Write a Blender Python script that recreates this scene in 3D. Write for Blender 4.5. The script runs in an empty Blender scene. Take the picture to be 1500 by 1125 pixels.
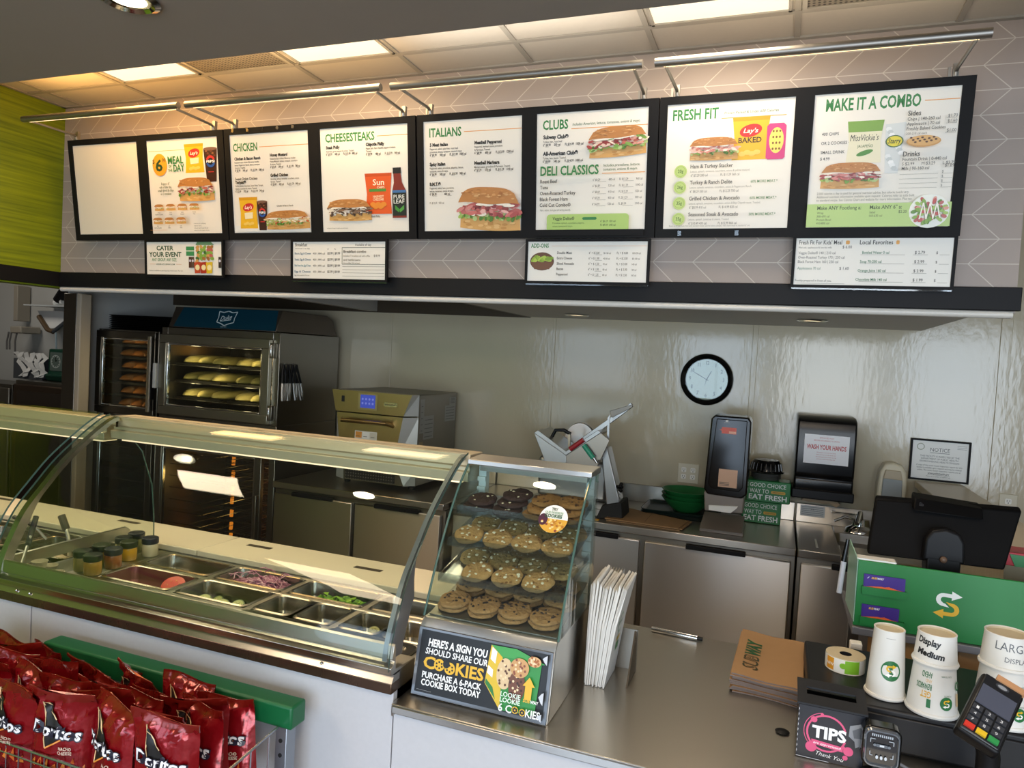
import bpy, math, random
from mathutils import Vector, Matrix
random.seed(7)
SC = bpy.context.scene
COL = SC.collection
PI = math.pi

# ------------------------------------------------------------------ camera
EYE = Vector((0.0, 0.0, 1.735))
RIGHT = Vector((0.93484974, 0.35068042, 0.05549066))
DOWN = Vector((0.06563872, -0.01710813, -0.99769678))
FWD = Vector((-0.34892339, 0.93633891, -0.03901175))
FPX = 1055.85
cam = bpy.data.cameras.new('camera')
cam.sensor_width = 36.0
cam.lens = FPX / 1500 * 36.0
cam.clip_start = 0.02
cam_ob = bpy.data.objects.new('camera', cam)
COL.objects.link(cam_ob)
cam_ob.matrix_world = Matrix(((RIGHT.x, -DOWN.x, -FWD.x, EYE.x), (RIGHT.y, -DOWN.y, -FWD.y, EYE.y),
                              (RIGHT.z, -DOWN.z, -FWD.z, EYE.z), (0, 0, 0, 1)))
SC.camera = cam_ob

# ------------------------------------------------------------------ light and exposure
SC.view_settings.view_transform = 'Standard'
SC.view_settings.look = 'None'
SC.view_settings.exposure = 0.0
SC.view_settings.gamma = 1.0
SC.view_settings.use_curve_mapping = False
SC.cycles.use_denoising = True
SC.cycles.max_bounces = 10
SC.cycles.transparent_max_bounces = 24
SC.cycles.caustics_reflective = False
SC.cycles.caustics_refractive = False
SC.cycles.sample_clamp_indirect = 4.0
world = bpy.data.worlds.new('world')
SC.world = world
world.use_nodes = True
wb = world.node_tree.nodes['Background']
wb.inputs['Color'].default_value = (0.72, 0.84, 1.0, 1)
wb.inputs['Strength'].default_value = 1.3

def area(name, loc, to, sx, sy, power, col, spread=PI):
    l = bpy.data.lights.new(name, 'AREA')
    l.shape = 'RECTANGLE'; l.size = sx; l.size_y = sy; l.energy = power; l.color = col; l.spread = spread
    o = bpy.data.objects.new(name, l); COL.objects.link(o)
    o.location = loc
    o.rotation_euler = (Vector(to) - Vector(loc)).to_track_quat('-Z', 'Y').to_euler()
    return o
def spot(name, loc, to, power, col, size=1.2, blend=0.6, r=0.05):
    l = bpy.data.lights.new(name, 'SPOT'); l.energy = power; l.color = col; l.spot_size = size; l.spot_blend = blend
    l.shadow_soft_size = r
    o = bpy.data.objects.new(name, l); COL.objects.link(o); o.location = loc
    o.rotation_euler = (Vector(to) - Vector(loc)).to_track_quat('-Z', 'Y').to_euler()
    return o
DAY = (0.62, 0.79, 1.0)
WARM = (1.0, 0.74, 0.44)
# daylight through the shop windows behind the camera (one lamp in each opening)
for i, (x0, x1, p) in enumerate(((-3.6, -2.1, 24), (-1.5, -0.35, 46), (0.0, 1.25, 68), (1.5, 2.9, 78))):
    area('window_daylight', ((x0 + x1) / 2, -2.62, 1.35), ((x0 + x1) / 2, 1.0, 0.95), x1 - x0, 2.1, p, (DAY, DAY, (0.80, 0.88, 0.95), (0.74, 0.86, 1.0))[i])
# recessed ceiling panels above the menu wall, one lamp under each
for x, p, c in ((-2.995, 9, (1.0, 0.58, 0.20)), (-1.92, 8, (1.0, 0.70, 0.38)), (-0.30, 9, (1.0, 0.80, 0.58))):
    area('panel_lamp', (x, 2.56, 3.015), (x, 2.56, 0), 0.46, 0.46, p, c)
# flat panels in the lowered ceiling over the customers (their fixtures are built below)
FRONT_PANELS = ((-2.80, 1.37, 0.40, 0.38, 6), (-2.55, -0.6, 0.6, 1.2, 13), (0.3, -0.5, 0.6, 1.2, 13))
for x, y, sx, sy, p in FRONT_PANELS:
    area('panel_lamp', (x, y, 2.688), (x, y, 0), sx, sy, p, (1.0, 0.80, 0.58))
# fill light added to brighten the back kitchen, without a fixture
area('kitchen_fill', (-6.6, 3.6, 3.0), (-6.6, 3.9, 0), 1.0, 0.5, 12, (1.0, 0.93, 0.84))

# ------------------------------------------------------------------ materials (all procedural)
def lin(h):
    h = h.lstrip('#')
    o = []
    for i in (0, 2, 4):
        c = int(h[i:i + 2], 16) / 255
        o.append(c / 12.92 if c <= 0.04045 else ((c + 0.055) / 1.055) ** 2.4)
    return (o[0], o[1], o[2], 1.0)
MATS = {}
def mat(name, col='#808080', rough=0.5, metal=0.0, noise=0.0, nscale=8.0, stretch=(1, 1, 1), bump=0.0, bscale=60.0,
        spec=0.5, coat=0.0, emit=None, estr=0.0, rvar=0.0):
    if name in MATS: return MATS[name]
    m = bpy.data.materials.new(name); m.use_nodes = True
    nt = m.node_tree; b = nt.nodes['Principled BSDF']
    c = lin(col)
    b.inputs['Base Color'].default_value = c
    b.inputs['Roughness'].default_value = rough
    b.inputs['Metallic'].default_value = metal
    b.inputs['Specular IOR Level'].default_value = spec
    b.inputs['Coat Weight'].default_value = coat
    b.inputs['Coat Roughness'].default_value = 0.08
    if emit:
        b.inputs['Emission Color'].default_value = lin(emit); b.inputs['Emission Strength'].default_value = estr
    if noise or bump or rvar:
        tc = nt.nodes.new('ShaderNodeTexCoord'); mp = nt.nodes.new('ShaderNodeMapping')
        mp.inputs['Scale'].default_value = stretch
        nt.links.new(tc.outputs['Object'], mp.inputs['Vector'])
        def nz(s, d=3):
            n = nt.nodes.new('ShaderNodeTexNoise'); n.inputs['Scale'].default_value = s; n.inputs['Detail'].default_value = d
            nt.links.new(mp.outputs['Vector'], n.inputs['Vector']); return n
        if noise:
            n = nz(nscale); mx = nt.nodes.new('ShaderNodeMix'); mx.data_type = 'RGBA'
            mx.inputs['A'].default_value = tuple(max(0, v * (1 - noise)) for v in c[:3]) + (1,)
            mx.inputs['B'].default_value = tuple(min(1, v * (1 + noise)) for v in c[:3]) + (1,)
            nt.links.new(n.outputs['Fac'], mx.inputs['Factor']); nt.links.new(mx.outputs['Result'], b.inputs['Base Color'])
        if rvar:
            n = nz(nscale * 1.7); mr = nt.nodes.new('ShaderNodeMapRange')
            mr.inputs['To Min'].default_value = max(0.02, rough - rvar); mr.inputs['To Max'].default_value = rough + rvar
            nt.links.new(n.outputs['Fac'], mr.inputs['Value']); nt.links.new(mr.outputs['Result'], b.inputs['Roughness'])
        if bump:
            n = nz(bscale, 2); bp = nt.nodes.new('ShaderNodeBump'); bp.inputs['Strength'].default_value = bump
            bp.inputs['Distance'].default_value = 0.004
            nt.links.new(n.outputs['Fac'], bp.inputs['Height']); nt.links.new(bp.outputs['Normal'], b.inputs['Normal'])
    MATS[name] = m
    return m
def ink(h):
    return mat('print ' + h, h, 0.42)
def glass(name, tint, lo=0.0, ior=1.45, rough=0.0):
    if name in MATS: return MATS[name]
    m = bpy.data.materials.new(name); m.use_nodes = True; nt = m.node_tree
    nt.nodes.remove(nt.nodes['Principled BSDF'])
    out = nt.nodes['Material Output']
    t = nt.nodes.new('ShaderNodeBsdfTransparent'); t.inputs['Color'].default_value = lin(tint)
    g = nt.nodes.new('ShaderNodeBsdfGlossy'); g.inputs['Roughness'].default_value = rough
    lw = nt.nodes.new('ShaderNodeLayerWeight'); lw.inputs['Blend'].default_value = 0.5
    pw = nt.nodes.new('ShaderNodeMath'); pw.operation = 'POWER'; pw.inputs[1].default_value = 4.5
    ad = nt.nodes.new('ShaderNodeMath'); ad.operation = 'MULTIPLY_ADD'; ad.use_clamp = True
    f0 = ((ior - 1) / (ior + 1)) ** 2 + lo
    ad.inputs[1].default_value = 1 - f0; ad.inputs[2].default_value = f0
    nt.links.new(lw.outputs['Facing'], pw.inputs[0])
    mx = nt.nodes.new('ShaderNodeMixShader')
    nt.links.new(pw.outputs['Value'], ad.inputs[0]); nt.links.new(ad.outputs['Value'], mx.inputs['Fac'])
    nt.links.new(t.outputs['BSDF'], mx.inputs[1]); nt.links.new(g.outputs['BSDF'], mx.inputs[2])
    nt.links.new(mx.outputs['Shader'], out.inputs['Surface'])
    MATS[name] = m
    return m
def node_mat(name):
    m = bpy.data.materials.new(name); m.use_nodes = True; MATS[name] = m
    return m, m.node_tree, m.node_tree.nodes['Principled BSDF']

def brushed(name, col, rough, aniso=0.7, tangent=(0.05, 0.3, 1.0)):
    """steel brushed across the tangent, so highlights stretch along it"""
    m = mat(name, col, rough, 1.0); nt = m.node_tree; b = nt.nodes['Principled BSDF']
    b.inputs['Anisotropic'].default_value = aniso
    tg = nt.nodes.new('ShaderNodeCombineXYZ')
    for i in range(3): tg.inputs[i].default_value = tangent[i]
    nt.links.new(tg.outputs['Vector'], b.inputs['Tangent'])
    return m
STEEL = brushed('brushed steel', '#c9c6c0', 0.31, 0.93)
STEELF = brushed('brushed steel door', '#cbc8c4', 0.40, 0.97)
STEELH = brushed('brushed steel worktop', '#c2bbb0', 0.28, 0.7, (0.02, 1.0, 0.05))
STEELD = brushed('dark steel', '#8b867d', 0.38, 0.6)
CHROME = mat('chrome', '#d2d2d0', 0.12, 1.0)
ALU = mat('satin aluminium', '#a3a09a', 0.45, 1.0)
BLACK = mat('black plastic', '#0e0e10', 0.45, 0, 0.2, 30, spec=0.25)
BLACKG = mat('gloss black plastic', '#0a0a0b', 0.14, 0, 0.1, 10, spec=0.4)
BLACKM = mat('matte black frame', '#0f0f11', 0.6, 0, 0.15, 20, spec=0.2)
DARK = mat('dark grey plastic', '#1f2024', 0.5, 0, 0.15, 40, spec=0.3)
WHITEP = mat('white plastic', '#e6e6e2', 0.4, 0, 0.02, 20)
PAPERW = mat('white paper', '#f1efe9', 0.7, 0, 0.02, 30)
CREAM = mat('cream plastic', '#d9cfb4', 0.4, 0, 0.03, 20)
RUBBER = mat('black rubber', '#101010', 0.7, 0, 0.1, 40)
GLASS = glass('clear glass', '#f3f8f5', 0.0)
GLASSW = glass('curved guard glass', '#f2f6f2', 0.0, 1.42)
GEDGE = mat('green glass edge', '#4d6a62', 0.12, 0, 0.1, 20, coat=0.6)
CLEARP = glass('clear plastic', '#eceff2', 0.03, 1.45, 0.05)

# ------------------------------------------------------------------ geometry helpers
def ray(px, py):
    return RIGHT * ((px - 750) / FPX) + DOWN * ((py - 562.5) / FPX) + FWD
def atY(px, py, Y):
    d = ray(px, py); return EYE + d * (Y / d.y)
def atZ(px, py, z):
    d = ray(px, py); return EYE + d * ((z - EYE.z) / d.z)

class MB:
    """collects shapes, builds them as ONE mesh object"""
    def __init__(s):
        s.v = []; s.f = []; s.k = []; s.mats = []; s.cur = 0
    def use(s, m):
        if m not in s.mats: s.mats.append(m)
        s.cur = s.mats.index(m); return s
    def add(s, vs, fs, m=None):
        if m is not None: s.use(m)
        n = len(s.v)
        s.v.extend([tuple(p) for p in vs])
        for f in fs:
            s.f.append(tuple(i + n for i in f)); s.k.append(s.cur)
        return s
    def box(s, x0, x1, y0, y1, z0, z1, m=None):
        vs = [(x, y, z) for z in (z0, z1) for y in (y0, y1) for x in (x0, x1)]
        return s.add(vs, [(0, 2, 3, 1), (4, 5, 7, 6), (0, 1, 5, 4), (2, 6, 7, 3), (0, 4, 6, 2), (1, 3, 7, 5)], m)
    def hexa(s, a, b, m=None):
        """a, b: two quads (lists of four points), joined"""
        return s.add(list(a) + list(b), [(3, 2, 1, 0), (4, 5, 6, 7), (0, 1, 5, 4), (1, 2, 6, 5), (2, 3, 7, 6), (3, 0, 4, 7)], m)
    def prism(s, poly, axis, a0, a1, m=None):
        """extrude a 2D polygon; axis 'x': poly is (y,z); 'y': (x,z); 'z': (x,y)"""
        def P(p, a):
            return {'x': (a, p[0], p[1]), 'y': (p[0], a, p[1]), 'z': (p[0], p[1], a)}[axis]
        n = len(poly)
        vs = [P(p, a0) for p in poly] + [P(p, a1) for p in poly]
        fs = [tuple(range(n)), tuple(range(2 * n - 1, n - 1, -1))]
        fs += [(i, i + n, (i + 1) % n + n, (i + 1) % n) for i in range(n)]
        return s.add(vs, fs, m)
    def rings(s, rs, m=None, cap=True, close=False):
        """skin a list of equal point rings"""
        n = len(rs[0]); vs = [p for r in rs for p in r]; fs = []
        L = len(rs)
        for i in range(L if close else L - 1):
            j = (i + 1) % L
            for q in range(n):
                fs.append((i * n + q, i * n + (q + 1) % n, j * n + (q + 1) % n, j * n + q))
        if cap and not close:
            fs.append(tuple(range(n - 1, -1, -1))); fs.append(tuple((L - 1) * n + q for q in range(n)))
        return s.add(vs, fs, m)
    def lathe(s, prof, c=(0, 0, 0), n=24, m=None, cap=True, sx=1.0, sy=1.0):
        rs = [[(c[0] + r * sx * math.cos(2 * PI * q / n), c[1] + r * sy * math.sin(2 * PI * q / n), c[2] + z) for q in range(n)] for r, z in prof]
        return s.rings(rs, m, cap)
    def tube(s, path, r, n=10, m=None, r1=None):
        P = [Vector(p) for p in path]; rs = []
        up = None
        for i, p in enumerate(P):
            d = (P[min(i + 1, len(P) - 1)] - P[max(i - 1, 0)]).normalized()
            if up is None:
                up = Vector((0, 0, 1)) if abs(d.z) < 0.9 else Vector((1, 0, 0))
            a = d.cross(up)
            if a.length < 1e-4: a = d.cross(Vector((0, 1, 0)))
            a.normalize(); b = a.cross(d).normalized(); up = b
            rr = r if r1 is None else r + (r1 - r) * i / (len(P) - 1)
            rs.append([p + (a * math.cos(2 * PI * q / n) + b * math.sin(2 * PI * q / n)) * rr for q in range(n)])
        return s.rings(rs, m)
    def ball(s, c, r, n=12, k=8, m=None, sx=1, sy=1, sz=1):
        prof = [(max(1e-4, r * math.sin(PI * i / k)), -r * math.cos(PI * i / k) * sz) for i in range(k + 1)]
        return s.lathe(prof, c, n, m, True, sx, sy)
    def move(s, f, start=0):
        s.v[start:] = [tuple(f(Vector(p))) for p in s.v[start:]]; return s
    def build(s, name, parent=None, smooth=35, bevel=0.0, seg=2, local=False, solid=0.0):
        me = bpy.data.meshes.new(name)
        vs = s.v
        if parent is not None and not local:
            o = Vector(parent.get('_o', (0, 0, 0)))
            vs = [(p[0] - o.x, p[1] - o.y, p[2] - o.z) for p in vs]
        me.from_pydata(vs, [], s.f)
        for m in s.mats: me.materials.append(m)
        me.polygons.foreach_set('material_index', s.k)
        me.validate(); me.update()
        if smooth:
            me.polygons.foreach_set('use_smooth', [True] * len(me.polygons))
            me.set_sharp_from_angle(angle=math.radians(smooth))
        ob = bpy.data.objects.new(name, me); COL.objects.link(ob)
        if parent is not None: ob.parent = parent
        if bevel:
            bv = ob.modifiers.new('bevel', 'BEVEL'); bv.width = bevel; bv.segments = seg; bv.limit_method = 'ANGLE'
            bv.angle_limit = math.radians(40); bv.harden_normals = False
        return ob

def thing(name, label, cat, loc=(0, 0, 0), group=None, rot=None):
    o = bpy.data.objects.new(name, None); COL.objects.link(o)
    o.empty_display_size = 0.05
    o.location = loc; o['_o'] = tuple(loc)
    if rot: o.rotation_euler = rot
    o['label'] = label; o['category'] = cat
    if group: o['group'] = group
    return o
def tag(o, label, cat, group=None, kind=None):
    o['label'] = label; o['category'] = cat
    if group: o['group'] = group
    if kind: o['kind'] = kind
    return o
def struct(mb, name, **k):
    o = mb.build(name, None, **k); o['kind'] = 'structure'; o['label'] = STRUCT.get(name, name.replace('_', ' ') + ' of the sandwich shop'); return o
STRUCT = {}
def dup(root, loc, label, group=None, rot=None):
    r = root.copy(); COL.objects.link(r); r.location = loc; r['label'] = label
    if rot is not None: r.rotation_euler = rot
    if group: r['group'] = group
    for ch in list(root.children):
        c = ch.copy(); COL.objects.link(c); c.parent = r
        for g in list(ch.children):
            d = g.copy(); COL.objects.link(d); d.parent = c
    return r

# ---- printed artwork: flat shapes and lettering laid on a surface, in the surface's own metres
TXT = {}
def text_mesh(s, bold=0.0, shear=0.0):
    key = (s, bold, shear)
    if key in TXT: return TXT[key]
    cu = bpy.data.curves.new('t', 'FONT'); cu.body = s; cu.resolution_u = 2; cu.offset = bold; cu.shear = shear
    ob = bpy.data.objects.new('t', cu)
    me = bpy.data.meshes.new_from_object(ob)
    vs = [(v.co.x, v.co.y) for v in me.vertices]; fs = [tuple(p.vertices) for p in me.polygons]
    bpy.data.objects.remove(ob); bpy.data.curves.remove(cu); bpy.data.meshes.remove(me)
    TXT[key] = (vs, fs)
    return TXT[key]
CAP = max(v[1] for v in text_mesh('H')[0])
class Art:
    def __init__(s, fn=None, step=0.00012):
        s.mb = MB(); s.z = 0.0; s.step = step
        s.fn = fn or (lambda x, y, d: (x, -d, y))
    def up(s): s.z += s.step; return s
    def shape(s, pts, fs, c):
        s.up(); s.mb.add([s.fn(p[0], p[1], s.z) for p in pts], fs, ink(c) if isinstance(c, str) else c); return s
    def poly(s, pts, c): return s.shape(pts, [tuple(range(len(pts)))], c)
    def rect(s, x0, y0, x1, y1, c): return s.poly([(x0, y0), (x1, y0), (x1, y1), (x0, y1)], c)
    def rrect(s, x0, y0, x1, y1, r, c):
        pts = []
        for cx, cy, a in ((x1 - r, y0 + r, -90), (x1 - r, y1 - r, 0), (x0 + r, y1 - r, 90), (x0 + r, y0 + r, 180)):
            for q in range(5):
                t = math.radians(a + q * 22.5); pts.append((cx + r * math.cos(t), cy + r * math.sin(t)))
        return s.poly(pts, c)
    def ell(s, x, y, rx, ry, c, n=20, rot=0.0):
        pts = [(0, 0)]
        for q in range(n):
            a = 2 * PI * q / n; u, w = rx * math.cos(a), ry * math.sin(a)
            pts.append((u * math.cos(rot) - w * math.sin(rot), u * math.sin(rot) + w * math.cos(rot)))
        return s.shape([(x + p[0], y + p[1]) for p in pts], [(0, 1 + q, 1 + (q + 1) % n) for q in range(n)], c)
    def ring(s, x, y, r0, r1, c, a0=0, a1=360, n=28, sy=1.0):
        pts = []; fs = []
        for q in range(n + 1):
            a = math.radians(a0 + (a1 - a0) * q / n)
            pts += [(x + r0 * math.cos(a), y + sy * r0 * math.sin(a)), (x + r1 * math.cos(a), y + sy * r1 * math.sin(a))]
        for q in range(n): fs.append((2 * q, 2 * q + 1, 2 * q + 3, 2 * q + 2))
        return s.shape(pts, fs, c)
    def line(s, x0, y0, x1, y1, w, c):
        d = Vector((x1 - x0, y1 - y0)); n = Vector((-d.y, d.x)).normalized() * w / 2
        return s.poly([(x0 + n.x, y0 + n.y), (x0 - n.x, y0 - n.y), (x1 - n.x, y1 - n.y), (x1 + n.x, y1 + n.y)], c)
    def path(s, pts, w, c):
        for a, b in zip(pts, pts[1:]): s.line(a[0], a[1], b[0], b[1], w, c)
        return s
    def text(s, t, x, y, h, c='#202020', w=None, bold=0.0, al='l', shear=0.0, rot=0.0, cond=0.85, wmax=None):
        """baseline at y, capital height h; w: exact width; al: l, c or r"""
        vs, fs = text_mesh(t, bold, shear)
        if not vs: return s
        x0 = min(v[0] for v in vs); x1 = max(v[0] for v in vs)
        k = h / CAP; kx = k * cond
        if w: kx = w / (x1 - x0)
        elif wmax and (x1 - x0) * kx > wmax: kx = wmax / (x1 - x0)
        W = (x1 - x0) * kx
        o = {'l': 0, 'c': -W / 2, 'r': -W}[al]
        ca, sa = math.cos(rot), math.sin(rot)
        pts = []
        for v in vs:
            u = (v[0] - x0) * kx + o; q = v[1] * k
            pts.append((x + u * ca - q * sa, y + u * sa + q * ca))
        return s.shape(pts, fs, c)
    def build(s, name, parent, **k):
        return s.mb.build(name, parent, smooth=0, **k)
# ================================================================== the setting
YB = 3.04      # menu wall (bulkhead) plane
YW = 4.296     # back wall of the niche
XL = -3.992    # green side wall
XR = 0.764     # right end of the bulkhead
ZC = 3.03      # grid ceiling
ZS = 2.70      # lowered ceiling over the customers
YS = 1.985     # its back edge
# floor: reddish tile
m, nt, b = node_mat('red quarry tile floor')
br = nt.nodes.new('ShaderNodeTexBrick'); tc = nt.nodes.new('ShaderNodeTexCoord')
br.inputs['Scale'].default_value = 3.2; br.offset = 0.0
br.inputs['Color1'].default_value = lin('#5f4a40'); br.inputs['Color2'].default_value = lin('#6a5347'); br.inputs['Mortar'].default_value = lin('#4a4038')
br.inputs['Mortar Size'].default_value = 0.012; br.inputs['Brick Width'].default_value = 1.0; br.inputs['Row Height'].default_value = 1.0
nt.links.new(tc.outputs['Object'], br.inputs['Vector']); nt.links.new(br.outputs['Color'], b.inputs['Base Color']); b.inputs['Roughness'].default_value = 0.45
struct(MB().box(-9, 3.2, -2.7, 5.6, -0.1, 0, m), 'floor', smooth=0)

# glossy wall panels with vertical streaks
m, nt, b = node_mat('glossy grey wall panel')
tc = nt.nodes.new('ShaderNodeTexCoord'); mp = nt.nodes.new('ShaderNodeMapping'); mp.inputs['Scale'].default_value = (1, 1, 0.42)
n1 = nt.nodes.new('ShaderNodeTexNoise'); n1.inputs['Scale'].default_value = 45; n1.inputs['Detail'].default_value = 3
n2 = nt.nodes.new('ShaderNodeTexNoise'); n2.inputs['Scale'].default_value = 2.5
bp = nt.nodes.new('ShaderNodeBump'); bp.inputs['Strength'].default_value = 0.11; bp.inputs['Distance'].default_value = 0.006
mx = nt.nodes.new('ShaderNodeMix'); mx.data_type = 'RGBA'; mx.inputs['A'].default_value = lin('#b8ad93'); mx.inputs['B'].default_value = lin('#c2b79d')
nt.links.new(tc.outputs['Object'], mp.inputs['Vector']); nt.links.new(mp.outputs['Vector'], n1.inputs['Vector'])
nt.links.new(tc.outputs['Object'], n2.inputs['Vector']); nt.links.new(n2.outputs['Fac'], mx.inputs['Factor']); nt.links.new(mx.outputs['Result'], b.inputs['Base Color'])
nt.links.new(n1.outputs['Fac'], bp.inputs['Height']); nt.links.new(bp.outputs['Normal'], b.inputs['Normal'])
b.inputs['Roughness'].default_value = 0.12; b.inputs['Specular IOR Level'].default_value = 0.5
PANEL = m
WALLW = mat('off white painted wall', '#bdbcb6', 0.6, 0, 0.03, 3, bump=0.03, bscale=120)
struct(MB().box(-4.52, 3.2, YW, YW + 0.1, 0, 3.03, PANEL), 'wall_back', smooth=0)
struct(MB().box(-4.50, -4.40, 3.52, YW, 0, 2.45, WALLW), 'wall_niche', smooth=0)
for i, (x, w) in enumerate(((-2.493, 0.018), (-1.338, 0.018), (-0.151, 0.03), (1.05, 0.05))):
    b_ = MB().box(x - w / 2, x + w / 2, YW - 0.006, YW, 1.01, 3.03 if x > XR else 1.985, PANEL)
    struct(b_, 'trim_%d' % (i + 1), bevel=0.002)
# stainless pilaster with a cream corner at the left end of the niche
struct(MB().box(-4.453, -4.336, 3.42, 3.50, 0, 1.985, STEELD), 'trim_5', bevel=0.004)
struct(MB().box(-4.336, -4.298, 3.42, 3.50, 0, 1.985, mat('cream corner post', '#b7a892', 0.5, 0, 0.05, 5)), 'trim_6', bevel=0.006)

# tiled menu wall: zigzag tiles with cream joints
m, nt, b = node_mat('zigzag wall tile')
N = nt.nodes
def M(op, a, b_=None, c=None):
    n = N.new('ShaderNodeMath'); n.operation = op
    for i, v in enumerate((a, b_, c)):
        if v is None: continue
        if isinstance(v, (int, float)): n.inputs[i].default_value = v
        else: nt.links.new(v, n.inputs[i])
    return n.outputs['Value']
tc = N.new('ShaderNodeTexCoord'); sp = N.new('ShaderNodeSeparateXYZ'); nt.links.new(tc.outputs['Object'], sp.inputs['Vector'])
H_ = 0.0888; S_ = 0.163; A_ = 0.092
zz = M('DIVIDE', M('SUBTRACT', sp.outputs['Z'], 2.249 - 20 * H_), H_)
tri = M('ABSOLUTE', M('SUBTRACT', M('MODULO', zz, 2.0), 1.0))            # 1 at even joints, 0 at odd
u = M('DIVIDE', M('SUBTRACT', M('SUBTRACT', sp.outputs['X'], 0.606 - 60 * S_), M('MULTIPLY', tri, A_)), S_)
du = M('MULTIPLY', M('ABSOLUTE', M('SUBTRACT', M('FRACT', M('ADD', u, 0.5)), 0.5)), S_)
dz = M('MULTIPLY', M('ABSOLUTE', M('SUBTRACT', M('FRACT', M('ADD', zz, 0.5)), 0.5)), H_)
d = M('MINIMUM', M('MULTIPLY', du, 0.69), dz)
fac = N.new('ShaderNodeMapRange'); fac.inputs['From Min'].default_value = 0.0008; fac.inputs['From Max'].default_value = 0.0022
nt.links.new(d, fac.inputs['Value'])
nn = N.new('ShaderNodeTexNoise'); nn.inputs['Scale'].default_value = 6
c1 = N.new('ShaderNodeMix'); c1.data_type = 'RGBA'; c1.inputs['A'].default_value = lin('#a2948a'); c1.inputs['B'].default_value = lin('#aa9c92')
mx = N.new('ShaderNodeMix'); mx.data_type = 'RGBA'; mx.inputs['A'].default_value = lin('#cdc3b6')
nt.links.new(tc.outputs['Object'], nn.inputs['Vector']); nt.links.new(nn.outputs['Fac'], c1.inputs['Factor'])
nt.links.new(c1.outputs['Result'], mx.inputs['B']); nt.links.new(fac.outputs['Result'], mx.inputs['Factor']); nt.links.new(mx.outputs['Result'], b.inputs['Base Color'])
b.inputs['Roughness'].default_value = 0.5
struct(MB().box(XL, XR, YB, YB + 0.12, 1.985, ZC, m), 'wall_menu', smooth=0)
BAND = mat('black band', '#0f0f11', 0.55, 0, 0.1, 6, spec=0.25)
TRIMW = mat('white edge moulding', '#d8d4cb', 0.35)
struct(MB().box(XL, XR + 0.012, YB - 0.02, YB, 1.992, 2.076, BAND), 'trim_7', bevel=0.003)
struct(MB().tube([(XL + 0.02, YB - 0.004, 1.979), (XR - 0.01, YB - 0.004, 1.979)], 0.0135, 12, TRIMW), 'trim_8')
# underside of the bulkhead: panelled on the right, open and dark above the ovens
SOFF = mat('bulkhead soffit paint', '#aaa59c', 0.5, 0, 0.03, 4)
struct(MB().box(-1.50, 0.67, YB + 0.005, YW, 1.985, 2.02, SOFF), 'ceiling_niche', smooth=0)
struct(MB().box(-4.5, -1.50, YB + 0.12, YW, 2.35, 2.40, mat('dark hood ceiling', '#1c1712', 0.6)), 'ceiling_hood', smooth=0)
struct(MB().box(-2.66, -2.60, YB + 0.01, YW, 1.985, 2.06, SOFF), 'trim_9', bevel=0.004)
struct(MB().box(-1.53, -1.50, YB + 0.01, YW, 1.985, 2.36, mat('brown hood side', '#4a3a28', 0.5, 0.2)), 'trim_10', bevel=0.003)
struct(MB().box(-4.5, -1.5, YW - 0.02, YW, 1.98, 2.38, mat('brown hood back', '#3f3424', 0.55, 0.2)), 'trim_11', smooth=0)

# green side wall with its black band
m, nt, b = node_mat('lime green wall covering')
tc = nt.nodes.new('ShaderNodeTexCoord'); mp = nt.nodes.new('ShaderNodeMapping'); mp.inputs['Rotation'].default_value = (math.radians(28), 0, 0)
mp.inputs['Scale'].default_value = (1, 0.6, 22)
n1 = nt.nodes.new('ShaderNodeTexNoise'); n1.inputs['Scale'].default_value = 3.0; n1.inputs['Detail'].default_value = 4
cr = nt.nodes.new('ShaderNodeValToRGB'); cr.color_ramp.elements[0].position = 0.3; cr.color_ramp.elements[1].position = 0.7
cr.color_ramp.elements[0].color = lin('#5f7000'); cr.color_ramp.elements[1].color = lin('#8a9a04')
nt.links.new(tc.outputs['Object'], mp.inputs['Vector']); nt.links.new(mp.outputs['Vector'], n1.inputs['Vector'])
nt.links.new(n1.outputs['Fac'], cr.inputs['Fac']); nt.links.new(cr.outputs['Color'], b.inputs['Base Color']); b.inputs['Roughness'].default_value = 0.55
struct(MB().box(XL - 0.12, XL, -2.7, YB + 0.12, 1.985, ZC, m), 'wall_left', smooth=0)
struct(MB().box(XL, XL + 0.02, -2.7, YB - 0.02, 1.992, 2.076, BAND), 'trim_12', bevel=0.003)
GREENP = mat('green painted wall', '#6f9412', 0.55, 0, 0.06, 3)
struct(MB().box(XL - 0.12, XL, -2.7, 1.5, 0, 1.985, GREENP), 'wall_side', smooth=0)

# ceilings
TILE = mat('ceiling tile', '#bdb5a8', 0.85, 0, 0.03, 60, bump=0.05, bscale=300)
TBAR = mat('ceiling grid', '#9b958a', 0.5)
struct(MB().box(-9, 3.2, 1.5, 5.6, ZC, ZC + 0.06, TILE), 'ceiling', smooth=0)
g = MB()
for k in range(10):
    x = 0.515 - 0.5445 * k
    if x > XL: g.box(x - 0.011, x + 0.011, 1.99, YB, ZC - 0.006, ZC, TBAR)
g.box(XL, 3.2, 2.797, 2.819, ZC - 0.007, ZC, TBAR); g.box(XL, 3.2, 2.25, 2.272, ZC - 0.007, ZC, TBAR)
g.box(XL, XR, YB - 0.022, YB, ZC - 0.008, ZC, TBAR); g.box(XL, XL + 0.022, 1.99, YB, ZC - 0.008, ZC, TBAR)
for x in (1.06, 1.6, 2.15, 2.7): g.box(x - 0.011, x + 0.011, 1.99, YW, ZC - 0.006, ZC, TBAR)
struct(g, 'trim_13', smooth=0)
GYP = mat('lowered ceiling paint', '#9a9187', 0.75, 0, 0.03, 5)
struct(MB().box(XL, 3.2, -2.7, YS, ZS, ZC + 0.06, GYP), 'ceiling_front', smooth=0)

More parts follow.
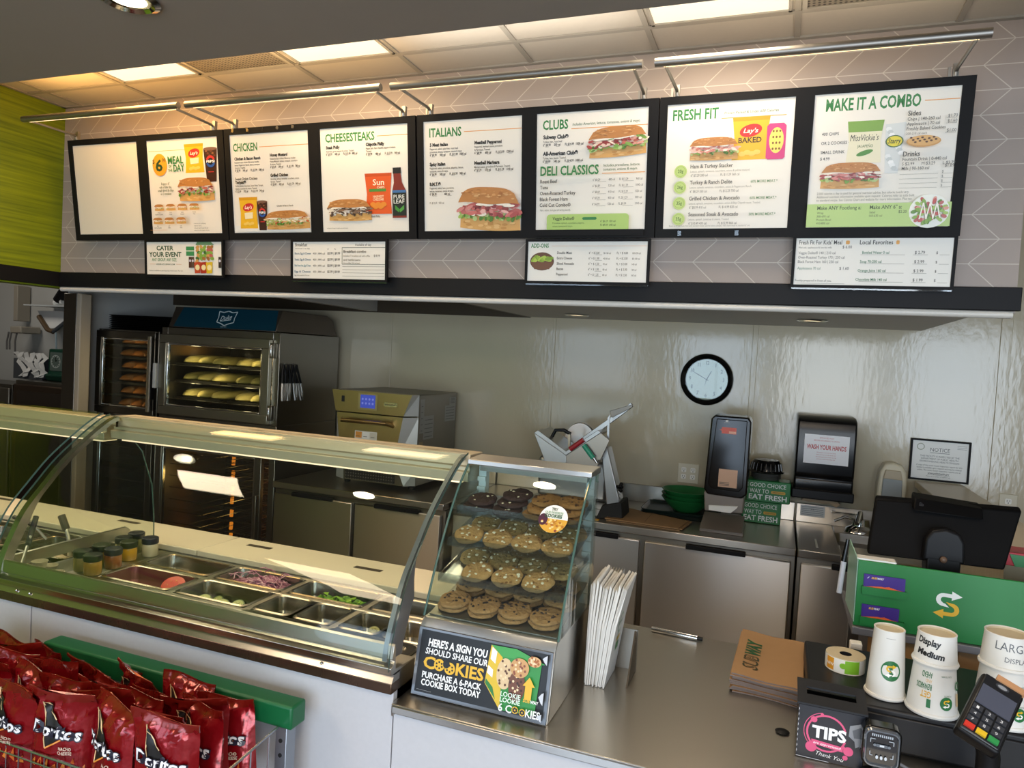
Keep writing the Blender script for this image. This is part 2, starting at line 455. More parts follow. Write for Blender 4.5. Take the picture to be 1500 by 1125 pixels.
# rest of the shop behind and beside the camera
struct(MB().box(3.2, 3.3, -2.7, 5.6, 0, 3.09, WALLW), 'wall_right', smooth=0)
f = MB()
xs = [XL - 0.12, -3.6, -2.1, -1.5, -0.35, 0.0, 1.25, 1.5, 2.9, 3.3]
for a, b_ in zip(xs[0::2], xs[1::2]): f.box(a, b_, -2.8, -2.7, 0, 3.09, WALLW)
for a, b_ in zip(xs[1::2], xs[2::2]):
    f.box(a, b_, -2.8, -2.7, 0, 0.28, WALLW); f.box(a, b_, -2.8, -2.7, 2.42, 3.09, WALLW)
struct(f, 'wall_front', smooth=0)
for i, (a, b_) in enumerate(zip(xs[1::2], xs[2::2])):
    w = MB()
    for x in (a, (a + b_) / 2 - 0.02, b_ - 0.04): w.box(x, x + 0.04, -2.78, -2.73, 0.28, 2.42, ALU)
    for z in (0.28, 2.38): w.box(a, b_, -2.78, -2.73, z, z + 0.04, ALU)
    struct(w, 'window_%d' % (i + 1), smooth=0)
# back kitchen seen past the left end of the niche
struct(MB().box(-9, -4.52, 5.0, 5.1, 0, ZC, WALLW), 'wall_kitchen', smooth=0)
struct(MB().box(-9.1, -9, -2.7, 5.1, 0, ZC, WALLW), 'wall_far', smooth=0)
struct(MB().box(-4.52, -4.50, 3.5, 5.0, 0, 3.03, WALLW), 'wall_partition', smooth=0)
struct(MB().box(-9, XL - 0.12, 1.4, 1.5, 0, ZC, WALLW), 'wall_corridor', smooth=0)
# ================================================================== menu boards
GRN = '#2f7d3d'; ORG = '#e0983a'; INKD = '#2e2e2c'; INKG = '#55534e'
class Poster(Art):
    """artwork in fractions of a sheet: u to the right, v down from the top"""
    def __init__(s, x0, z0, w, h, y, paper='#f2efe8', fn=None):
        super().__init__(fn or (lambda a, b_, d: (x0 + a, y - d, z0 + b_)))
        s.w = w; s.h = h; s.rect(0, 0, w, h, paper)
    def X(s, u): return u * s.w
    def Y(s, v): return (1 - v) * s.h
    def T(s, t, u, v, h, c=INKD, wu=None, **k):
        return s.text(t, s.X(u), s.Y(v), h * s.h, c, None if wu is None else wu * s.w, **k)
    def R(s, u0, v0, u1, v1, c): return s.rect(s.X(u0), s.Y(v1), s.X(u1), s.Y(v0), c)
    def RR(s, u0, v0, u1, v1, r, c): return s.rrect(s.X(u0), s.Y(v1), s.X(u1), s.Y(v0), r * s.w, c)
    def E(s, u, v, ru, rv, c, **k): return s.ell(s.X(u), s.Y(v), ru * s.w, rv * s.w, c, **k)
    def P(s, pts, c): return s.poly([(s.X(u), s.Y(v)) for u, v in pts], c)
    def L(s, u0, v0, u1, v1, t, c): return s.line(s.X(u0), s.Y(v0), s.X(u1), s.Y(v1), t * s.h, c)

def sandwich(p, u, v, w, h, kind, seed=1, fine=1.0, slope=0.0):
    """a filled roll; u, v is its lower left, w and h in sheet widths"""
    r = random.Random(seed)
    x, y = p.X(u), p.Y(v); W, H = w * p.w, h * p.w * 0.84
    def S(q): return y + slope * q * W
    PAL = {'chicken': ['#e8d9b4', '#d8b98a', '#8fae4a', '#b9c873', '#c9522f', '#f1e6cc', '#d9a86a'],
           'steak': ['#5d4535', '#7b5c46', '#f0e8d8', '#8a6d55', '#4b382c', '#e8dcc6'],
           'ham': ['#b9605a', '#cf8680', '#a84c48', '#e6b3aa', '#f3ead9', '#c96f68', '#8d3c3c'],
           'club': ['#a8453d', '#d99a88', '#f0dfc9', '#7fa548', '#c26a58', '#92342f', '#e5c6b2'],
           'turkey': ['#e2a898', '#eebfb0', '#d68f80', '#f4dccf', '#c97a6c', '#e8b5a2']}[kind]
    GR = ['#7fa63e', '#a3c45c', '#5d8a30', '#c4d68a']
    # lower bun
    pts = []
    for q in range(13): t = q / 12; pts.append((x + W * t, S(t) + H * 0.04 * (1 - math.sin(PI * t))))
    for q in range(12, -1, -1): t = q / 12; pts.append((x + W * (0.01 + 0.98 * t), S(t) + H * 0.36))
    p.poly(pts, '#d8a55e')
    for q in range(int(10 * fine)):
        t = r.uniform(0.05, 0.9); p.ell(x + W * t, S(t) + H * r.uniform(0.06, 0.2), W * 0.05, H * 0.03, r.choice(['#c58e48', '#e6bb79']), 8)
    # greens, then fillings
    for q in range(int(26 * fine)):
        t = r.uniform(0.0, 1.0); p.ell(x + W * t, S(t) + H * r.uniform(0.26, 0.42), W * r.uniform(0.02, 0.05), H * r.uniform(0.03, 0.07), r.choice(GR if kind != 'steak' else PAL), 7, r.uniform(-1, 1))
    for q in range(int(46 * fine)):
        t = r.uniform(0.01, 0.99); p.ell(x + W * t, S(t) + H * r.uniform(0.36, 0.62), W * r.uniform(0.03, 0.085), H * r.uniform(0.025, 0.06), r.choice(PAL), 8, r.uniform(-0.5, 0.5))
    for q in range(int(5 * fine)):
        t = r.uniform(0.1, 0.9); p.ell(x + W * t, S(t) + H * r.uniform(0.58, 0.64), W * 0.09, H * 0.03, '#f3ecdc', 9)
    # upper bun
    pts = []
    for q in range(15): t = q / 14; pts.append((x + W * t, S(t) + H * (0.62 + 0.02 * math.sin(9 * t))))
    for q in range(14, -1, -1):
        t = q / 14; e = max(0, 1 - abs(2 * t - 1) ** 3.4); pts.append((x + W * (0.01 + 0.98 * t), S(t) + H * (0.66 + 0.33 * e ** 0.55)))
    p.poly(pts, '#bb7f43')
    for q in range(int(22 * fine)):
        t = r.uniform(0.08, 0.92); p.ell(x + W * t, S(t) + H * r.uniform(0.72, 0.93), W * r.uniform(0.01, 0.05), H * 0.018, r.choice(['#a86c34', '#cf9a5e', '#d9ab72', '#c48a4c']), 7)
def bag_pic(p, u0, v0, u1, v1, col, edge, words=(), tilt=0.0):
    w = u1 - u0
    p.P([(u0, v0), (u1, v0 + tilt), (u1 - 0.06 * w, (v0 + v1) / 2), (u1 - 0.01 * w, v1), (u0 + 0.02 * w, v1), (u0 + 0.07 * w, (v0 + v1) / 2)], col)
    p.P([(u0, v0), (u1, v0 + tilt), (u1 - 0.02 * w, v0 + 0.03), (u0 + 0.02 * w, v0 + 0.03)], edge)
    for t, fu, fv, h, c, wu in words:
        p.T(t, u0 + fu * w, v0 + fv * (v1 - v0), h, c, wu * w, bold=0.012)
def lays(p, u0, v0, u1, v1, baked=False):
    w = u1 - u0; hh = v1 - v0
    bag_pic(p, u0, v0, u1, v1, '#e6b327', '#d69a1c')
    p.E(u0 + 0.5 * w, v0 + 0.32 * hh, 0.3 * w, 0.17 * w, '#c8302c', rot=0.2)
    p.T("Lay's", u0 + 0.3 * w, v0 + 0.37 * hh, 0.1 * hh, '#fbf3e0', 0.4 * w, bold=0.02, shear=0.25)
    if baked: p.T('BAKED', u0 + 0.18 * w, v0 + 0.6 * hh, 0.12 * hh, '#3c2d18', 0.62 * w, bold=0.02)
    else: p.P([(u0 + .28 * w, v0 + .5 * hh), (u0 + .74 * w, v0 + .48 * hh), (u0 + .72 * w, v0 + .68 * hh), (u0 + .3 * w, v0 + .7 * hh)], '#efe2bd')
    for q in range(4): p.E(u0 + (0.3 + 0.13 * q) * w, v0 + (0.86 - 0.03 * (q % 2)) * hh, 0.1 * w, 0.07 * w, '#efc860', n=10)
def cola(p, u0, v0, u1, v1):
    w = u1 - u0; hh = v1 - v0
    p.P([(u0, v0 + .05 * hh), (u1, v0 + .05 * hh), (u1 - .15 * w, v1), (u0 + .15 * w, v1)], '#3c1d14')
    p.E((u0 + u1) / 2, v0 + .06 * hh, .5 * w, .1 * w, '#7a5a4c')
    for q in range(6): p.E(u0 + (.2 + .12 * q) * w, v0 + (.12 + .07 * (q % 3)) * hh, .09 * w, .07 * w, ['#8a5a3c', '#6a3a26'][q % 2], n=6)
    p.E((u0 + u1) / 2, v0 + .42 * hh, .36 * w, .36 * w, '#16161c')
    p.ring(p.X((u0 + u1) / 2), p.Y(v0 + .42 * hh), 0.2 * w * p.w, .34 * w * p.w, '#c8322f', 20, 160)
    p.ring(p.X((u0 + u1) / 2), p.Y(v0 + .42 * hh), 0.2 * w * p.w, .34 * w * p.w, '#2a56a8', 200, 340)
    p.T('PEPSI', u0 + .2 * w, v0 + .455 * hh, .07 * hh, '#ffffff', .6 * w, bold=0.02)
    p.L(u0 + .3 * w, v0 + .72 * hh, u0 + .7 * w, v0 + .72 * hh, .008, '#c8322f')
def item(p, u, v, name, desc, price, wu=0.4, hn=0.026, hd=0.017, gap=0.027, nw=None):
    p.T(name, u, v, hn * 1.06, INKD, nw, bold=0.05, wmax=wu * p.w)
    for i, d in enumerate(desc):
        p.T(d, u, v + 0.032 + i * gap, hd, INKG, wmax=wu * p.w, cond=0.72, bold=0.012)
    q = v + 0.034 + len(desc) * gap
    x = u
    for t in price:
        p.T(t, x, q, hd * 1.2, '#3a3834', cond=0.7, bold=0.02); x += wu / max(1, len(price)) * 1.02
        p.L(x - wu / len(price) * 0.84, q + .006, x - wu / len(price) * 0.5, q + .006, .0018, '#4a4844')
def head(p, t, u, v, h, w, line=True):
    p.T(t, u, v, h, GRN, w, bold=0.026)
    if line: p.L(u + w + 0.025, v - h * 0.42, 0.995, v - h * 0.42, 0.006, ORG)

def art_blank(p):
    p.R(0.001, 0.001, 0.999, 0.999, '#e6dfcd')
def art_meal(p):
    p.L(0.02, 0.115, 0.62, 0.115, 0.005, ORG)
    lays(p, 0.53, 0.06, 0.80, 0.36); cola(p, 0.80, 0.10, 0.985, 0.46)
    p.E(0.175, 0.262, 0.105, 0.12, '#eda12f')
    p.T('6', 0.115, 0.325, 0.115, '#20452a', 0.10, bold=0.03); p.T('$', 0.075, 0.245, 0.045, '#20452a', 0.03, bold=0.01); p.T('99', 0.215, 0.235, 0.04, '#20452a', 0.05, bold=0.015)
    p.T('MEAL', 0.295, 0.255, 0.075, GRN, 0.22, bold=0.02)
    p.T('OF', 0.30, 0.295, 0.026, GRN, 0.045, bold=0.014); p.T('THE', 0.29, 0.337, 0.026, GRN, 0.065, bold=0.014); p.T('DAY', 0.37, 0.338, 0.07, GRN, 0.155, bold=0.02)
    for i, t in enumerate(('Enjoy a 6"', 'sub of the day,', 'small drink & chips', 'or 2 cookies')):
        p.T(t, 0.24, 0.475 + i * 0.036, 0.024, '#3a5a38', al='c', bold=0.006)
    sandwich(p, 0.435, 0.66, 0.49, 0.30, 'club', 3, 1.0)
    for i in range(7):
        u = 0.11 + 0.175 * (i % 4); v = 0.755 + 0.145 * (i // 4)
        sandwich(p, u - 0.02, v, 0.135, 0.085, ('club', 'turkey', 'ham', 'chicken')[i % 4], 10 + i, 0.25)
        p.T(('MON', 'TUES', 'WED', 'THURS', 'FRI', 'SAT', 'SUN')[i], u + .045, v + .028, .012, INKD, al='c'); p.T(('Black Forest Ham', 'Turkey', 'Meatball', 'Tuna', 'Cold Cut Combo', 'Italian', 'Steak')[i], u + .045, v + .046, .012, INKD, al='c', bold=0.01, wmax=.14 * p.w)
    for i in range(4): p.T(('Limited time only at participating', 'restaurants. Plus tax.', 'Additional charge for extras. Not valid', 'with any other offer, coupon or discount')[i], .69, .905 + i * .024, .012, INKG, wmax=.3 * p.w, cond=.7)
    p.L(.06, .965, .3, .965, .002, ORG)
def art_chicken(p):
    head(p, 'CHICKEN', .04, .165, .075, .315)
    item(p, .05, .255, 'Chicken & Bacon Ranch', ['Rotisserie-style chicken, Monterey cheddar,', 'bacon, Peppercorn Ranch, lettuce, tomatoes', '& onions. Toasted.'], ['6" $7.99', '540 cal', 'FL $12.99', '1080 cal'], .41)
    item(p, .515, .235, 'Honey Mustard', ['Rotisserie-style chicken, Monterey cheddar,', 'Honey Mustard, lettuce, tomatoes, cucumbers', '& onions. Toasted.'], ['6" $7.69', '390 cal', 'FL $11.99', '780 cal'], .41)
    p.T('Sweet Onion Chicken', .05, .458, .026, INKD, bold=.014); 
    item(p, .05, .494, 'Teriyaki®', ['Grilled chicken, American, Sweet Onion Teriyaki,', 'lettuce, cucumbers & onions. Toasted.'], ['6" $7.69', '370 cal', 'FL $11.99', '740 cal'], .41)
    item(p, .515, .436, 'Grilled Chicken', ['American, lettuce, tomatoes, cucumbers, onions', '& mayo. Toasted.'], ['6" $7.49', '420 cal', 'FL $11.79', '840 cal'], .41)
    p.P([(.02, .93), (.5, .90), (.99, .93), (.99, .99), (.02, .99)], '#e2e4e2')
    lays(p, .09, .635, .33, .955); cola(p, .325, .665, .46, .975)
    p.T('Chicken & Bacon Ranch', .585, .738, .017, INKD, bold=.012)
    sandwich(p, .45, .975, .545, .23, 'chicken', 5, 1.3, .02)
def art_cheese(p):
    head(p, 'CHEESESTEAKS', .06, .13, .075, .57)
    item(p, .065, .195, 'Steak Philly', ['American, green peppers & onions. Toasted.'], ['6" $9.99', '440 cal', 'FL $13.99', '880 cal'], .40)
    item(p, .53, .185, 'Chipotle Philly', ['Pepper Jack, Baja Chipotle, peppers & onions.', 'Toasted.'], ['6" $9.99', '480 cal', 'FL $13.99', '960 cal'], .42)
    bag_pic(p, .51, .445, .815, .83, '#d9581f', '#c24c18', [('Sun', .30, .29, .055, '#fff3d8', .42), ('CHIPS', .45, .37, .018, '#fff3d8', .28), ('HARVEST', .3, .60, .022, '#fbe6c0', .4), ('CHEDDAR', .3, .67, .022, '#fbe6c0', .4)])
    p.R(.56, .592, .75, .618, '#4a8a3a')
    for q in range(5): p.E(.6 + .03 * q, .74 + .02 * (q % 2), .035, .024, '#e08a2c', n=10)
    p.P([(.835, .45), (.915, .45), (.93, .54), (.975, .62), (.975, .87), (.82, .87), (.82, .62), (.84, .54)], '#7e2a1c')
    p.R(.83, .40, .92, .455, '#1a1a1a'); p.R(.822, .61, .973, .85, '#152018'); p.R(.822, .61, .973, .635, '#3f6ea5')
    p.T('PURE', .835, .69, .036, '#f2f2ea', .12, bold=.008); p.T('LEAF', .835, .735, .036, '#f2f2ea', .12, bold=.008)
    p.P([(.85, .75), (.9, .79), (.895, .82), (.85, .79)], '#3f8a34'); p.P([(.95, .75), (.9, .79), (.905, .82), (.95, .79)], '#4f9a3e')
    sandwich(p, .085, .895, .50, .255, 'steak', 8, 1.4)
    p.T('Steak Philly', .60, .865, .018, INKD, bold=.012)
    p.T('Additional charge for extra meat and cheese.', .08, .97, .011, INKG)
def art_ital(p):
    head(p, 'ITALIANS', .06, .14, .075, .335)
    item(p, .065, .225, '5 Meat Italian', ['Pepperoni, salami, spicy ham, roast beef,', 'provolone, lettuce, tomatoes, onions & mayo.'], ['6" $9.99', '500 cal', 'FL $13.99', '1000 cal'], .41)
    item(p, .53, .225, 'Meatball Pepperoni', ['Pepperoni, marinara sauce, provolone', '& Parmesan. Toasted.'], ['6" $8.99', '600 cal', 'FL $12.99', '1200 cal'], .42)
    item(p, .065, .40, 'Spicy Italian', ['Pepperoni, salami, provolone, jalapeños, lettuce,', 'tomatoes, onions & mayo.'], ['6" $6.99', '500 cal', 'FL $10.99', '980 cal'], .41)
    item(p, .53, .405, 'Meatball Marinara', ['Marinara sauce, provolone & Parmesan. Toasted.'], ['6" $7.29', '570 cal', 'FL $11.29', '1140 cal'], .42)
    item(p, .065, .582, 'B.M.T.®', ['Pepperoni, salami, ham, provolone,', 'lettuce, tomatoes, onions & mayo.'], ['6" $8.39', '480 cal'], .3)
    p.T('FL $12.39   920 cal', .065, .75, .019, '#4a4844', cond=.7)
    sandwich(p, .385, .985, .61, .47, 'ham', 12, 1.9, -.05)
def art_clubs(p):
    head(p, 'CLUBS', .055, .135, .075, .235, False)
    p.T('Includes American, lettuce, tomatoes, onions & mayo.', .33, .115, .022, '#35602f', .60, bold=.008, shear=.15)
    p.L(.32, .14, .995, .14, .006, ORG)
    item(p, .06, .215, 'Subway Club®', ['Turkey, ham, roast beef.'], ['6" $8.99', '500 cal', 'FL $14.99', '1000 cal'], .40, .029)
    item(p, .06, .355, 'All-American Club®', ['Turkey, ham, bacon. Toasted.'], ['6" $8.99', '540 cal', 'FL $14.99', '1080 cal'], .40, .029)
    sandwich(p, .49, .405, .50, .30, 'club', 21, 1.7, .05)
    head(p, 'DELI CLASSICS', .055, .532, .075, .535, False)
    p.T('Includes provolone, lettuce,', .63, .475, .021, '#35602f', .32, bold=.008, shear=.15); p.T('tomatoes, onions & mayo.', .63, .508, .021, '#35602f', .3, bold=.008, shear=.15)
    p.L(.62, .53, .995, .53, .006, ORG)
    rows = ['Roast Beef', 'Tuna', 'Oven-Roasted Turkey', 'Black Forest Ham', 'Cold Cut Combo®']
    for i, t in enumerate(rows):
        v = .597 + i * .051
        p.T(t, .055, v, .029, INKD, bold=.014)
        for k, q in enumerate((['6" $9.29', '6" $6.89', '6" $8.69', '6" $7.29', '6" $6.99'][i], ['480 cal', '520 cal', '410 cal', '400 cal', '520 cal'][i], ['FL $13.29', 'FL $11.29', 'FL $13.29', 'FL $11.29', 'FL $9.99'][i], ['960 cal', '1040 cal', '820 cal', '800 cal', '1040 cal'][i])):
            p.T(q, .54 + (.0, .14, .235, .38)[k], v - .005, .019, '#4a4844', cond=.7)
        p.L(.58, v + .002, .66, v + .002, .0018, '#4a4844'); p.L(.81, v + .002, .9, v + .002, .0018, '#4a4844')
    p.T('Ham, salami, bologna (all turkey-based).', .06, .838, .016, INKG, cond=.75)
    p.RR(.125, .868, .87, 1.04, .03, '#a9c769'); p.R(.0, 1.0, 1.0, 1.05, BLACKM)
    p.T('Veggie Delite®', .18, .917, .026, '#33421f', bold=.014); p.RR(.455, .895, .585, .918, .012, '#2f7d3d')
    p.T('Provolone, spinach, cucumbers, peppers,', .18, .95, .016, '#4d6a2c', cond=.75); p.T('onions, tomatoes & mayo.', .18, .978, .016, '#4d6a2c', cond=.75)
    p.T('6" $6.29  320 cal', .62, .94, .018, '#40502a', cond=.75); p.T('FL $9.29  640 cal', .62, .972, .018, '#40502a', cond=.75)
def art_fresh(p):
    head(p, 'FRESH FIT', .045, .125, .08, .37, False)
    p.T('Protein Packed & Under 600 Calories', .46, .10, .02, '#35602f', .42, bold=.008, shear=.15)
    p.L(.44, .13, .94, .13, .006, ORG)
    lays(p, .53, .13, .82, .46, True)
    p.P([(.80, .21), (.82, .19), (.925, .19), (.945, .21), (.945, .45), (.93, .465), (.815, .465), (.80, .45)], '#d0407e')
    p.E(.875, .32, .055, .10, '#e9dc6a')
    for q in range(12): p.E(.85 + .025 * (q % 3), .25 + .045 * (q // 3), .008, .01, '#8a5a2a', n=6)
    sandwich(p, .20, .455, .385, .215, 'turkey', 31, 1.5)
    for i, (g, t, d, q, ex) in enumerate((('20g', 'Ham & Turkey Stacker', 'Lettuce, spinach, tomatoes, cucumbers, onions & yellow mustard.', '6" $7.29 280 cal', ''),
                                     ('26g', 'Turkey & Ranch Delite', 'Lettuce, spinach, tomatoes, cucumbers, onions & Peppercorn Ranch.', '6" $8.29 350 cal', '60% MORE MEAT.*'),
                                     ('35g', 'Grilled Chicken & Avocado', 'Lettuce, spinach, tomatoes, cucumbers, onions & Baja Chipotle sauce. Toasted.', '6" $8.99 410 cal', '60% MORE MEAT.*'),
                                     ('35g', 'Seasoned Steak & Avocado', 'Lettuce, spinach, tomatoes & onions. Toasted.', '6" $10.49 430 cal', '50% MORE MEAT.*'))):
        v = .517 + i * .128
        p.E(.135, v + .022, .052, .052, '#b9cf77'); p.ring(p.X(.135), p.Y(v + .022), .038 * p.w, .041 * p.w, '#8fab4c')
        p.T(g, .135, v + .033, .026, '#50702c', al='c', bold=.012)
        p.T(t, .215, v, .029, '#44443f', bold=.013)
        if ex: p.T(ex, .70, v, .02, '#5d8a5c', bold=.01, wmax=.27 * p.w)
        p.T(d, .215, v + .034, .016, '#8d8c84', cond=.75, wmax=.74 * p.w)
        p.T(q, .22, v + .067, .019, '#66665f', cond=.75); p.T('FL ' + ('$11.29', '$12.29', '$14.99', '$15.99')[i] + ' ' + ('560', '700', '820', '860')[i] + ' cal', .46, v + .067, .019, '#66665f', cond=.75)
    p.T('Based on 6" sub made fresh with standard recipe; calories before changes. *60% more meat vs. standard 6" sub.', .06, .985, .013, '#9a9990', cond=.75, wmax=.86 * p.w)
def art_combo(p):
    head(p, 'MAKE IT A COMBO', .085, .125, .085, .655)
    for i, t in enumerate(('400 CHIPS', 'OR 2 COOKIES +', 'SMALL DRINK', '$ 4.99')): p.T(t, .07, .305 + i * .068 - (i > 2) * .02, .022, '#55554e', bold=.01)
    bag_pic(p, .25, .21, .505, .52, '#e9e3c4', '#6f9a3a')
    p.P([(.25, .21), (.505, .21), (.495, .29), (.26, .29)], '#7ea548'); p.T('MissVickie’s', .275, .355, .045, '#3a3a30', .20, shear=.2); p.T('JALAPEÑO', .33, .405, .02, '#4d6a2c', .11); p.E(.385, .445, .06, .018, '#4f8a38', rot=.3)
    p.P([(.515, .245), (.655, .235), (.625, .60), (.535, .60)], '#d6dad8')
    for q in range(14): p.E(.54 + .012 * q % .1, .28 + .022 * q, .022, .018, ['#e9eceb', '#c2c8c7', '#f2f3f2'][q % 3], n=6)
    p.E(.585, .37, .062, .045, '#4d6a3a'); p.E(.585, .37, .052, .038, '#e2d23c'); p.T('Starry', .54, .385, .035, '#22301c', .09, shear=.2, bold=.014)
    sandwich(p, .085, .71, .42, .235, 'ham', 41, 1.6, .0)
    p.T('Sides', .655, .20, .034, '#33332f', bold=.015)
    for i, (t, q) in enumerate((('Chips | 140-260 cal', '$1.70'), ('Applesauce | 70 cal', '$1.60'), ('Freshly Baked Cookies', '$1.00'))):
        p.T(t, .655, .235 + i * .034, .022, '#4a4a44', bold=.008); p.T(q, .92, .225 + i * .036 + (i == 2) * .03, .022, '#3c3c38')
        p.L(.91, .23 + i * .036 + (i == 2) * .03, .98, .23 + i * .036 + (i == 2) * .03, .002, '#66665f')
    p.T('200-210 cal each', .655, .335, .016, INKG)
    p.E(.775, .385, .115, .042, '#c99552'); p.E(.775, .38, .108, .036, '#d9aa68')
    for q in range(12): p.E(.69 + .015 * q, .375 + .008 * ((q * 7) % 5 - 2), .010, .007, '#5a3520', n=6)
    p.T('Drinks', .645, .49, .034, '#33332f', bold=.015); p.T('Fountain Drink | 0-440 cal', .645, .522, .022, '#4a4a44', bold=.008)
    p.T('S $2.99      M $3.29      L $3.79', .645, .555, .022, '#3c3c38'); p.T('Milk | 90-160 cal', .645, .588, .022, '#4a4a44', bold=.008); p.T('$1.89', .93, .575, .022, '#3c3c38')
    for i in range(4): p.L(.635, .62 + i * .033, .89, .62 + i * .033, .002, '#77776f'); p.L(.915, .62 + i * .033, .985, .62 + i * .033, .002, '#77776f'); p.T('$', .915, .615 + i * .033, .018, '#66665f')
    for i, t in enumerate(('2,000 calories a day is used for general nutrition advice, but calorie needs vary.', 'Additional nutrition information available upon request. Calories refer to subs built', 'to standard recipe. See Calorie Chart and website for more information. Plus tax.')):
        p.T(t, .065, .755 + i * .025, .017, '#6a6a62', cond=.8, wmax=.74 * p.w)
    p.R(.0, .825, 1, 1, '#b3cf7c')
    p.T('Make ANY Footlong a:', .075, .868, .027, '#44552c', bold=.013); p.T('Make ANY 6" a:', .45, .868, .027, '#44552c', bold=.013)
    for i, t in enumerate(('Wrap', '300-690 cal', 'Protein Bowl', '410-800 cal')): p.T(t, .075, .9 + i * .026, .016, '#55663a')
    for i, t in enumerate(('Salad', '160-630 cal')): p.T(t, .45, .9 + i * .026, .016, '#55663a')
    p.T('$2.20', .65, .9, .02, '#44552c')
    p.E(.855, .89, .135, .125, '#eef0e6')
    r = random.Random(9)
    for q in range(90): a = r.uniform(0, 6.28); k = r.uniform(0, .11); p.E(.855 + k * math.cos(a), .89 - k * .95 * math.sin(a), .02, .013, r.choice(['#7fa63e', '#9fc05c', '#b9605a', '#d99a88', '#5d8a30', '#c0504a']), n=7, rot=a)
    for q in range(3): p.path([(p.X(.79 + .045 * q), p.Y(.95)), (p.X(.81 + .045 * q), p.Y(.83)), (p.X(.835 + .045 * q), p.Y(.94))], .004, '#f7f2e6')

POSTER_LABEL = ['blank cream sheet', 'meal of the day poster with orange price disc', 'chicken menu sheet', 'cheesesteak menu sheet', 'italian sandwich menu sheet', 'clubs and deli classics menu sheet', 'fresh fit menu sheet', 'combo menu sheet with green strip']
POSTER_FN = [art_blank, art_meal, art_chicken, art_cheese, art_ital, art_clubs, art_fresh, art_combo]
BOARD_LABEL = ['leftmost black menu board with a blank sheet beside the meal of the day poster',
               'black menu board showing the chicken and cheesesteak sheets',
               'black menu board showing the italians sheet and the clubs and deli classics sheet',
               'rightmost black menu board showing the fresh fit sheet and the combo sheet']
TILT = math.atan(0.138)
BX0 = [-3.765, -2.683, -1.598, -0.518]
BW, BH = 1.076, 0.5405
PW, PH, PZ = 0.470, 0.477, 0.034
PX = (0.030, 0.566)
for i in range(4):
    t = thing('menu_board', BOARD_LABEL[i], 'menu board', (BX0[i], YB - 0.044, 2.252), 'lit menu boards on the tiled wall', (TILT, 0, 0))
    f = MB()
    x1, x2 = PX
    for a, b_ in ((0, x1), (x1 + PW, x2), (x2 + PW, BW)): f.box(a, b_, -0.04, 0, 0, BH, BLACKM)
    for a in (x1, x2): f.box(a, a + PW, -0.04, 0, 0, PZ, BLACKM); f.box(a, a + PW, -0.04, 0, PZ + PH, BH, BLACKM)
    f.box(0.01, BW - 0.01, -0.012, -0.004, 0.01, BH - 0.01, BLACKM)
    f.build('frame', t, smooth=0, local=True)
    for k in range(2):
        p = Poster(PX[k], PZ, PW, PH, -0.034, '#e9e5db')
        POSTER_FN[2 * i + k](p)
        o = p.build('menu_sheet', t, local=True); o['label'] = POSTER_LABEL[2 * i + k]
    # clips holding the sheets
    if i in (1, 3):
        for k in range(5 if i == 1 else 2):
            cx = 0.05 + 0.09 * k if i == 1 else 0.09 + 0.22 * k
            z = BH - 0.022 if i == 1 else 0.006
            MB().box(cx, cx + 0.014, -0.0425, -0.039, z, z + 0.02, CLEARP).build('clip', t, smooth=0, local=True)
    # wall bracket so that the board hangs from the wall
    MB().box(0.2, BW - 0.2, 0.0, 0.02, 0.02, 0.05, BLACKM).build('bracket', t, smooth=0, local=True)
    # tube lamp on two arms
    xa, xb = BX0[i] + 0.02, BX0[i] + BW - 0.02
    if i == 3: xb += 0.0
    lt = thing('picture_light', ['satin metal tube lamp above the blank sheet and the meal of the day poster', 'satin metal tube lamp above the chicken and cheesesteak sheets', 'satin metal tube lamp above the italians and clubs sheets', 'satin metal tube lamp above the fresh fit and combo sheets'][i], 'lamp', ((xa + xb) / 2, 2.62, 2.81), 'tube lamps over the menu boards')
    tb = MB(); tb.tube([(xa, 2.62, 2.812), (xb, 2.62, 2.812)], 0.0155, 14, ALU)
    tb.build('lamp_tube', lt)
    MB().box(xa + 0.03, xb - 0.03, 2.632, 2.637, 2.80, 2.806, mat('warm lamp strip', '#fff0d8', 0.4, emit='#ffd9a0', estr=2.0)).build('light_strip', lt, smooth=0)
    for x in (xa + 0.035, xb - 0.035):
        xe = x + (0.008 if x < (xa + xb) / 2 else -0.008)
        MB().tube([(x, 2.625, 2.806), (xe, 2.875, 2.806), (xe, 2.885, 2.80), (xe, 2.889, 2.786)], 0.0065, 8, ALU).build('arm', lt)
        br = MB(); br.box(xe - 0.009, xe + 0.009, 2.888, 2.905, 2.776, 2.83, ALU); br.box(xe - 0.024, xe - 0.015, 2.892, 2.905, 2.778, 2.82, ALU)
        br.build('bracket', lt, smooth=0)
    area('tube_lamp', ((xa + xb) / 2, 2.628, 2.79), ((xa + xb) / 2, 2.93, 2.5), BW - 0.1, 0.02, (0.66, 0.25, 0.20, 0.22)[i], ((1.0, .50, .10), (1.0, .68, .34), (1.0, 0.86, 0.68), (1.0, 0.9, 0.76))[i])
    area('ceiling_uplight_fill', ((xa + xb) / 2, 2.62, 2.832), ((xa + xb) / 2, 2.75, 3.5), BW - 0.1, 0.02, (4.2, 3.4, 2.6, 2.0)[i], ((1.0, .54, .16), (1.0, .66, .32), (1.0, .92, .82), (1.0, 0.84, 0.64))[i])  # uplight added along each tube to brighten the ceiling

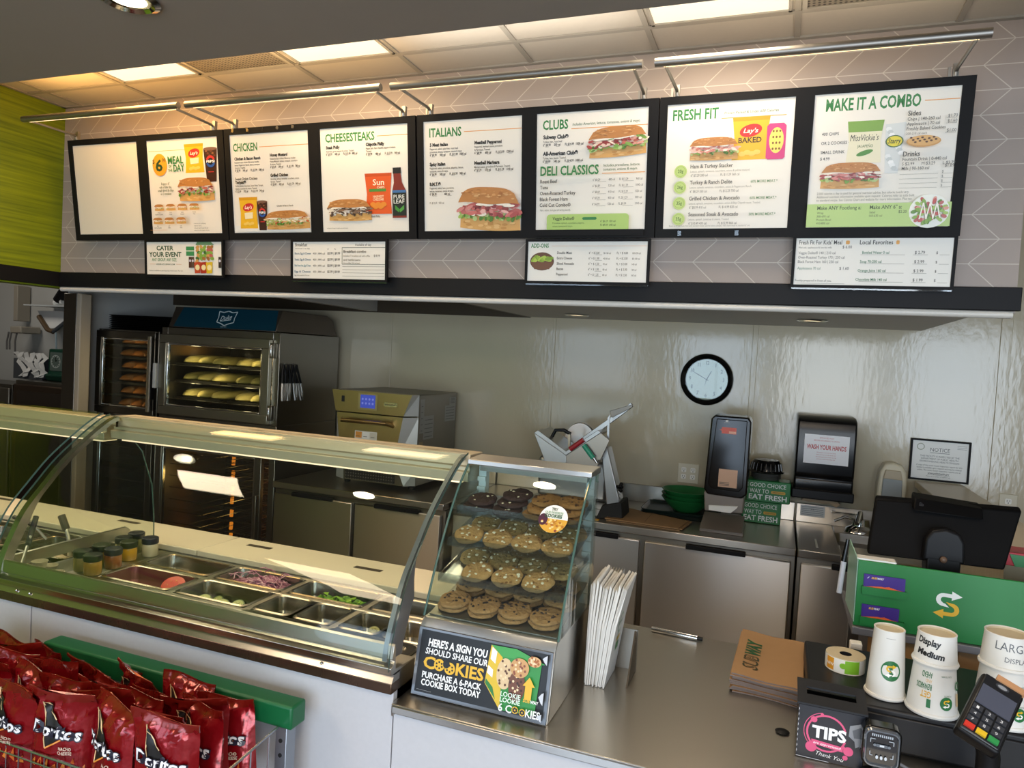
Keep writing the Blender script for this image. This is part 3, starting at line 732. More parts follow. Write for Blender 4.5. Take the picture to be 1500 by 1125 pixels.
# small boards under the menu boards
def sub_board(x0, x1, z0, z1, label, fn):
    t = thing('small_menu_board', label, 'menu board', (x0, 2.985, z0), 'small boards under the menu boards', (math.radians(4), 0, 0))
    w, h = x1 - x0, z1 - z0
    f = MB(); b_ = 0.011
    f.box(0, w, -0.014, 0, 0, b_, BLACKM); f.box(0, w, -0.014, 0, h - b_, h, BLACKM); f.box(0, b_, -0.014, 0, b_, h - b_, BLACKM); f.box(w - b_, w, -0.014, 0, b_, h - b_, BLACKM)
    f.box(b_, w - b_, -0.006, -0.001, b_, h - b_, BLACKM)
    f.build('frame', t, smooth=0, local=True)
    MB().box(0.004, w - 0.004, -0.010, -0.002, -0.006, 0.001, CLEARP).build('acrylic_lip', t, smooth=0, local=True)
    p = Poster(b_, b_, w - 2 * b_, h - 2 * b_, -0.008, '#e6e4dc'); fn(p); p.build('menu_sheet', t, local=True)
    MB().box(0.1, w - 0.1, 0.0, 0.035, h - 0.03, h, BLACKM).build('bracket', t, smooth=0, local=True)
def art_cater(p):
    p.T('CATER', .135, .25, .13, '#1f4a2a', .23, bold=.03); p.T('YOUR EVENT', .03, .45, .14, '#1f4a2a', .44, bold=.03)
    p.T('ANY GROUP. ANY SIZE.', .07, .585, .09, GRN, .34, bold=.015)
    p.L(.04, .68, .12, .68, .008, ORG); p.L(.4, .68, .47, .68, .008, ORG); p.T('ORDER AT SUBWAY.COM', .13, .705, .045, '#3a5a38', .25, bold=.01)
    p.T('Platters available at participating restaurants. Plus tax.', .03, .895, .035, INKG, .46)
    r = random.Random(4)
    p.R(.535, .14, .64, .42, '#3d8a55'); p.R(.535, .26, .64, .285, '#e6ecdf'); p.P([(.68, .0), (.86, .0), (.9, .1), (.66, .1)], '#6a8f6a')
    for q in range(26): p.E(.69 + .045 * (q % 5) + r.uniform(-.01, .01), .16 + .085 * (q // 5), .026, .018, r.choice(['#c69656', '#9a6a38', '#7fa548', '#b9605a', '#3f6a34']), n=8, rot=r.uniform(-1, 1))
    for u, c in ((.575, '#4a2c20'), (.61, '#57463a'), (.96, '#38302c')): p.R(u, .45, u + .035, .78, c); p.E(u + .018, .57, .014, .014, '#c8c8d8', n=8)
    for u, c in ((.645, '#b5482a'), (.725, '#a8341f'), (.80, '#d2b52c')): p.P([(u, .62), (u + .085, .6), (u + .08, .94), (u + .01, .95)], c); p.E(u + .045, .77, .03, .03, '#e9dca8', n=9)
def art_break(p):
    p.T('Breakfast', .025, .12, .085, INKD, .135, bold=.012); p.T('Served until 11 am daily', .025, .2, .04, INKG)
    p.T('Available all day', .68, .11, .06, INKD, .17); p.T('6"', .385, .215, .04, INKD); p.T('FL', .46, .215, .04, INKD)
    for i, (a, c) in enumerate((('Bacon, Egg & Cheese', '#3d6a86'), ('Steak, Egg & Cheese', '#3d6a86'), ('Black Forest Ham, Egg & Cheese', '#2f7d95'), ('Egg & Cheese', '#3d6a86'))):
        v = .34 + i * .165
        p.T(a, .02, v, .055, c, .18, bold=.01); p.T('450 | 890 cal', .225, v, .05, INKD, .13); p.T('$5.99 | $9.99', .385, v, .06, INKD, .135, bold=.01)
    p.T('Egg white available. Plus tax.', .02, .93, .035, INKG)
    x0, y0, x1, y1 = .545, .60, .995, .155
    for a in ((x0, y0, x1, y0), (x0, y1, x1, y1), (x0, y0, x0, y1)): p.L(*a, .012, '#5d6a5d')
    p.T('Breakfast combo', .56, .295, .07, INKD, .24, bold=.012); p.T('Includes 6" breakfast sub with coffee', .56, .4, .045, INKG, .28); p.T('$ 8.99', .88, .4, .06, INKD)
    p.T('and hashbrowns', .56, .51, .055, INKD, .18); p.T('16 oz coffee | 0-5 cal each', .56, .59, .04, INKG)
    for i in range(4): p.L(.55, .66 + i * .085, .99, .66 + i * .085, .008, '#66665f')
def art_addons(p):
    head(p, 'ADD-ONS', .025, .15, .1, .155); p.E(.125, .50, .105, .075, '#5f3c22')
    r = random.Random(2)
    for q in range(9): p.E(.06 + .016 * q, .43 + .02 * (q % 2), .04, .016, ['#8fae34', '#a9c24a', '#7a9a28'][q % 3], rot=r.uniform(-.8, .8), n=12)
    p.P([(.025, .52), (.225, .52), (.19, .70), (.06, .70)], '#6d4527')
    for i, (a, b1, c1, b2, c2) in enumerate((('Double Meat', '+ $ 2.00', '50-160 cal', '+ $ 4.00', '100-320 cal'), ('Extra Cheese', '+ $ 1.00', '40-50 cal', '+ $ 2.00', '80-100 cal'), ('Sliced Avocado', '+ $ 1.50', '70 cal', '+ $ 3.00', '140 cal'), ('Bacon', '+ $ 1.50', '80 cal', '+ $ 3.00', '160 cal'), ('Pepperoni', '+ $ 1.25', '80 cal', '+ $ 2.50', '160 cal'))):
        v = .31 + i * .135
        p.T(a, .255, v, .06, INKD, bold=.01); p.T('6" ' + b1, .525, v, .055, '#4a4844', cond=.75); p.T(c1, .645, v, .045, INKG, cond=.7); p.T('FL ' + b2, .755, v, .055, '#4a4844', cond=.75); p.T(c2, .88, v, .045, INKG, cond=.7)
        p.L(.58, v + .02, .635, v + .02, .006, '#4a4844')
def art_kids(p):
    p.T('Fresh Fit For Kids’ Meal', .02, .13, .085, '#33332f', .285, bold=.014); p.RR(.33, .05, .355, .13, .006, '#e0a040')
    p.T('Mini sub, applesauce & low-fat milk', .02, .215, .035, INKG, .22); p.T('$ 6.00', .31, .215, .06, INKD)
    for i, t in enumerate(('Veggie Delite® 140 | 210 cal', 'Oven-Roasted Turkey 170 | 250 cal', 'Black Forest Ham 160 | 250 cal', 'Applesauce 70 cal')): p.T(t, .02, .34 + i * .095 + (i > 2) * .045, .055, '#4d7a62' if i > 2 else '#55554e', cond=.8)
    p.T('$ 1.60', .3, .67, .06, INKD); p.T('Freshly prepared in front of you.', .01, .93, .045, INKG); p.L(.02, .97, .34, .97, .005, INKG)
    p.T('Local Favorites', .42, .13, .085, '#33332f', .21, bold=.014); p.RR(.65, .05, .67, .13, .006, '#e0a040')
    for i, (t, q) in enumerate((('Bottled Water 0 cal', '$ 2.79'), ('Soup 70-200 cal', '$ 2.99'), ('Orange Juice 160 cal', '$ 2.99'), ('Chocolate Milk 140 cal', '$ 1.99'))):
        v = .33 + i * .19
        p.T(t, .44 - .01 * i, v, .055, '#3f7a5a', bold=.008, cond=.8); p.L(.43, v + .02, .71, v + .02, .005, '#66665f'); p.T(q, .77, v, .06, INKD); p.L(.76, v + .02, .85, v + .02, .005, '#66665f'); p.T('$', .9, v, .05, INKD); p.L(.92, v + .02, .98, v + .02, .005, '#66665f')
sub_board(-3.262, -2.728, 2.056, 2.250, 'small black framed board reading CATER YOUR EVENT', art_cater)
sub_board(-2.308, -1.762, 2.048, 2.248, 'small black framed board listing breakfast prices', art_break)
sub_board(-1.076, -0.535, 2.055, 2.245, 'small black framed board headed ADD-ONS with a bowl of avocado', art_addons)
sub_board(0.008, 0.554, 2.058, 2.254, 'small black framed board listing kids meals and local favorites', art_kids)

# ceiling panels, vents and the recessed lamp
for i, x in enumerate((-2.995, -1.92, -0.30)):
    t = thing('ceiling_light', ['square ceiling light panel above the leftmost menu board', 'square ceiling light panel above the cheesesteak sheet, right of the left vent', 'square ceiling light panel above the fresh fit sheet'][i], 'ceiling light', (x, 2.56, ZC), 'light panels in the tile ceiling')
    f = MB()
    for a in (MB(),): pass
    f.box(x - 0.25, x - 0.238, 2.30, 2.79, ZC - 0.012, ZC, TBAR); f.box(x + 0.238, x + 0.25, 2.30, 2.79, ZC - 0.012, ZC, TBAR)
    f.box(x - 0.25, x + 0.25, 2.28, 2.30, ZC - 0.012, ZC, TBAR); f.box(x - 0.25, x + 0.25, 2.778, 2.79, ZC - 0.012, ZC, TBAR)
    f.build('frame', t, smooth=0)
    MB().box(x - 0.238, x + 0.238, 2.30, 2.778, ZC - 0.006, ZC, mat('lit ceiling panel', '#8a8a8a', 0.5, emit='#fff0d2', estr=1.02)).build('diffuser', t, smooth=0)
for i, x in enumerate((-2.462, 0.245)):
    t = thing('ceiling_vent', ['perforated ceiling vent between the two left light panels', 'perforated ceiling vent at the top right, beside the right light panel'][i], 'vent', (x, 2.56, ZC))
    f = MB()
    f.box(x - 0.262, x + 0.262, 2.28, 2.30, ZC - 0.012, ZC, TBAR); f.box(x - 0.262, x + 0.262, 2.778, 2.797, ZC - 0.012, ZC, TBAR); f.box(x - 0.262, x - 0.245, 2.3, 2.778, ZC - 0.012, ZC, TBAR); f.box(x + 0.245, x + 0.262, 2.3, 2.778, ZC - 0.012, ZC, TBAR)
    f.build('frame', t, smooth=0)
    if 'perforated' not in MATS:
        m, nt, b = node_mat('perforated'); tc = nt.nodes.new('ShaderNodeTexCoord'); vo = nt.nodes.new('ShaderNodeTexVoronoi'); vo.inputs['Scale'].default_value = 58; vo.inputs['Randomness'].default_value = 0.0
        cr = nt.nodes.new('ShaderNodeValToRGB'); cr.color_ramp.elements[0].position = 0.50; cr.color_ramp.elements[1].position = 0.60; cr.color_ramp.elements[0].color = lin('#1d1a17'); cr.color_ramp.elements[1].color = lin('#7c7468')
        nt.links.new(tc.outputs['Object'], vo.inputs['Vector']); nt.links.new(vo.outputs['Distance'], cr.inputs['Fac']); nt.links.new(cr.outputs['Color'], b.inputs['Base Color'])
    MB().box(x - 0.245, x + 0.245, 2.30, 2.778, ZC - 0.008, ZC, MATS['perforated']).build('grille', t, smooth=0)
dl = [(-1.83, 1.575), (-0.95, 1.60), (-0.15, 0.95), (0.62, 0.6), (-2.95, 1.75)]
for i, (x, y) in enumerate(dl):
    t = thing('downlight', ['round chrome downlight in the lowered ceiling at the top left edge', 'round downlight in the lowered ceiling over the sandwich counter', 'round downlight in the lowered ceiling in front of the cookie case', 'round downlight in the lowered ceiling over the till', 'round downlight in the lowered ceiling near the green wall'][i], 'ceiling light', (x, y, ZS), 'round downlights')
    MB().lathe([(0.062, -0.001), (0.082, -0.001), (0.086, -0.006), (0.07, -0.012), (0.06, -0.004)], (x, y, ZS), 28, CHROME, cap=False).build('trim_ring', t)
    r = MB(); r.lathe([(0.062, -0.004), (0.05, -0.004)], (x, y, ZS), 28, CHROME, cap=False); r.build('reflector', t)
    MB().lathe([(0.001, -0.003), (0.05, -0.003)], (x, y, ZS), 28, mat('lit lamp face', '#ffffff', 0.4, emit='#fff0cc', estr=4.0), cap=False).build('bulb', t)
    spot('downlight_beam', (x, y, ZS - 0.03), (x, y, 0), 14, (1.0, 0.85, 0.62), 1.7, 0.8)

for i, (x, y, sx, sy, p) in enumerate(FRONT_PANELS):
    t = thing('ceiling_light', ['small square light panel in the lowered ceiling, mirrored in the curved glass guard', 'long light panel in the lowered ceiling over the customer side, left', 'long light panel in the lowered ceiling over the customer side, right'][i], 'ceiling light', (x, y, ZS))
    f = MB(); a, c = sx / 2, sy / 2
    f.box(x - a - .02, x - a, y - c, y + c, ZS - .008, ZS, TBAR); f.box(x + a, x + a + .02, y - c, y + c, ZS - .008, ZS, TBAR); f.box(x - a - .02, x + a + .02, y - c - .02, y - c, ZS - .008, ZS, TBAR); f.box(x - a - .02, x + a + .02, y + c, y + c + .02, ZS - .008, ZS, TBAR); f.build('frame', t, smooth=0)
    MB().box(x - a, x + a, y - c, y + c, ZS - .004, ZS, mat('lit shop panel', '#ffffff', 0.5, emit='#ffe0ba', estr=7.0)).build('diffuser', t, smooth=0)
# ================================================================== sandwich counter
LAM = mat('white speckled laminate', '#c3c4c8', 0.45, 0, 0.04, 90)
PANM = mat('food pan steel', '#a9a49b', 0.24, 1.0, 0.05, 10, rvar=0.05)
XC0, XC1 = -3.75, -0.803
t = thing('sandwich_counter', 'long sandwich counter with white front panels and a stainless front rail', 'counter', (-2.2, 1.9, 0))
for a, b_ in ((XC0, -2.024), (-2.018, -0.806)):
    MB().box(a, b_, 1.480, 1.50, 0.06, 0.929, LAM).build('front_panel', t, bevel=0.0015)
MB().box(XC0, XC1, 1.52, 2.36, 0.0, 0.06, DARK).build('plinth', t, smooth=0)
MB().prism([(1.463, 0.929), (1.463, 0.955), (1.50, 0.955), (1.50, 0.929)], 'x', XC0, XC1, mat('reflection tinted steel lip', '#6a5648', 0.28, 0.85, 0.12, 12, (1, 0.2, 0.2), rvar=0.05)).build('lip', t, bevel=0.002)  # brown reflection of the floor put into the steel colour
MB().prism([(1.463, 0.955), (1.474, 0.972), (1.50, 0.972), (1.50, 0.955)], 'x', XC0, XC1, STEELH).build('ledge', t, smooth=0)
MB().prism([(1.476, 0.972), (1.476, 0.976), (1.50, 0.976), (1.50, 0.972)], 'x', XC0, XC1, RUBBER).build('gasket', t, smooth=0)
MB().prism([(1.459, 0.976), (1.457, 0.993), (1.470, 1.0), (1.474, 1.006), (1.464, 1.012), (1.4675, 1.043), (1.471, 1.048), (1.475, 1.046), (1.480, 0.985), (1.575, 0.978), (1.575, 0.976)], 'x', XC0, XC1, STEELH).build('front_rail', t, smooth=25, bevel=0.0015)
for x in (-2.065, -2.01, -1.0):
    MB().ball((x, 1.4665, 0.964), 0.004, 8, 5, CHROME).build('screw', t)
w = MB()
w.box(XC0, XC1, 1.50, 1.575, 0.06, 0.976, STEELD); w.box(XC0, XC1, 2.32, 2.36, 0.06, 0.93, STEELD)
w.box(XC0, XC1, 1.575, 2.32, 0.60, 0.62, STEELD); w.box(XC1 - 0.012, XC1, 1.5, 2.36, 0.06, 0.93, STEELD); w.box(XC0, XC0 + 0.02, 1.5, 2.36, 0.06, 0.93, STEELD)
w.build('cabinet', t, smooth=0)
# deck bars between the pans
d = MB()
for y0, y1 in ((1.5755, 1.592), (1.733, 1.752), (1.906, 1.924), (2.068, 2.32)): d.box(-2.36 if y0 > 2 else -2.105, XC1 - 0.012, y0, y1, 0.912, 0.926, STEEL)
d.box(XC0 + 0.02, -2.36, 2.068, 2.32, 0.905, 0.926, STEEL)
for x in (-2.095, -1.778, -1.472, -1.166, -0.858): d.box(x - 0.012, x + 0.012, 1.59, 2.07, 0.912, 0.925, STEEL)
d.box(-0.858, XC1 - 0.012, 1.59, 2.07, 0.912, 0.926, STEEL)
d.build('deck', t, bevel=0.002)
pl = MB(); pl.prism([(1.58, 0.945), (1.58, 0.985), (2.085, 0.99), (2.105, 0.975), (2.105, 0.945)], 'x', -2.352, -2.34, STEEL)
pl.build('divider_plate', t, bevel=0.002)
cb = thing('cutting_board', 'long cream cutting board along the back of the sandwich counter', 'cutting board', (-2.0, 2.2, 0.926))
bb = MB(); CBM = mat('worn cream cutting board', '#d9d2bd', 0.5, 0, 0.06, 7, bump=0.05, bscale=200)
bb.box(XC0 + 0.03, -1.99, 2.085, 2.312, 0.9262, 0.95, CBM); bb.build('board', cb, bevel=0.004)
bb = MB(); bb.box(-1.987, XC1 - 0.015, 2.085, 2.312, 0.9262, 0.95, CBM); bb.build('board', cb, bevel=0.004)
for x, y in ((-2.52, 2.26), (-1.83, 2.24), (-1.33, 2.21), (-3.3, 2.27)):
    MB().box(x - 0.055, x + 0.055, y - 0.012, y + 0.012, 0.9502, 0.9508, mat('dark slot', '#3a3228', 0.7)).build('finger_slot', cb, smooth=0)

def rr(x0, x1, y0, y1, r, z, n=4):
    pts = []
    for cx, cy, a in ((x1 - r, y0 + r, -90), (x1 - r, y1 - r, 0), (x0 + r, y1 - r, 90), (x0 + r, y0 + r, 180)):
        for q in range(n + 1):
            tt = math.radians(a + q * 90 / n); pts.append((cx + r * math.cos(tt), cy + r * math.sin(tt), z))
    return pts
def pan(x0, x1, y0, y1, label, depth=0.064, z=0.927, lid=False, liner=None):
    p = thing('food_pan', label, 'food pan', ((x0 + x1) / 2, (y0 + y1) / 2, z - depth), 'steel food pans in the sandwich counter')
    m = MB(); e = 0.010
    m.rings([rr(x0 - e, x1 + e, y0 - e, y1 + e, 0.022, z - 0.002), rr(x0 - e, x1 + e, y0 - e, y1 + e, 0.022, z), rr(x0 - 0.004, x1 + 0.004, y0 - 0.004, y1 + 0.004, 0.022, z + 0.0025), rr(x0, x1, y0, y1, 0.02, z)], PANM, cap=False)
    m.build('rim', p)
    m = MB()
    k = 0.008
    m.rings([rr(x0, x1, y0, y1, 0.02, z), rr(x0 + k, x1 - k, y0 + k, y1 - k, 0.022, z - depth * 0.55), rr(x0 + k + 0.002, x1 - k - 0.002, y0 + k + 0.002, y1 - k - 0.002, 0.022, z - depth + 0.012),
             rr(x0 + 0.02, x1 - 0.02, y0 + 0.02, y1 - 0.02, 0.02, z - depth), rr(x0 + 0.0201, x1 - 0.0201, y0 + 0.0201, y1 - 0.0201, 0.02, z - depth - 0.001), rr(x0 + k, x1 - k, y0 + k, y1 - k, 0.022, z - depth * 0.55 - 0.004), rr(x0 + 0.001, x1 - 0.001, y0 + 0.001, y1 - 0.001, 0.02, z - 0.003)], liner or PANM, cap=False)
    n_ = len(rr(0, 1, 0, 1, .1, 0))
    m.add(rr(x0 + 0.02, x1 - 0.02, y0 + 0.02, y1 - 0.02, 0.02, z - depth), [tuple(range(n_))], liner or PANM)
    m.build('tub', p)
    if lid:
        m = MB()
        m.rings([rr(x0 - e, x1 + e, y0 - e, y1 + e, 0.022, z + 0.003), rr(x0 - e + 0.002, x1 + e - 0.002, y0 - e + 0.002, y1 + e - 0.002, 0.022, z + 0.008), rr(x0 + 0.012, x1 - 0.012, y0 + 0.012, y1 - 0.012, 0.02, z + 0.008), rr(x0 + 0.016, x1 - 0.016, y0 + 0.016, y1 - 0.016, 0.02, z + 0.002)], PANM)
        m.build('lid', p)
    return p
CX = [(-2.074, -1.798), (-1.757, -1.492), (-1.452, -1.186), (-1.146, -0.878)]
R1, R2, R3 = (1.935, 2.057), (1.764, 1.894), (1.603, 1.722)
PINK = mat('pink stained steel pan', '#8f5a5e', 0.3, 0.6, 0.08, 8)
pan(*CX[0], *R1, 'empty wet food pan beside the sauce jars, back row')
pan(*CX[1], *R1, 'food pan of shredded red onion, back row')
pan(*CX[2], *R1, 'food pan of chopped green lettuce, back row')
pan(*CX[3], *R1, 'food pan at the cookie case end of the back row')
pan(*CX[0], *R2, 'food pan holding sliced tomatoes, with a pink tub', liner=PINK)
pan(*CX[1], *R2, 'food pan holding cucumber slices, middle row')
pan(-1.452, -1.334, *R2, 'half size empty food pan right beside the cucumber pan')
pan(-1.304, -1.186, *R2, 'half size empty food pan, second from the cucumber pan')
pan(-1.146, -1.03, *R2, 'half size food pan of pickle slices, middle row')
pan(-1.0, -0.878, *R2, 'half size food pan of yellow pepper rings next to the glass end')
pan(*CX[0], *R3, 'front row food pan nearest the white portion cups')
pan(*CX[1], *R3, 'front row food pan with green pepper strips')
pan(*CX[2], *R3, 'front row food pan closed with a steel lid below the two half size pans', lid=True)
pan(*CX[3], *R3, 'front row food pan closed with a steel lid at the cookie case end', lid=True)
# contents
def stuff(mb, name, label, cat, **k):
    o = mb.build(name, None, **k); tag(o, label, cat, kind='stuff'); return o
r = random.Random(5)
m = MB()
OM = [mat('red onion shreds', '#b97f98', 0.4, 0, 0.15, 40), mat('pale onion shreds', '#d9b3c2', 0.4, 0, 0.1, 40), mat('purple onion shreds', '#94557a', 0.4)]
for i in range(620):
    x = r.uniform(CX[1][0] + 0.02, CX[1][1] - 0.02); y = r.uniform(R1[0] + 0.02, R1[1] - 0.02)
    hgt = 0.884 + 0.030 * math.exp(-((x + 1.60) / 0.07) ** 2) + 0.012 * r.random() + (0.03 if r.random() < 0.03 else 0)
    a = r.uniform(0, 6.28); l = r.uniform(0.012, 0.028); lz = r.uniform(-0.008, 0.008)
    p0 = Vector((x - l * math.cos(a), y - l * math.sin(a) * 0.6, hgt - lz)); p2 = Vector((x + l * math.cos(a), y + l * math.sin(a) * 0.6, hgt + lz))
    p1 = (p0 + p2) / 2 + Vector((r.uniform(-.006, .006), r.uniform(-.006, .006), 0.007))
    for p in (p0, p2): p.x = min(max(p.x, CX[1][0] + 0.014), CX[1][1] - 0.014); p.y = min(max(p.y, R1[0] + 0.014), R1[1] - 0.014)
    m.tube([p0, p1, p2], 0.0017, 4, r.choice(OM))
m.tube([(-1.62, 2.0, 0.89), (-1.617, 1.99, 0.925), (-1.608, 1.985, 0.94)], 0.004, 6, OM[2])
m.box(CX[1][0] + 0.02, CX[1][1] - 0.02, R1[0] + 0.02, R1[1] - 0.02, 0.865, 0.882, OM[0])
stuff(m, 'shredded_onion', 'shredded red onion heaped in a back row food pan', 'onion')
m = MB(); GM = [mat('lettuce green', '#7fb02c', 0.4, 0, 0.2, 50), mat('dark lettuce green', '#4f8420', 0.4, 0, 0.2, 50)]
for i in range(170):
    x = r.uniform(CX[2][0] + 0.07, CX[2][1] - 0.02); y = r.uniform(R1[0] + 0.02, R1[1] - 0.03); z = 0.884 + r.uniform(0, 0.022)
    a = r.uniform(0, 6.28); s_ = r.uniform(0.006, 0.013)
    c, q = s_ * math.cos(a), s_ * math.sin(a)
    m.hexa([(x - c, y - q, z), (x + q, y - c, z + r.uniform(-.006, .008)), (x + c, y + q, z + 0.003), (x - q, y + c, z + r.uniform(-.004, .01))], [(x - c, y - q, z + 0.0015), (x + q, y - c, z + 0.004), (x + c, y + q, z + 0.0045), (x - q, y + c, z + 0.006)], r.choice(GM))
m.box(CX[2][0] + 0.06, CX[2][1] - 0.02, R1[0] + 0.02, R1[1] - 0.025, 0.865, 0.882, GM[1])
stuff(m, 'chopped_lettuce', 'chopped green lettuce in a back row food pan', 'lettuce')
m = MB()
for i in range(36):
    x = r.uniform(CX[1][0] + 0.03, CX[1][1] - 0.04); y = r.uniform(R3[0] + 0.02, R3[1] - 0.02); a = r.uniform(0, 6.28)
    m.tube([(x - .012 * math.cos(a), y - .012 * math.sin(a), 0.880), (x, y, 0.886), (x + .012 * math.cos(a), y + .012 * math.sin(a), 0.880)], 0.003, 5, r.choice(GM))
m.box(CX[1][0] + 0.021, CX[1][1] - 0.021, R3[0] + 0.021, R3[1] - 0.021, 0.865, 0.879, GM[1])
stuff(m, 'green_pepper_strips', 'green pepper strips in a front row food pan', 'peppers')
def slice_(name, label, cat, c, rad, rim, face, rot, seeds=None, group=None):
    t_ = thing(name, label, cat, c, group, rot)
    m = MB(); m.lathe([(0.0005, -0.0025), (rad, -0.0022), (rad, 0.0022), (0.0005, 0.0025)], (0, 0, 0), 20, rim); m.build('rind', t_, local=True)
    m = MB(); m.lathe([(0.0005, 0.0029), (rad * 0.88, 0.0027)], (0, 0, 0), 20, face, cap=False)
    for k in range(7): m.ball((rad * .5 * math.cos(k * .9), rad * .5 * math.sin(k * .9), 0.003), 0.0022, 6, 4, seeds or face)
    m.build('flesh', t_, local=True)
TOM = mat('tomato skin', '#b5301f', 0.25, coat=0.3); TOF = mat('tomato flesh', '#b8301f', 0.3, 0, 0.2, 60, coat=0.3)
slice_('tomato_slice', 'upper red tomato slice leaning in the pink food pan', 'tomato', (-1.850, 1.842, 0.908), 0.038, TOM, TOF, (0.5, 0.25, 0), mat('tomato seed', '#e8b878', 0.4), 'tomato slices')
slice_('tomato_slice', 'lower red tomato slice under another in the pink food pan', 'tomato', (-1.826, 1.836, 0.885), 0.036, TOM, TOF, (0.2, 0.1, 0.4), mat('tomato seed', '#e8b878', 0.4), 'tomato slices')
CUS = mat('cucumber skin', '#3f5a22', 0.4); CUF = mat('cucumber flesh', '#8f9a56', 0.35, 0, 0.12, 60)
for i, (x, y, z, rx, ry) in enumerate(((-1.715, 1.80, 0.848, .5, .1), (-1.675, 1.795, 0.842, .7, -.2), (-1.64, 1.80, 0.845, .4, .3), (-1.60, 1.805, 0.84, .6, 0), (-1.565, 1.80, 0.838, .3, .2), (-1.53, 1.795, 0.84, .5, -.3))):
    slice_('cucumber_slice', ['leftmost cucumber slice of the middle row pan', 'second cucumber slice from the left in its pan', 'third cucumber slice from the left in its pan', 'third cucumber slice from the right in its pan', 'second cucumber slice from the right in its pan', 'rightmost cucumber slice of the middle row pan'][i], 'cucumber', (x, y + .035 + .02 * (i % 2), z + .036), 0.026, CUS, CUF, (rx, ry, 0), mat('cucumber seed', '#d4d8a0', 0.4), 'cucumber slices')
PK = mat('pickle slice', '#8a8a3e', 0.35, 0, 0.2, 40); PKS = mat('pickle skin', '#5a5f28', 0.4)
for i, (x, y, z) in enumerate(((-1.115, 1.80, .845), (-1.085, 1.815, .848), (-1.062, 1.80, .85), (-1.095, 1.84, .85))):
    slice_('pickle_slice', ['leftmost pickle slice in the half size pan', 'middle pickle slice in the half size pan', 'rightmost pickle slice in the half size pan', 'rearmost pickle slice in the half size pan'][i], 'pickle', (x, y + .03, z + .035), 0.018, PKS, PK, (.5, .1 * i, 0), None, 'pickle slices')
m = MB(); YP = mat('yellow pepper rings', '#b9a24c', 0.35, 0, 0.15, 40)
for i in range(26):
    x = r.uniform(-0.975, -0.90); y = r.uniform(R2[0] + .03, R2[1] - .03)
    m.rings([[(x + (.012 + .003 * math.cos(b2)) * math.cos(a2), y + (.012 + .003 * math.cos(b2)) * math.sin(a2), .878 + .012 * ((i * 7) % 5) / 5 + .003 * math.sin(b2)) for b2 in (0, 1.57, 3.14, 4.71)] for a2 in [k * .628 for k in range(10)]], YP, close=True)
m.box(-0.977, -0.90, R2[0] + .022, R2[1] - .022, .865, .874, YP)
stuff(m, 'yellow_pepper_rings', 'yellow pepper rings in the half size pan by the glass end', 'peppers')
# sauce jars
LIDM = mat('dark green jar lid', '#1c2a1c', 0.45, 0, 0.1, 20); LIDB = mat('navy jar lid', '#1c2430', 0.45)
def jar(x, y, label, fill, lid):
    t_ = thing('sauce_jar', label, 'jar', (x, y, 0.926), 'sauce jars beside the food pans')
    MB().lathe([(0.025, 0), (0.0275, 0.004), (0.0275, 0.040), (0.025, 0.047), (0.024, 0.049)], (x, y, 0.9262), 22, mat('sauce ' + fill, fill, 0.25, 0, 0.05, 20, coat=0.5)).build('jar_body', t_)
    l = MB(); l.lathe([(0.0265, 0.046), (0.029, 0.048), (0.029, 0.066), (0.026, 0.069), (0.0005, 0.069)], (x, y, 0.9262), 26, lid); l.build('lid', t_)
for x, y, lb, f_, l_ in ((-2.185, 1.775, 'sauce jar with dark lid, leftmost of the front group beside the portion cups', '#bfae6a', LIDM), (-2.118, 1.76, 'sauce jar with yellow sauce, front of the left group', '#c9a046', LIDM), (-2.195, 1.855, 'sauce jar at the back of the left group of four', '#a89a58', LIDM), (-2.125, 1.845, 'sauce jar with orange brown sauce at the right of the left group', '#a8703c', LIDB),
                          (-2.215, 1.965, 'sauce jar with cream sauce, leftmost of the rear group', '#c9c08a', LIDB), (-2.155, 1.935, 'sauce jar with bright yellow mustard in the rear group', '#d6a52a', LIDM), (-2.23, 2.035, 'sauce jar at the very back of the rear group', '#b9ac78', LIDB), (-2.135, 2.01, 'sauce jar with white mayonnaise at the right of the rear group', '#d9d2b0', LIDB)):
    jar(x, y, lb, f_, l_)
sh = MB().box(-2.335, -2.108, 1.575, 2.068, 0.905, 0.9258, STEEL); tag(sh.build('jar_shelf', None, bevel=0.002), 'flat steel shelf under the sauce jars', 'shelf')
for i, (x, y, z) in enumerate(((-2.27, 1.66, .9262), (-2.215, 1.655, .9262), (-2.245, 1.705, .9262), (-2.165, 1.665, .9262), (-2.24, 1.665, .951))):
    m = MB(); m.lathe([(0.017, 0), (0.023, 0.024), (0.025, 0.024), (0.0235, 0.026), (0.021, 0.0235), (0.0155, 0.002), (0.0005, 0.002)], (x, y, z), 18, mat('translucent portion cup', '#d6cbb8', 0.35, 0, 0.05, 30))
    tag(m.build('portion_cup', None), ['leftmost small white portion cup beside the divider plate', 'small white portion cup in the middle of the front cluster', 'small white portion cup at the back of the cluster', 'rightmost small white portion cup near the sauce jars', 'small white portion cup on top of the cluster'][i], 'cup', 'small portion cups')
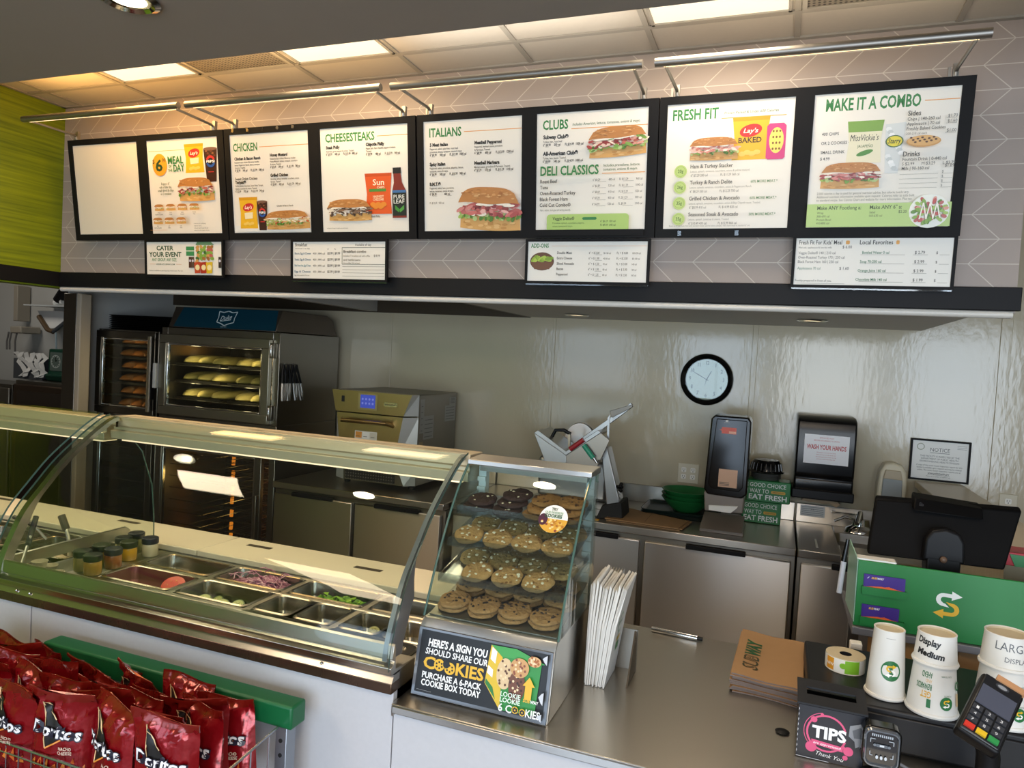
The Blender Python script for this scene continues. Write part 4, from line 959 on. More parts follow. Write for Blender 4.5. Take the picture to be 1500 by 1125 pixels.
# deeper pans left of the divider
for i, (x0, x1) in enumerate(((-2.66, -2.375), (-2.97, -2.69), (-3.28, -3.0))):
    for k, (y0, y1) in enumerate(((1.61, 1.80), (1.85, 2.04))):
        pan(x0, x1, y0, y1, '%s deep food pan %s of the left section' % (('right', 'middle', 'left')[i], ('in front', 'at the back')[k]), 0.11, 0.918)
        if i < 2:
            m = MB(); col = [mat('sliced cold meat', '#a9847a', 0.45, 0, 0.2, 20), mat('shredded pale filling', '#c9b6a0', 0.5, 0, 0.2, 40)][(i + k) % 2]
            n_ = 9; g_ = [[((x0 + 0.022) + (x1 - x0 - 0.044) * a / n_, (y0 + 0.022) + (y1 - y0 - 0.044) * b2 / n_, 0.845 + 0.035 * math.sin(PI * a / n_) * math.sin(PI * b2 / n_) + r.uniform(-.006, .006)) for b2 in range(n_ + 1)] for a in range(n_ + 1)]
            m.add([p for row in g_ for p in row], [(a * (n_ + 1) + b2, (a + 1) * (n_ + 1) + b2, (a + 1) * (n_ + 1) + b2 + 1, a * (n_ + 1) + b2 + 1) for a in range(n_) for b2 in range(n_)], col)
            m.box(x0 + .022, x1 - .022, y0 + .022, y1 - .022, .81, .845, col)
            stuff(m, 'sandwich_filling', '%s in the %s deep pan %s' % (('cold meat', 'shredded filling')[(i + k) % 2], ('right', 'middle')[i], ('in front', 'at the back')[k]), 'food')
def utensil(name, label, path, r0, grip, gm, gr):
    t_ = thing(name, label, 'utensil', path[0])
    MB().tube(path, r0, 8, STEEL).build('shaft', t_); MB().tube(grip, gr, 10, gm).build('grip', t_)
P0 = atY(102, 795, 1.98); P1 = atY(97, 775, 1.98); P2 = atY(90, 755, 1.98)
utensil('serving_scoop', 'dark handled scoop standing in the left section pans', [P0 - Vector((0, 0, .05)), P0, P1], 0.007, [P1, P2], mat('dark grey grip', '#3a3a32', 0.5), 0.0135)
P0 = atY(33, 822, 1.62); P1 = atY(45, 785, 1.66); P2 = atY(53, 757, 1.70)
utensil('serving_tongs', 'black and steel tongs leaning at the front of the left section', [P0 - Vector((0, 0, .03)), P0, P1], 0.005, [P0 * .4 + P1 * .6, P2], mat('blue black grip', '#20242c', 0.4), 0.009)
P0 = atY(68, 790, 2.0); P1 = atY(50, 770, 1.98); P2 = atY(20, 757, 1.96)
utensil('serving_spoon', 'flat steel spoon lying across the back left pans', [P0, P1], 0.005, [P1, P2], mat('dark grey grip', '#3a3a32', 0.5), 0.008)

# curved glass guards
PROF = [(1.453, 0.985), (1.453, 1.006), (1.459, 1.045), (1.483, 1.106), (1.524, 1.184), (1.585, 1.255), (1.654, 1.328), (1.748, 1.402), (1.815, 1.446), (1.85, 1.458)]
def smooth_prof(P, n=4):
    out = []
    for i in range(len(P) - 1):
        p0 = P[max(i - 1, 0)]; p1 = P[i]; p2 = P[i + 1]; p3 = P[min(i + 2, len(P) - 1)]
        for k in range(n):
            t_ = k / n
            out.append(tuple(0.5 * (2 * p1[j] + (p2[j] - p0[j]) * t_ + (2 * p0[j] - 5 * p1[j] + 4 * p2[j] - p3[j]) * t_ ** 2 + (-p0[j] + 3 * p1[j] - 3 * p2[j] + p3[j]) * t_ ** 3) for j in (0, 1)))
    return out + [P[-1]]
PR = smooth_prof(PROF)
def offset(P, d):
    o = []
    for i, p in enumerate(P):
        a = P[max(i - 1, 0)]; b2 = P[min(i + 1, len(P) - 1)]
        tx, tz = b2[0] - a[0], b2[1] - a[1]; l = math.hypot(tx, tz)
        o.append((p[0] + tz / l * d, p[1] - tx / l * d))
    return o
def guard(x0, x1, label, zoff, left_arm, right_arm):
    t_ = thing('glass_guard', label, 'glass guard', ((x0 + x1) / 2, 1.6, 0.985))
    inner = offset(PR, 0.006)
    n = len(PR); m = MB()
    vs = [(x0, p[0], p[1]) for p in PR] + [(x1, p[0], p[1]) for p in PR] + [(x0, p[0], p[1]) for p in inner] + [(x1, p[0], p[1]) for p in inner]
    m.add(vs, [(i, i + 1, n + i + 1, n + i) for i in range(n - 1)] + [(2 * n + i, 3 * n + i, 3 * n + i + 1, 2 * n + i + 1) for i in range(n - 1)], GLASSW)
    m.add(vs, [(i, 2 * n + i, 2 * n + i + 1, i + 1) for i in range(n - 1)] + [(n + i, n + i + 1, 3 * n + i + 1, 3 * n + i) for i in range(n - 1)], GEDGE)
    m.build('curved_pane', t_)
    m = MB(); m.prism([(1.955, 1.448), (1.865, 1.450), (1.858, 1.418), (1.866, 1.414), (1.866, 1.402), (1.853, 1.400), (1.856, 1.372), (1.955, 1.372)], 'x', x0, x1, mat('satin champagne rail', '#dccdb0', 0.42, 0.6, 0.03, 6)); m.v = [(a, b2, c + zoff) for a, b2, c in m.v]
    m.build('top_rail', t_, smooth=20, bevel=0.002)
    MB().box(x0 + 0.03, x1 - 0.03, 1.875, 1.935, 1.364 + zoff, 1.372 + zoff, mat('warm counter light', '#fff4e0', 0.4, emit='#ffd9a2', estr=1.2)).build('light_strip', t_, smooth=0)
    area('counter_lamp', ((x0 + x1) / 2, 1.905, 1.36 + zoff), ((x0 + x1) / 2, 1.86, 0.9), x1 - x0 - 0.1, 0.05, 2.6 * (x1 - x0) / 1.4, (1.0, 0.78, 0.52))
    return t_, inner
def arm(t_, x0, x1, P, taper, m_, name='support_arm', bottom=0.09):
    """a metal arm that follows the glass from inside, wide at the foot"""
    o1 = offset(P, 0.008); m = MB(); rs = []
    n = len(P)
    for i in range(n):
        k = i / (n - 1)
        w = bottom if P[i][1] < 1.17 else max(0.014, bottom - (P[i][1] - 1.17) * taper)
        o2 = offset(P, 0.008 + w)
        rs.append([(x0, *o1[i]), (x1, *o1[i]), (x1, *o2[i]), (x0, *o2[i])])
    m.rings(rs, m_); m.build(name, t_, smooth=25)
tR, inn = guard(-2.168, -0.808, 'curved glass guard over the food pans beside the cookie case', 0.0, True, True)
ARMG = mat('grey metal arm', '#8d9198', 0.4, 0.7, 0.03, 10)
seg = [p for p in PR if p[1] > 1.0]
arm(tR, -0.830, -0.818, seg, 0.9, ARMG, 'support_arm', 0.075)
arm(tR, -2.150, -2.128, seg, 0.25, mat('polished arm', '#b4b4b2', 0.2, 1.0), 'support_arm', 0.03)
m = MB(); m.prism([p for p in offset(PR, 0.012)] + [(1.92, 1.40), (2.0, 1.31), (2.05, 1.18), (2.065, 1.05), (2.068, 0.93), (1.48, 0.94)], 'x', -2.182, -2.177, GLASSW)
m.build('end_pane', tR, smooth=0)
MB().tube([(-2.1795, 1.92, 1.40), (-2.1795, 2.0, 1.31), (-2.1795, 2.05, 1.18), (-2.1795, 2.065, 1.05), (-2.1795, 2.068, 0.93)], 0.0022, 6, GEDGE).build('end_pane_edge', tR)
MB().lathe([(0.0005, 0), (0.012, 0), (0.012, 0.01), (0.0005, 0.01)], (0, 0, 0), 14, CHROME).move(lambda p: Vector((-2.14, 1.86 - p.z, 1.425 + p.y))).move(lambda p: p).build('hinge_knob', tR)
tL, inn = guard(-3.72, -2.20, 'curved glass guard over the left section, beside the green wall side', -0.012, False, False)

# ================================================================== cookie case
STZ = STEELD
cX0, cX1 = -0.786, -0.440
t = thing('cookie_case', 'slanted glass cookie display case with a black cookie sign on its base', 'display case', ((cX0 + cX1) / 2, 1.7, 0.9105))
b_ = MB(); b_.prism([(1.532, 0.9105), (1.90, 0.9105), (1.90, 1.083), (1.578, 1.083), (1.562, 1.066)], 'x', cX0, cX1, STEEL); b_.build('base', t, bevel=0.002)
va = Vector((0, 1.524, 0.914)); vb = Vector((0, 1.555, 1.066)); up_ = (vb - va).normalized(); nrm = Vector((0, -up_.z, up_.y))
SW, SH = cX1 - cX0 - 0.006, (vb - va).length
MB().hexa([(cX0 + .003, 1.524, .913), (cX1 - .003, 1.524, .913), (cX1 - .003, 1.531, .912), (cX0 + .003, 1.531, .912)], [(cX0 + .003, 1.555, 1.066), (cX1 - .003, 1.555, 1.066), (cX1 - .003, 1.5605, 1.066), (cX0 + .003, 1.5605, 1.066)], mat('clear sign holder', '#6c7076', 0.15, 0.3)).build('sign_holder', t, smooth=0)
p = Poster(0, 0, SW - .016, SH - .012, 0, '#07080b', fn=lambda a, c, d: Vector((cX0 + .011 + a, 0, 0)) + va + up_ * (c + .007) + nrm * (d + .0006))
p.E = lambda u, v, ru, rv, c, **k: p.ell(p.X(u), p.Y(v), ru * p.w, rv * p.h, c, **k)
p.T("HERE'S A SIGN YOU", .065, .245, .115, '#f4f4f2', .475, bold=.035, shear=.08); p.T('SHOULD SHARE OUR', .05, .375, .095, '#f4f4f2', .50, bold=.02, shear=.08)
YEL = '#e6b42c'
p.T('C', .045, .60, .18, YEL, .095, bold=.03); p.T('KIES', .31, .61, .18, YEL, .22, bold=.03)
def cookie_art(p, u, v, r_, bite=False):
    p.E(u, v, r_, r_ * p.w / p.h, YEL, n=18)
    if bite: p.E(u + r_ * .1 - .035, v - .06, .028, .07, '#07080b', n=10)
    for q in range(6): p.E(u + r_ * .55 * math.cos(q * 1.05 + .4), v + r_ * .5 * math.sin(q * 1.05 + .4) * p.w / p.h, .0075, .017, '#07080b', n=7)
cookie_art(p, .175, .515, .043); cookie_art(p, .262, .535, .043, True)
p.T('PURCHASE A 6-PACK', .05, .755, .095, '#f4f4f2', .475, bold=.03); p.T('COOKIE BOX TODAY', .05, .875, .095, '#f4f4f2', .475, bold=.03)
p.L(.02, .955, .14, .96, .006, '#8a8a8a')
GB = '#2e8a3c'
p.P([(.565, .02), (.76, .01), (.98, .16), (.70, .30)], '#3d9a48'); p.P([(.565, .02), (.66, .18), (.68, .98), (.545, .62)], '#d8b62c'); p.P([(.66, .17), (.955, .14), (.94, .95), (.68, .98)], GB)
p.P([(.575, .05), (.615, .11), (.61, .30), (.57, .24)], '#f2f2ea'); p.P([(.56, .34), (.60, .40), (.60, .52), (.555, .46)], '#f2f2ea'); p.P([(.552, .55), (.61, .66), (.64, .84), (.55, .62)], '#2e7a34')
p.P([(.63, .14), (.66, .20), (.665, .32), (.62, .27)], YEL)
for u, v, ru, rv, c, dk in ((.69, .42, .062, .24, '#d9bd92', '#5a3520'), (.79, .56, .062, .25, '#6d3f2a', '#3f2016'), (.80, .28, .07, .15, '#c99a62', '#8a4a34'), (.905, .14, .05, .08, '#d6a972', '#a8602c')):
    p.E(u, v, ru, rv, c, n=22)
    for q in range(16): a = q * 2.4; k = .2 + .75 * ((q * 37) % 10) / 10; p.E(u + ru * k * math.cos(a), v + rv * k * math.sin(a), .009, .022, dk if q % 3 else '#ecd2a8', n=6)
p.P([(.84, .52), (.885, .38), (.93, .52), (.91, .52), (.91, .72), (.86, .72), (.86, .52)], YEL)
p.T('LOOKIE', .685, .745, .07, '#dff0df', .15, bold=.02); p.T('LOOKIE', .685, .83, .07, '#dff0df', .15, bold=.02); p.T('SUB', .855, .76, .045, YEL, .05, bold=.03); p.T('WAY', .908, .76, .045, '#f4f4f2', .06, bold=.03)
p.T('6 C', .68, .97, .11, '#f4f4f2', .10, bold=.02); cookie_art(p, .805, .91, .024); cookie_art(p, .86, .92, .024); p.T('KIES', .885, .97, .11, '#f4f4f2', .105, bold=.02)
for v, q in ((.0, .12), (.56, .16), (.88, .09)): p.P([(1.0, v), (.985, v + .02), (.965, v + q * .5), (.985, v + q), (1.0, v + q + .03)], '#c9cdd4')
o = p.build('sign', t); o['label'] = 'black sign reading cookies in yellow'
gl = MB(); fy0, fz0, fy1, fz1 = 1.580, 1.084, 1.803, 1.432
CP = smooth_prof([(1.580, 1.084), (1.604, 1.140), (1.636, 1.205), (1.672, 1.268), (1.712, 1.332), (1.755, 1.387), (1.803, 1.432)], 3)
CI = offset(CP, 0.005); n = len(CP)
vs = [(x, p[0], p[1]) for P_ in (CP, CI) for x in (cX0, cX1) for p in P_]
gl.add(vs, [(i, i + 1, n + i + 1, n + i) for i in range(n - 1)] + [(2 * n + i, 3 * n + i, 3 * n + i + 1, 2 * n + i + 1) for i in range(n - 1)], GLASS)
gl.build('front_pane', t)
for x in (cX0, cX1):
    g_ = MB(); s_ = 0.004 if x == cX0 else -0.004
    g_.prism(offset(CP, 0.007) + [(1.888, 1.432), (1.888, 1.084)], 'x', min(x, x + s_), max(x, x + s_), GLASS); g_.build('side_pane', t, smooth=0)
    e_ = MB(); e_.tube([(x, p[0], p[1]) for p in CP], 0.003, 6, GEDGE); e_.build('pane_edge', t)
MB().prism([(1.80, 1.433), (1.80, 1.447), (1.895, 1.451), (1.895, 1.433)], 'x', cX0 - .002, cX1 + .002, STEEL).build('top_strip', t, bevel=0.002)
MB().box(cX0 + .02, cX1 - .02, 1.84, 1.875, 1.412, 1.433, STEELD).build('lamp_housing', t, smooth=0)
for x in (cX0 + .006, cX1 - .028):
    q = MB(); q.box(x, x + .022, 1.868, 1.892, 1.083, 1.433, mat('white plastic upright', '#c3d0d2', 0.4))
    for k in range(11): q.box(x - .001, x + .023, 1.860, 1.868, 1.10 + .028 * k, 1.112 + .028 * k, mat('white plastic upright', '#c3d0d2', 0.4))
    q.build('upright', t, smooth=0)
SHELF = glass('clear tray plastic', '#e9edf0', 0.05, 1.45, 0.08)
TR = [(1.316, 1.722), (1.241, 1.676), (1.160, 1.630)]
TT = math.tan(0.20)                                      # the trays slope towards the customer
def slab(mb, x0, x1, y0, y1, z, ya, d0, d1, m):
    mb.prism([(y0, z + (y0 - ya) * TT + d0), (y1, z + (y1 - ya) * TT + d0), (y1, z + (y1 - ya) * TT + d1), (y0, z + (y0 - ya) * TT + d1)], 'x', x0, x1, m)
for z, y in TR:
    s_ = MB(); slab(s_, cX0 + .008, cX1 - .008, y, 1.862, z, y, -.003, 0, SHELF); slab(s_, cX0 + .008, cX1 - .008, y, y + .003, z, y, 0, .019, SHELF)
    slab(s_, cX0 + .008, cX0 + .011, y, 1.862, z, y, 0, .014, SHELF); slab(s_, cX1 - .011, cX1 - .008, y, 1.862, z, y, 0, .014, SHELF); s_.build('tray', t, smooth=0)
s_ = MB(); slab(s_, cX0 + .008, cX1 - .008, 1.592, 1.862, 1.0875, 1.592, -.003, 0, STEELD); s_.build('bottom_tray', t, smooth=0)
q0, q1 = Vector((0, 1.695, 1.3055)), Vector((0, 1.736, 1.3645))
sv = (q1 - q0).normalized(); sn = Vector((0, -sv.z, sv.y)); s0 = Vector((-0.508, 1.7125, 1.3345)) + sn * .0012
st = Art(lambda a, c, d: s0 + Vector((a, 0, 0)) + sv * c + sn * (d + .0005))
st.ell(0, 0, .037, .037, '#f0efe8', 28); st.poly([(.037 * math.cos(a), .037 * math.sin(a)) for a in [math.radians(180 + k * 12) for k in range(16)]], '#d9a23a')
st.ell(-.026, -.004, .012, .016, '#4a2438', 14)
rr_ = random.Random(3)
for q in range(26): a = rr_.uniform(3.3, 6.1); k = rr_.uniform(.006, .034); st.ell(k * math.cos(a), k * math.sin(a), .0035, .003, rr_.choice(['#e8c46a', '#b5702a', '#8a3a34', '#f1d690', '#c98a30']), 7)
st.text('TRY', 0, .021, .007, '#1f3a26', al='c', bold=.03); st.text('OUR FAVORITE', 0, .0125, .0055, GRN, al='c', bold=.01); st.text('COOKIES', 0, .002, .0085, '#1f5a34', al='c', bold=.03)
o = st.build('round_sticker', t); o['label'] = 'round white sticker reading cookies'

# cookies
CK = {'choc': ('#3a2320', '#e8d8b8'), 'oat': ('#94683a', '#4f2f1c'), 'white': ('#b88f5a', '#e6dcc2'), 'whiteb': ('#9a7f50', '#e2d8be'), 'chip': ('#a67c4e', '#33201a')}
def cookie_mesh(kind, seed):
    rnd = random.Random(seed); c, d = CK[kind]
    dm = mat('cookie dough ' + kind, c, 0.8, 0, 0.34, 55, bump=1.0, bscale=110); cm = mat('cookie chips ' + kind, d, 0.45)
    R = 0.0405; n = 36; m = MB(); rs = []
    ph = [rnd.uniform(0, 6.28) for _ in range(8)]
    def rim(a): return 1 + .035 * math.sin(2 * a + ph[0]) + .022 * math.sin(5 * a + ph[1]) + .015 * math.sin(9 * a + ph[2]) + rnd.uniform(-.012, .012)
    for rad, z in ((0.001, 0.0), (0.86, 0.0), (0.97, 0.002), (1.0, 0.0050), (0.95, 0.0085), (0.85, 0.0105), (0.7, 0.0113), (0.5, 0.0117), (0.3, 0.0118), (0.12, 0.0118), (0.001, 0.0118)):
        row = []
        for q in range(n):
            a_ = 2 * PI * q / n; k = rad * (rim(a_) if rad > .3 else 1); x, y = R * k * math.cos(a_), R * k * math.sin(a_)
            bump_ = .0011 * math.sin(260 * x + ph[3]) * math.cos(230 * y + ph[4]) + .0009 * math.sin(470 * x + 310 * y + ph[5]) if z > .008 else 0
            row.append((x, y, z + bump_))
        rs.append(row)
    m.rings(rs, dm)
    for q in range({'choc': 5, 'oat': 14, 'chip': 15}.get(kind, 11)):
        a_ = rnd.uniform(0, 6.28); k = R * math.sqrt(rnd.uniform(0, .72)); sz = rnd.uniform(.0026, .0052)
        m.ball((k * math.cos(a_), k * math.sin(a_), .0112), sz, 6, 4, cm, rnd.uniform(.7, 1.5), rnd.uniform(.6, 1.2), .5)
    for q in range(8 if kind in ('white', 'whiteb') else 0):
        a_ = rnd.uniform(0, 6.28); k = R * math.sqrt(rnd.uniform(0, .8)); m.ball((k * math.cos(a_), k * math.sin(a_), .0112), rnd.uniform(.0025, .005), 6, 4, mat('cookie crack ' + kind, {'white': '#8a5f34', 'whiteb': '#5f4c2c'}[kind], .8), 1.2, .8, .35)
    o = m.build('cookie', None); o.location = (0, 0, -5); return o
CKP = {}
def cookie(kind, x, y, z, label, rot=(0, 0, 0), var=0):
    key = (kind, var)
    if key not in CKP: CKP[key] = cookie_mesh(kind, 17 * var + len(kind)); o = CKP[key]
    else: o = CKP[key].copy(); COL.objects.link(o)
    o.location = (x, y, z); o.rotation_euler = (Matrix.Rotation(rot[0], 3, 'X') @ Matrix.Rotation(rot[1], 3, 'Y') @ Matrix.Rotation(rot[2], 3, 'Z')).to_euler()
    tag(o, label, 'cookie', 'cookies in the glass case')
ORD = ['leftmost', 'second from left', 'third from left', 'fourth from left']
xs4 = [cX0 + .052 + .0805 * i for i in range(4)]
SLP = 0.20
def on_tray(kind, x, y, base, k, label, spin, var=0, lean=0.0, tx=0.0):
    z0, ya = base
    th = SLP + lean
    z = z0 + (y - ya) * TT + .0006 + .0125 * k + .0405 * math.sin(lean) * .95
    cookie(kind, x, y - .0025 * k, z, label, (th, tx, spin), var)
for i, (x, y, k) in enumerate(((-.735, 1.768, 0), (-.652, 1.768, 0), (-.728, 1.783, 1), (-.645, 1.79, 1), (-.638, 1.81, 2))):
    on_tray('choc', x, y, TR[0], k, 'dark chocolate cookie on the top tray, ' + ['front left', 'front right', 'upper left of the pile', 'upper right of the pile', 'topmost at the back'][i], i, i % 2)
for i, (x, y, k) in enumerate(((-.565, 1.768, 0), (-.487, 1.768, 0), (-.56, 1.778, 1), (-.486, 1.782, 1), (-.552, 1.80, 2), (-.484, 1.805, 2))):
    on_tray('oat', x, y, TR[0], k, 'oat cookie on the top tray, ' + ['bottom left of the pile', 'bottom right of the pile', 'middle left of the pile', 'middle right of the pile', 'top left of the pile', 'top right of the pile'][i], i, i % 2)
for i, x in enumerate(xs4):
    on_tray('white', x - .004, 1.724, TR[1], 0, 'white chip cookie on the second tray, front row, ' + ORD[i], i * 1.3, i % 3, .16)
    on_tray('whiteb', x + .010, 1.804, TR[1], 0, 'white chip cookie on the second tray, back row, ' + ORD[i], i * 1.1, i % 2, .14)
for i in range(3):
    on_tray('white', cX0 + .095 + .0815 * i, 1.680, TR[2], 0, 'white chip cookie on the third tray, front row, ' + ORD[i], i, (i + 1) % 3, .16)
for i in range(4):
    on_tray('whiteb', xs4[i] + .003, 1.758, TR[2], 0, 'white chip cookie on the third tray, middle row, ' + ORD[i], i * 2, (i + 1) % 2, .14)
for i in range(3):
    on_tray('whiteb', cX0 + .09 + .0815 * i, 1.822, TR[2], 0, 'white chip cookie on the third tray, back row, ' + ORD[i], i * 2.2, i % 2)
BT = (1.088, 1.592)
for i in range(4):
    for k in range(2): on_tray('chip', xs4[i] + .004 * k, 1.641, BT, k, 'chocolate chip cookie on the bottom tray, front row, %s, %s' % (ORD[i], ('under another', 'on top')[k]), i + k, (i + k) % 3)
for i in range(4):
    for k in range(2): on_tray('chip', xs4[i] + .010, 1.726, BT, k, 'chocolate chip cookie on the bottom tray, middle row, %s, %s' % (ORD[i], ('under another', 'on top')[k]), i - k, (i + k) % 3)
for i in range(4):
    on_tray('chip', xs4[i], 1.811, BT, 0, 'chocolate chip cookie on the bottom tray, back row, ' + ORD[i], i * 1.7, i % 3)
# ================================================================== ovens and cabinets in the niche
def pprism(mb, pts, Y0, Y1, m):
    return mb.prism([(atY(x, y, Y0).x, atY(x, y, Y0).z) for x, y in pts], 'y', Y0, Y1, m)
OVEN = mat('oven steel', '#8f8a80', 0.34, 1.0, rvar=0.05, nscale=5)
OVENI = mat('oven interior', '#3a352d', 0.45, 0.6)
GLASSO = glass('oven door glass', '#e4e8dc', 0.02, 1.5)
WIRE = mat('wire rack', '#8a867c', 0.3, 1.0)
def shell(mb, x0, x1, y0, y1, z0, z1, w, m, mi):
    mb.box(x0, x0 + w, y0, y1, z0, z1, m); mb.box(x1 - w, x1, y0, y1, z0, z1, m)
    mb.box(x0 + w, x1 - w, y0, y1, z0, z0 + w, m); mb.box(x0 + w, x1 - w, y0, y1, z1 - w, z1, m)
    mb.box(x0 + w, x1 - w, y1 - w, y1, z0 + w, z1 - w, mi)
def door(t, name, x0, x1, z0, z1, y, fw, m, gl, th=0.03, label=None):
    f = MB()
    f.box(x0, x1, y, y + th, z0, z0 + fw, m); f.box(x0, x1, y, y + th, z1 - fw, z1, m)
    f.box(x0, x0 + fw, y, y + th, z0 + fw, z1 - fw, m); f.box(x1 - fw, x1, y, y + th, z0 + fw, z1 - fw, m)
    i = 0.012
    for a in ((x0 + fw, x0 + fw + i, z0 + fw, z1 - fw), (x1 - fw - i, x1 - fw, z0 + fw, z1 - fw), (x0 + fw + i, x1 - fw - i, z0 + fw, z0 + fw + i), (x0 + fw + i, x1 - fw - i, z1 - fw - i, z1 - fw)):
        f.box(a[0], a[1], y + 0.006, y + th, a[2], a[3], CHROME)
    o = f.build(name, t, bevel=0.003)
    MB().box(x0 + fw + i, x1 - fw - i, y + 0.012, y + 0.016, z0 + fw + i, z1 - fw - i, gl).build('door_glass', o, local=True, smooth=0).location = Vector((0, 0, 0)) - Vector(t['_o'])
    return o
def sub(o, t, mb, name, **k):
    """a sub-part of part o, given in world metres"""
    s_ = mb.build(name, o, local=True, **k); s_.location = -Vector(t['_o']); return s_
# --- main oven
t = thing('bread_oven', 'large stainless bread oven with a teal hood panel and glass door', 'oven', (-3.32, 3.9, 1.225))
b = MB(); shell(b, -3.79, -2.854, 3.602, 4.22, 1.225, 1.797, 0.05, OVEN, OVENI); b.build('body', t, bevel=0.003)
d_ = door(t, 'door', -3.775, -2.905, 1.235, 1.752, 3.570, 0.055, mat('oven door steel', '#a8a596', 0.36, 1.0, rvar=0.05), GLASSO)
hn = MB(); hn.box(-3.80, -3.775, 3.545, 3.575, 1.40, 1.56, mat('grey handle', '#b9b9b4', 0.4)); sub(d_, t, hn, 'handle', bevel=0.004)
for z in (1.26, 1.64):
    h_ = MB(); h_.box(-2.90, -2.868, 3.565, 3.60, z, z + 0.09, OVEN); h_.box(-2.897, -2.885, 3.560, 3.568, z + .01, z + .08, CHROME); h_.build('hinge', t, bevel=0.003)
hd = MB(); hd.prism([(3.565, 1.80), (3.62, 1.932), (4.08, 1.932), (4.15, 1.90), (4.20, 1.80)], 'x', -3.70, -2.86, mat('hood brown steel', '#5f554a', 0.4, 0.8)); hd.build('hood', t, bevel=0.003)
hv = Vector((0, .055, .132)).normalized(); hnm = Vector((0, -hv.z, hv.y))
a_ = Art(lambda x, y, d: Vector((-3.66 + x, 3.5655, 1.802)) + hv * y + hnm * (d + .001))
a_.poly([(0, .002), (.795, .002), (.77, .138), (.03, .138)], mat('teal hood panel', '#0c3442', 0.3, 0, 0.05, 6))
LG = '#b9c4c4'; cx = .40
sh_ = [(cx - .07, .118), (cx - .035, .112), (cx, .122), (cx + .035, .112), (cx + .07, .118), (cx + .062, .075), (cx + .066, .045), (cx + .03, .035), (cx, .022), (cx - .03, .035), (cx - .066, .045), (cx - .062, .075), (cx - .07, .118)]
a_.path(sh_, .006, LG); a_.text('Duke', cx, .06, .032, LG, al='c', shear=.35, rot=.18, bold=.01); a_.line(cx - .04, .05, cx + .04, .062, .004, LG); a_.text('BREAD OVEN', cx, .01, .006, LG, al='c')
a_.build('hood_panel', t)
for k, z in enumerate((1.335, 1.445, 1.555)):
    w = MB()
    for q in range(9): w.tube([(-3.72 + .10 * q, 3.62, z), (-3.72 + .10 * q, 4.16, z)], .0025, 6, WIRE)
    for y in (3.63, 3.9, 4.15): w.tube([(-3.735, y, z), (-2.91, y, z)], .003, 6, WIRE)
    w.build('rack', t)
    for g_ in range(2):
        x0 = (-3.72, -3.29)[g_]
        tr = thing('bread_tray', 'dark baking tray on the %s oven rack, %s' % (('lowest', 'middle', 'top')[k], ('left', 'right')[g_]), 'tray', (x0 + .185, 3.85, z + .003), 'trays in the bread oven')
        MB().box(x0, x0 + .37, 3.66, 4.08, z + .003, z + .007, OVENI).build('pan', tr, smooth=0); MB().box(x0, x0 + .37, 3.655, 3.66, z + .003, z + .016, OVENI).build('lip', tr, smooth=0)
        for q in range(3):
            lb = MB(); rs = []
            cxl = x0 + .065 + .12 * q
            for u in range(11):
                v = -1 + 2 * u / 10; k_ = max(0.03, (1 - abs(v) ** 3.2)) ** .5
                rs.append([(cxl + .064 * k_ * math.cos(a), 3.86 + .19 * v, z + .007 + .018 + (.045 * math.sin(a) if math.sin(a) > 0 else .018 * math.sin(a)) * k_) for a in [2 * PI * s_ / 16 for s_ in range(16)]])
            lb.rings(rs, mat('pale dough loaf', '#c9b46a', 0.6, 0, 0.12, 12))
            tag(lb.build('bread_loaf', None), 'pale bread loaf on the %s oven rack, %s tray, %s' % (('lowest', 'middle', 'top')[k], ('left', 'right')[g_], ('leftmost', 'middle', 'rightmost')[q]), 'bread', 'loaves in the bread oven')
# interior lamp
ol = thing('oven_lamp', 'small glowing lamp at the back inside the bread oven', 'lamp', (-3.38, 4.14, 1.66))
MB().ball((-3.38, 4.13, 1.66), .018, 12, 8, mat('oven lamp glow', '#ffffff', 0.4, emit='#ffb45a', estr=14)).build('bulb', ol); MB().lathe([(.03, 0), (.03, .02), (.001, .02)], (0, 0, 0), 14, CHROME).move(lambda p: Vector((-3.38 + p.x, 4.168 - p.z, 1.66 + p.y))).build('socket', ol)
def glow(name, loc, e, col, r=.03):
    l = bpy.data.lights.new(name, 'POINT'); l.energy = e; l.color = col; l.shadow_soft_size = r
    o = bpy.data.objects.new(name, l); COL.objects.link(o); o.location = loc
for q in ((-3.56, 3.63, 1.41), (-3.12, 3.63, 1.41), (-3.34, 3.63, 1.52), (-3.56, 3.63, 1.64), (-3.12, 3.63, 1.64)): glow('oven_fill', q, 0.75, (1, .82, .55))  # fill points added just behind the oven door to brighten the loaves
# --- control band and lower proofer
t = thing('proofing_cabinet', 'tall glass door proofing cabinet under the bread oven with glowing racks', 'cabinet', (-3.32, 3.9, 0))
b = MB(); shell(b, -3.79, -2.854, 3.60, 4.22, 0.08, 1.085, 0.045, OVEN, OVENI); b.box(-3.79, -2.854, 3.60, 4.22, 1.085, 1.225, OVEN); b.build('body', t, bevel=0.003)
for x in (-3.74, -2.90):
    for y in (3.66, 4.16): MB().lathe([(.025, 0), (.02, .08), (.001, .08)], (x, y, 0), 12, STEELD).build('foot', t)
cp = MB(); cp.box(-3.78, -2.87, 3.59, 3.60, 1.10, 1.205, mat('dark control panel', '#24231f', 0.4)); cp.build('control_panel', t, smooth=0)
for x in (-3.70, -3.64, -3.05): MB().lathe([(.020, 0), (.017, .02), (.001, .02)], (0, 0, 0), 16, mat('red brown knob', '#5a3a30', 0.4)).move(lambda p, x=x: Vector((x + p.x, 3.59 - p.z, 1.16 + p.y))).build('knob', t)
d_ = door(t, 'door', -3.775, -2.93, 0.12, 1.075, 3.568, 0.05, OVEN, GLASSO)
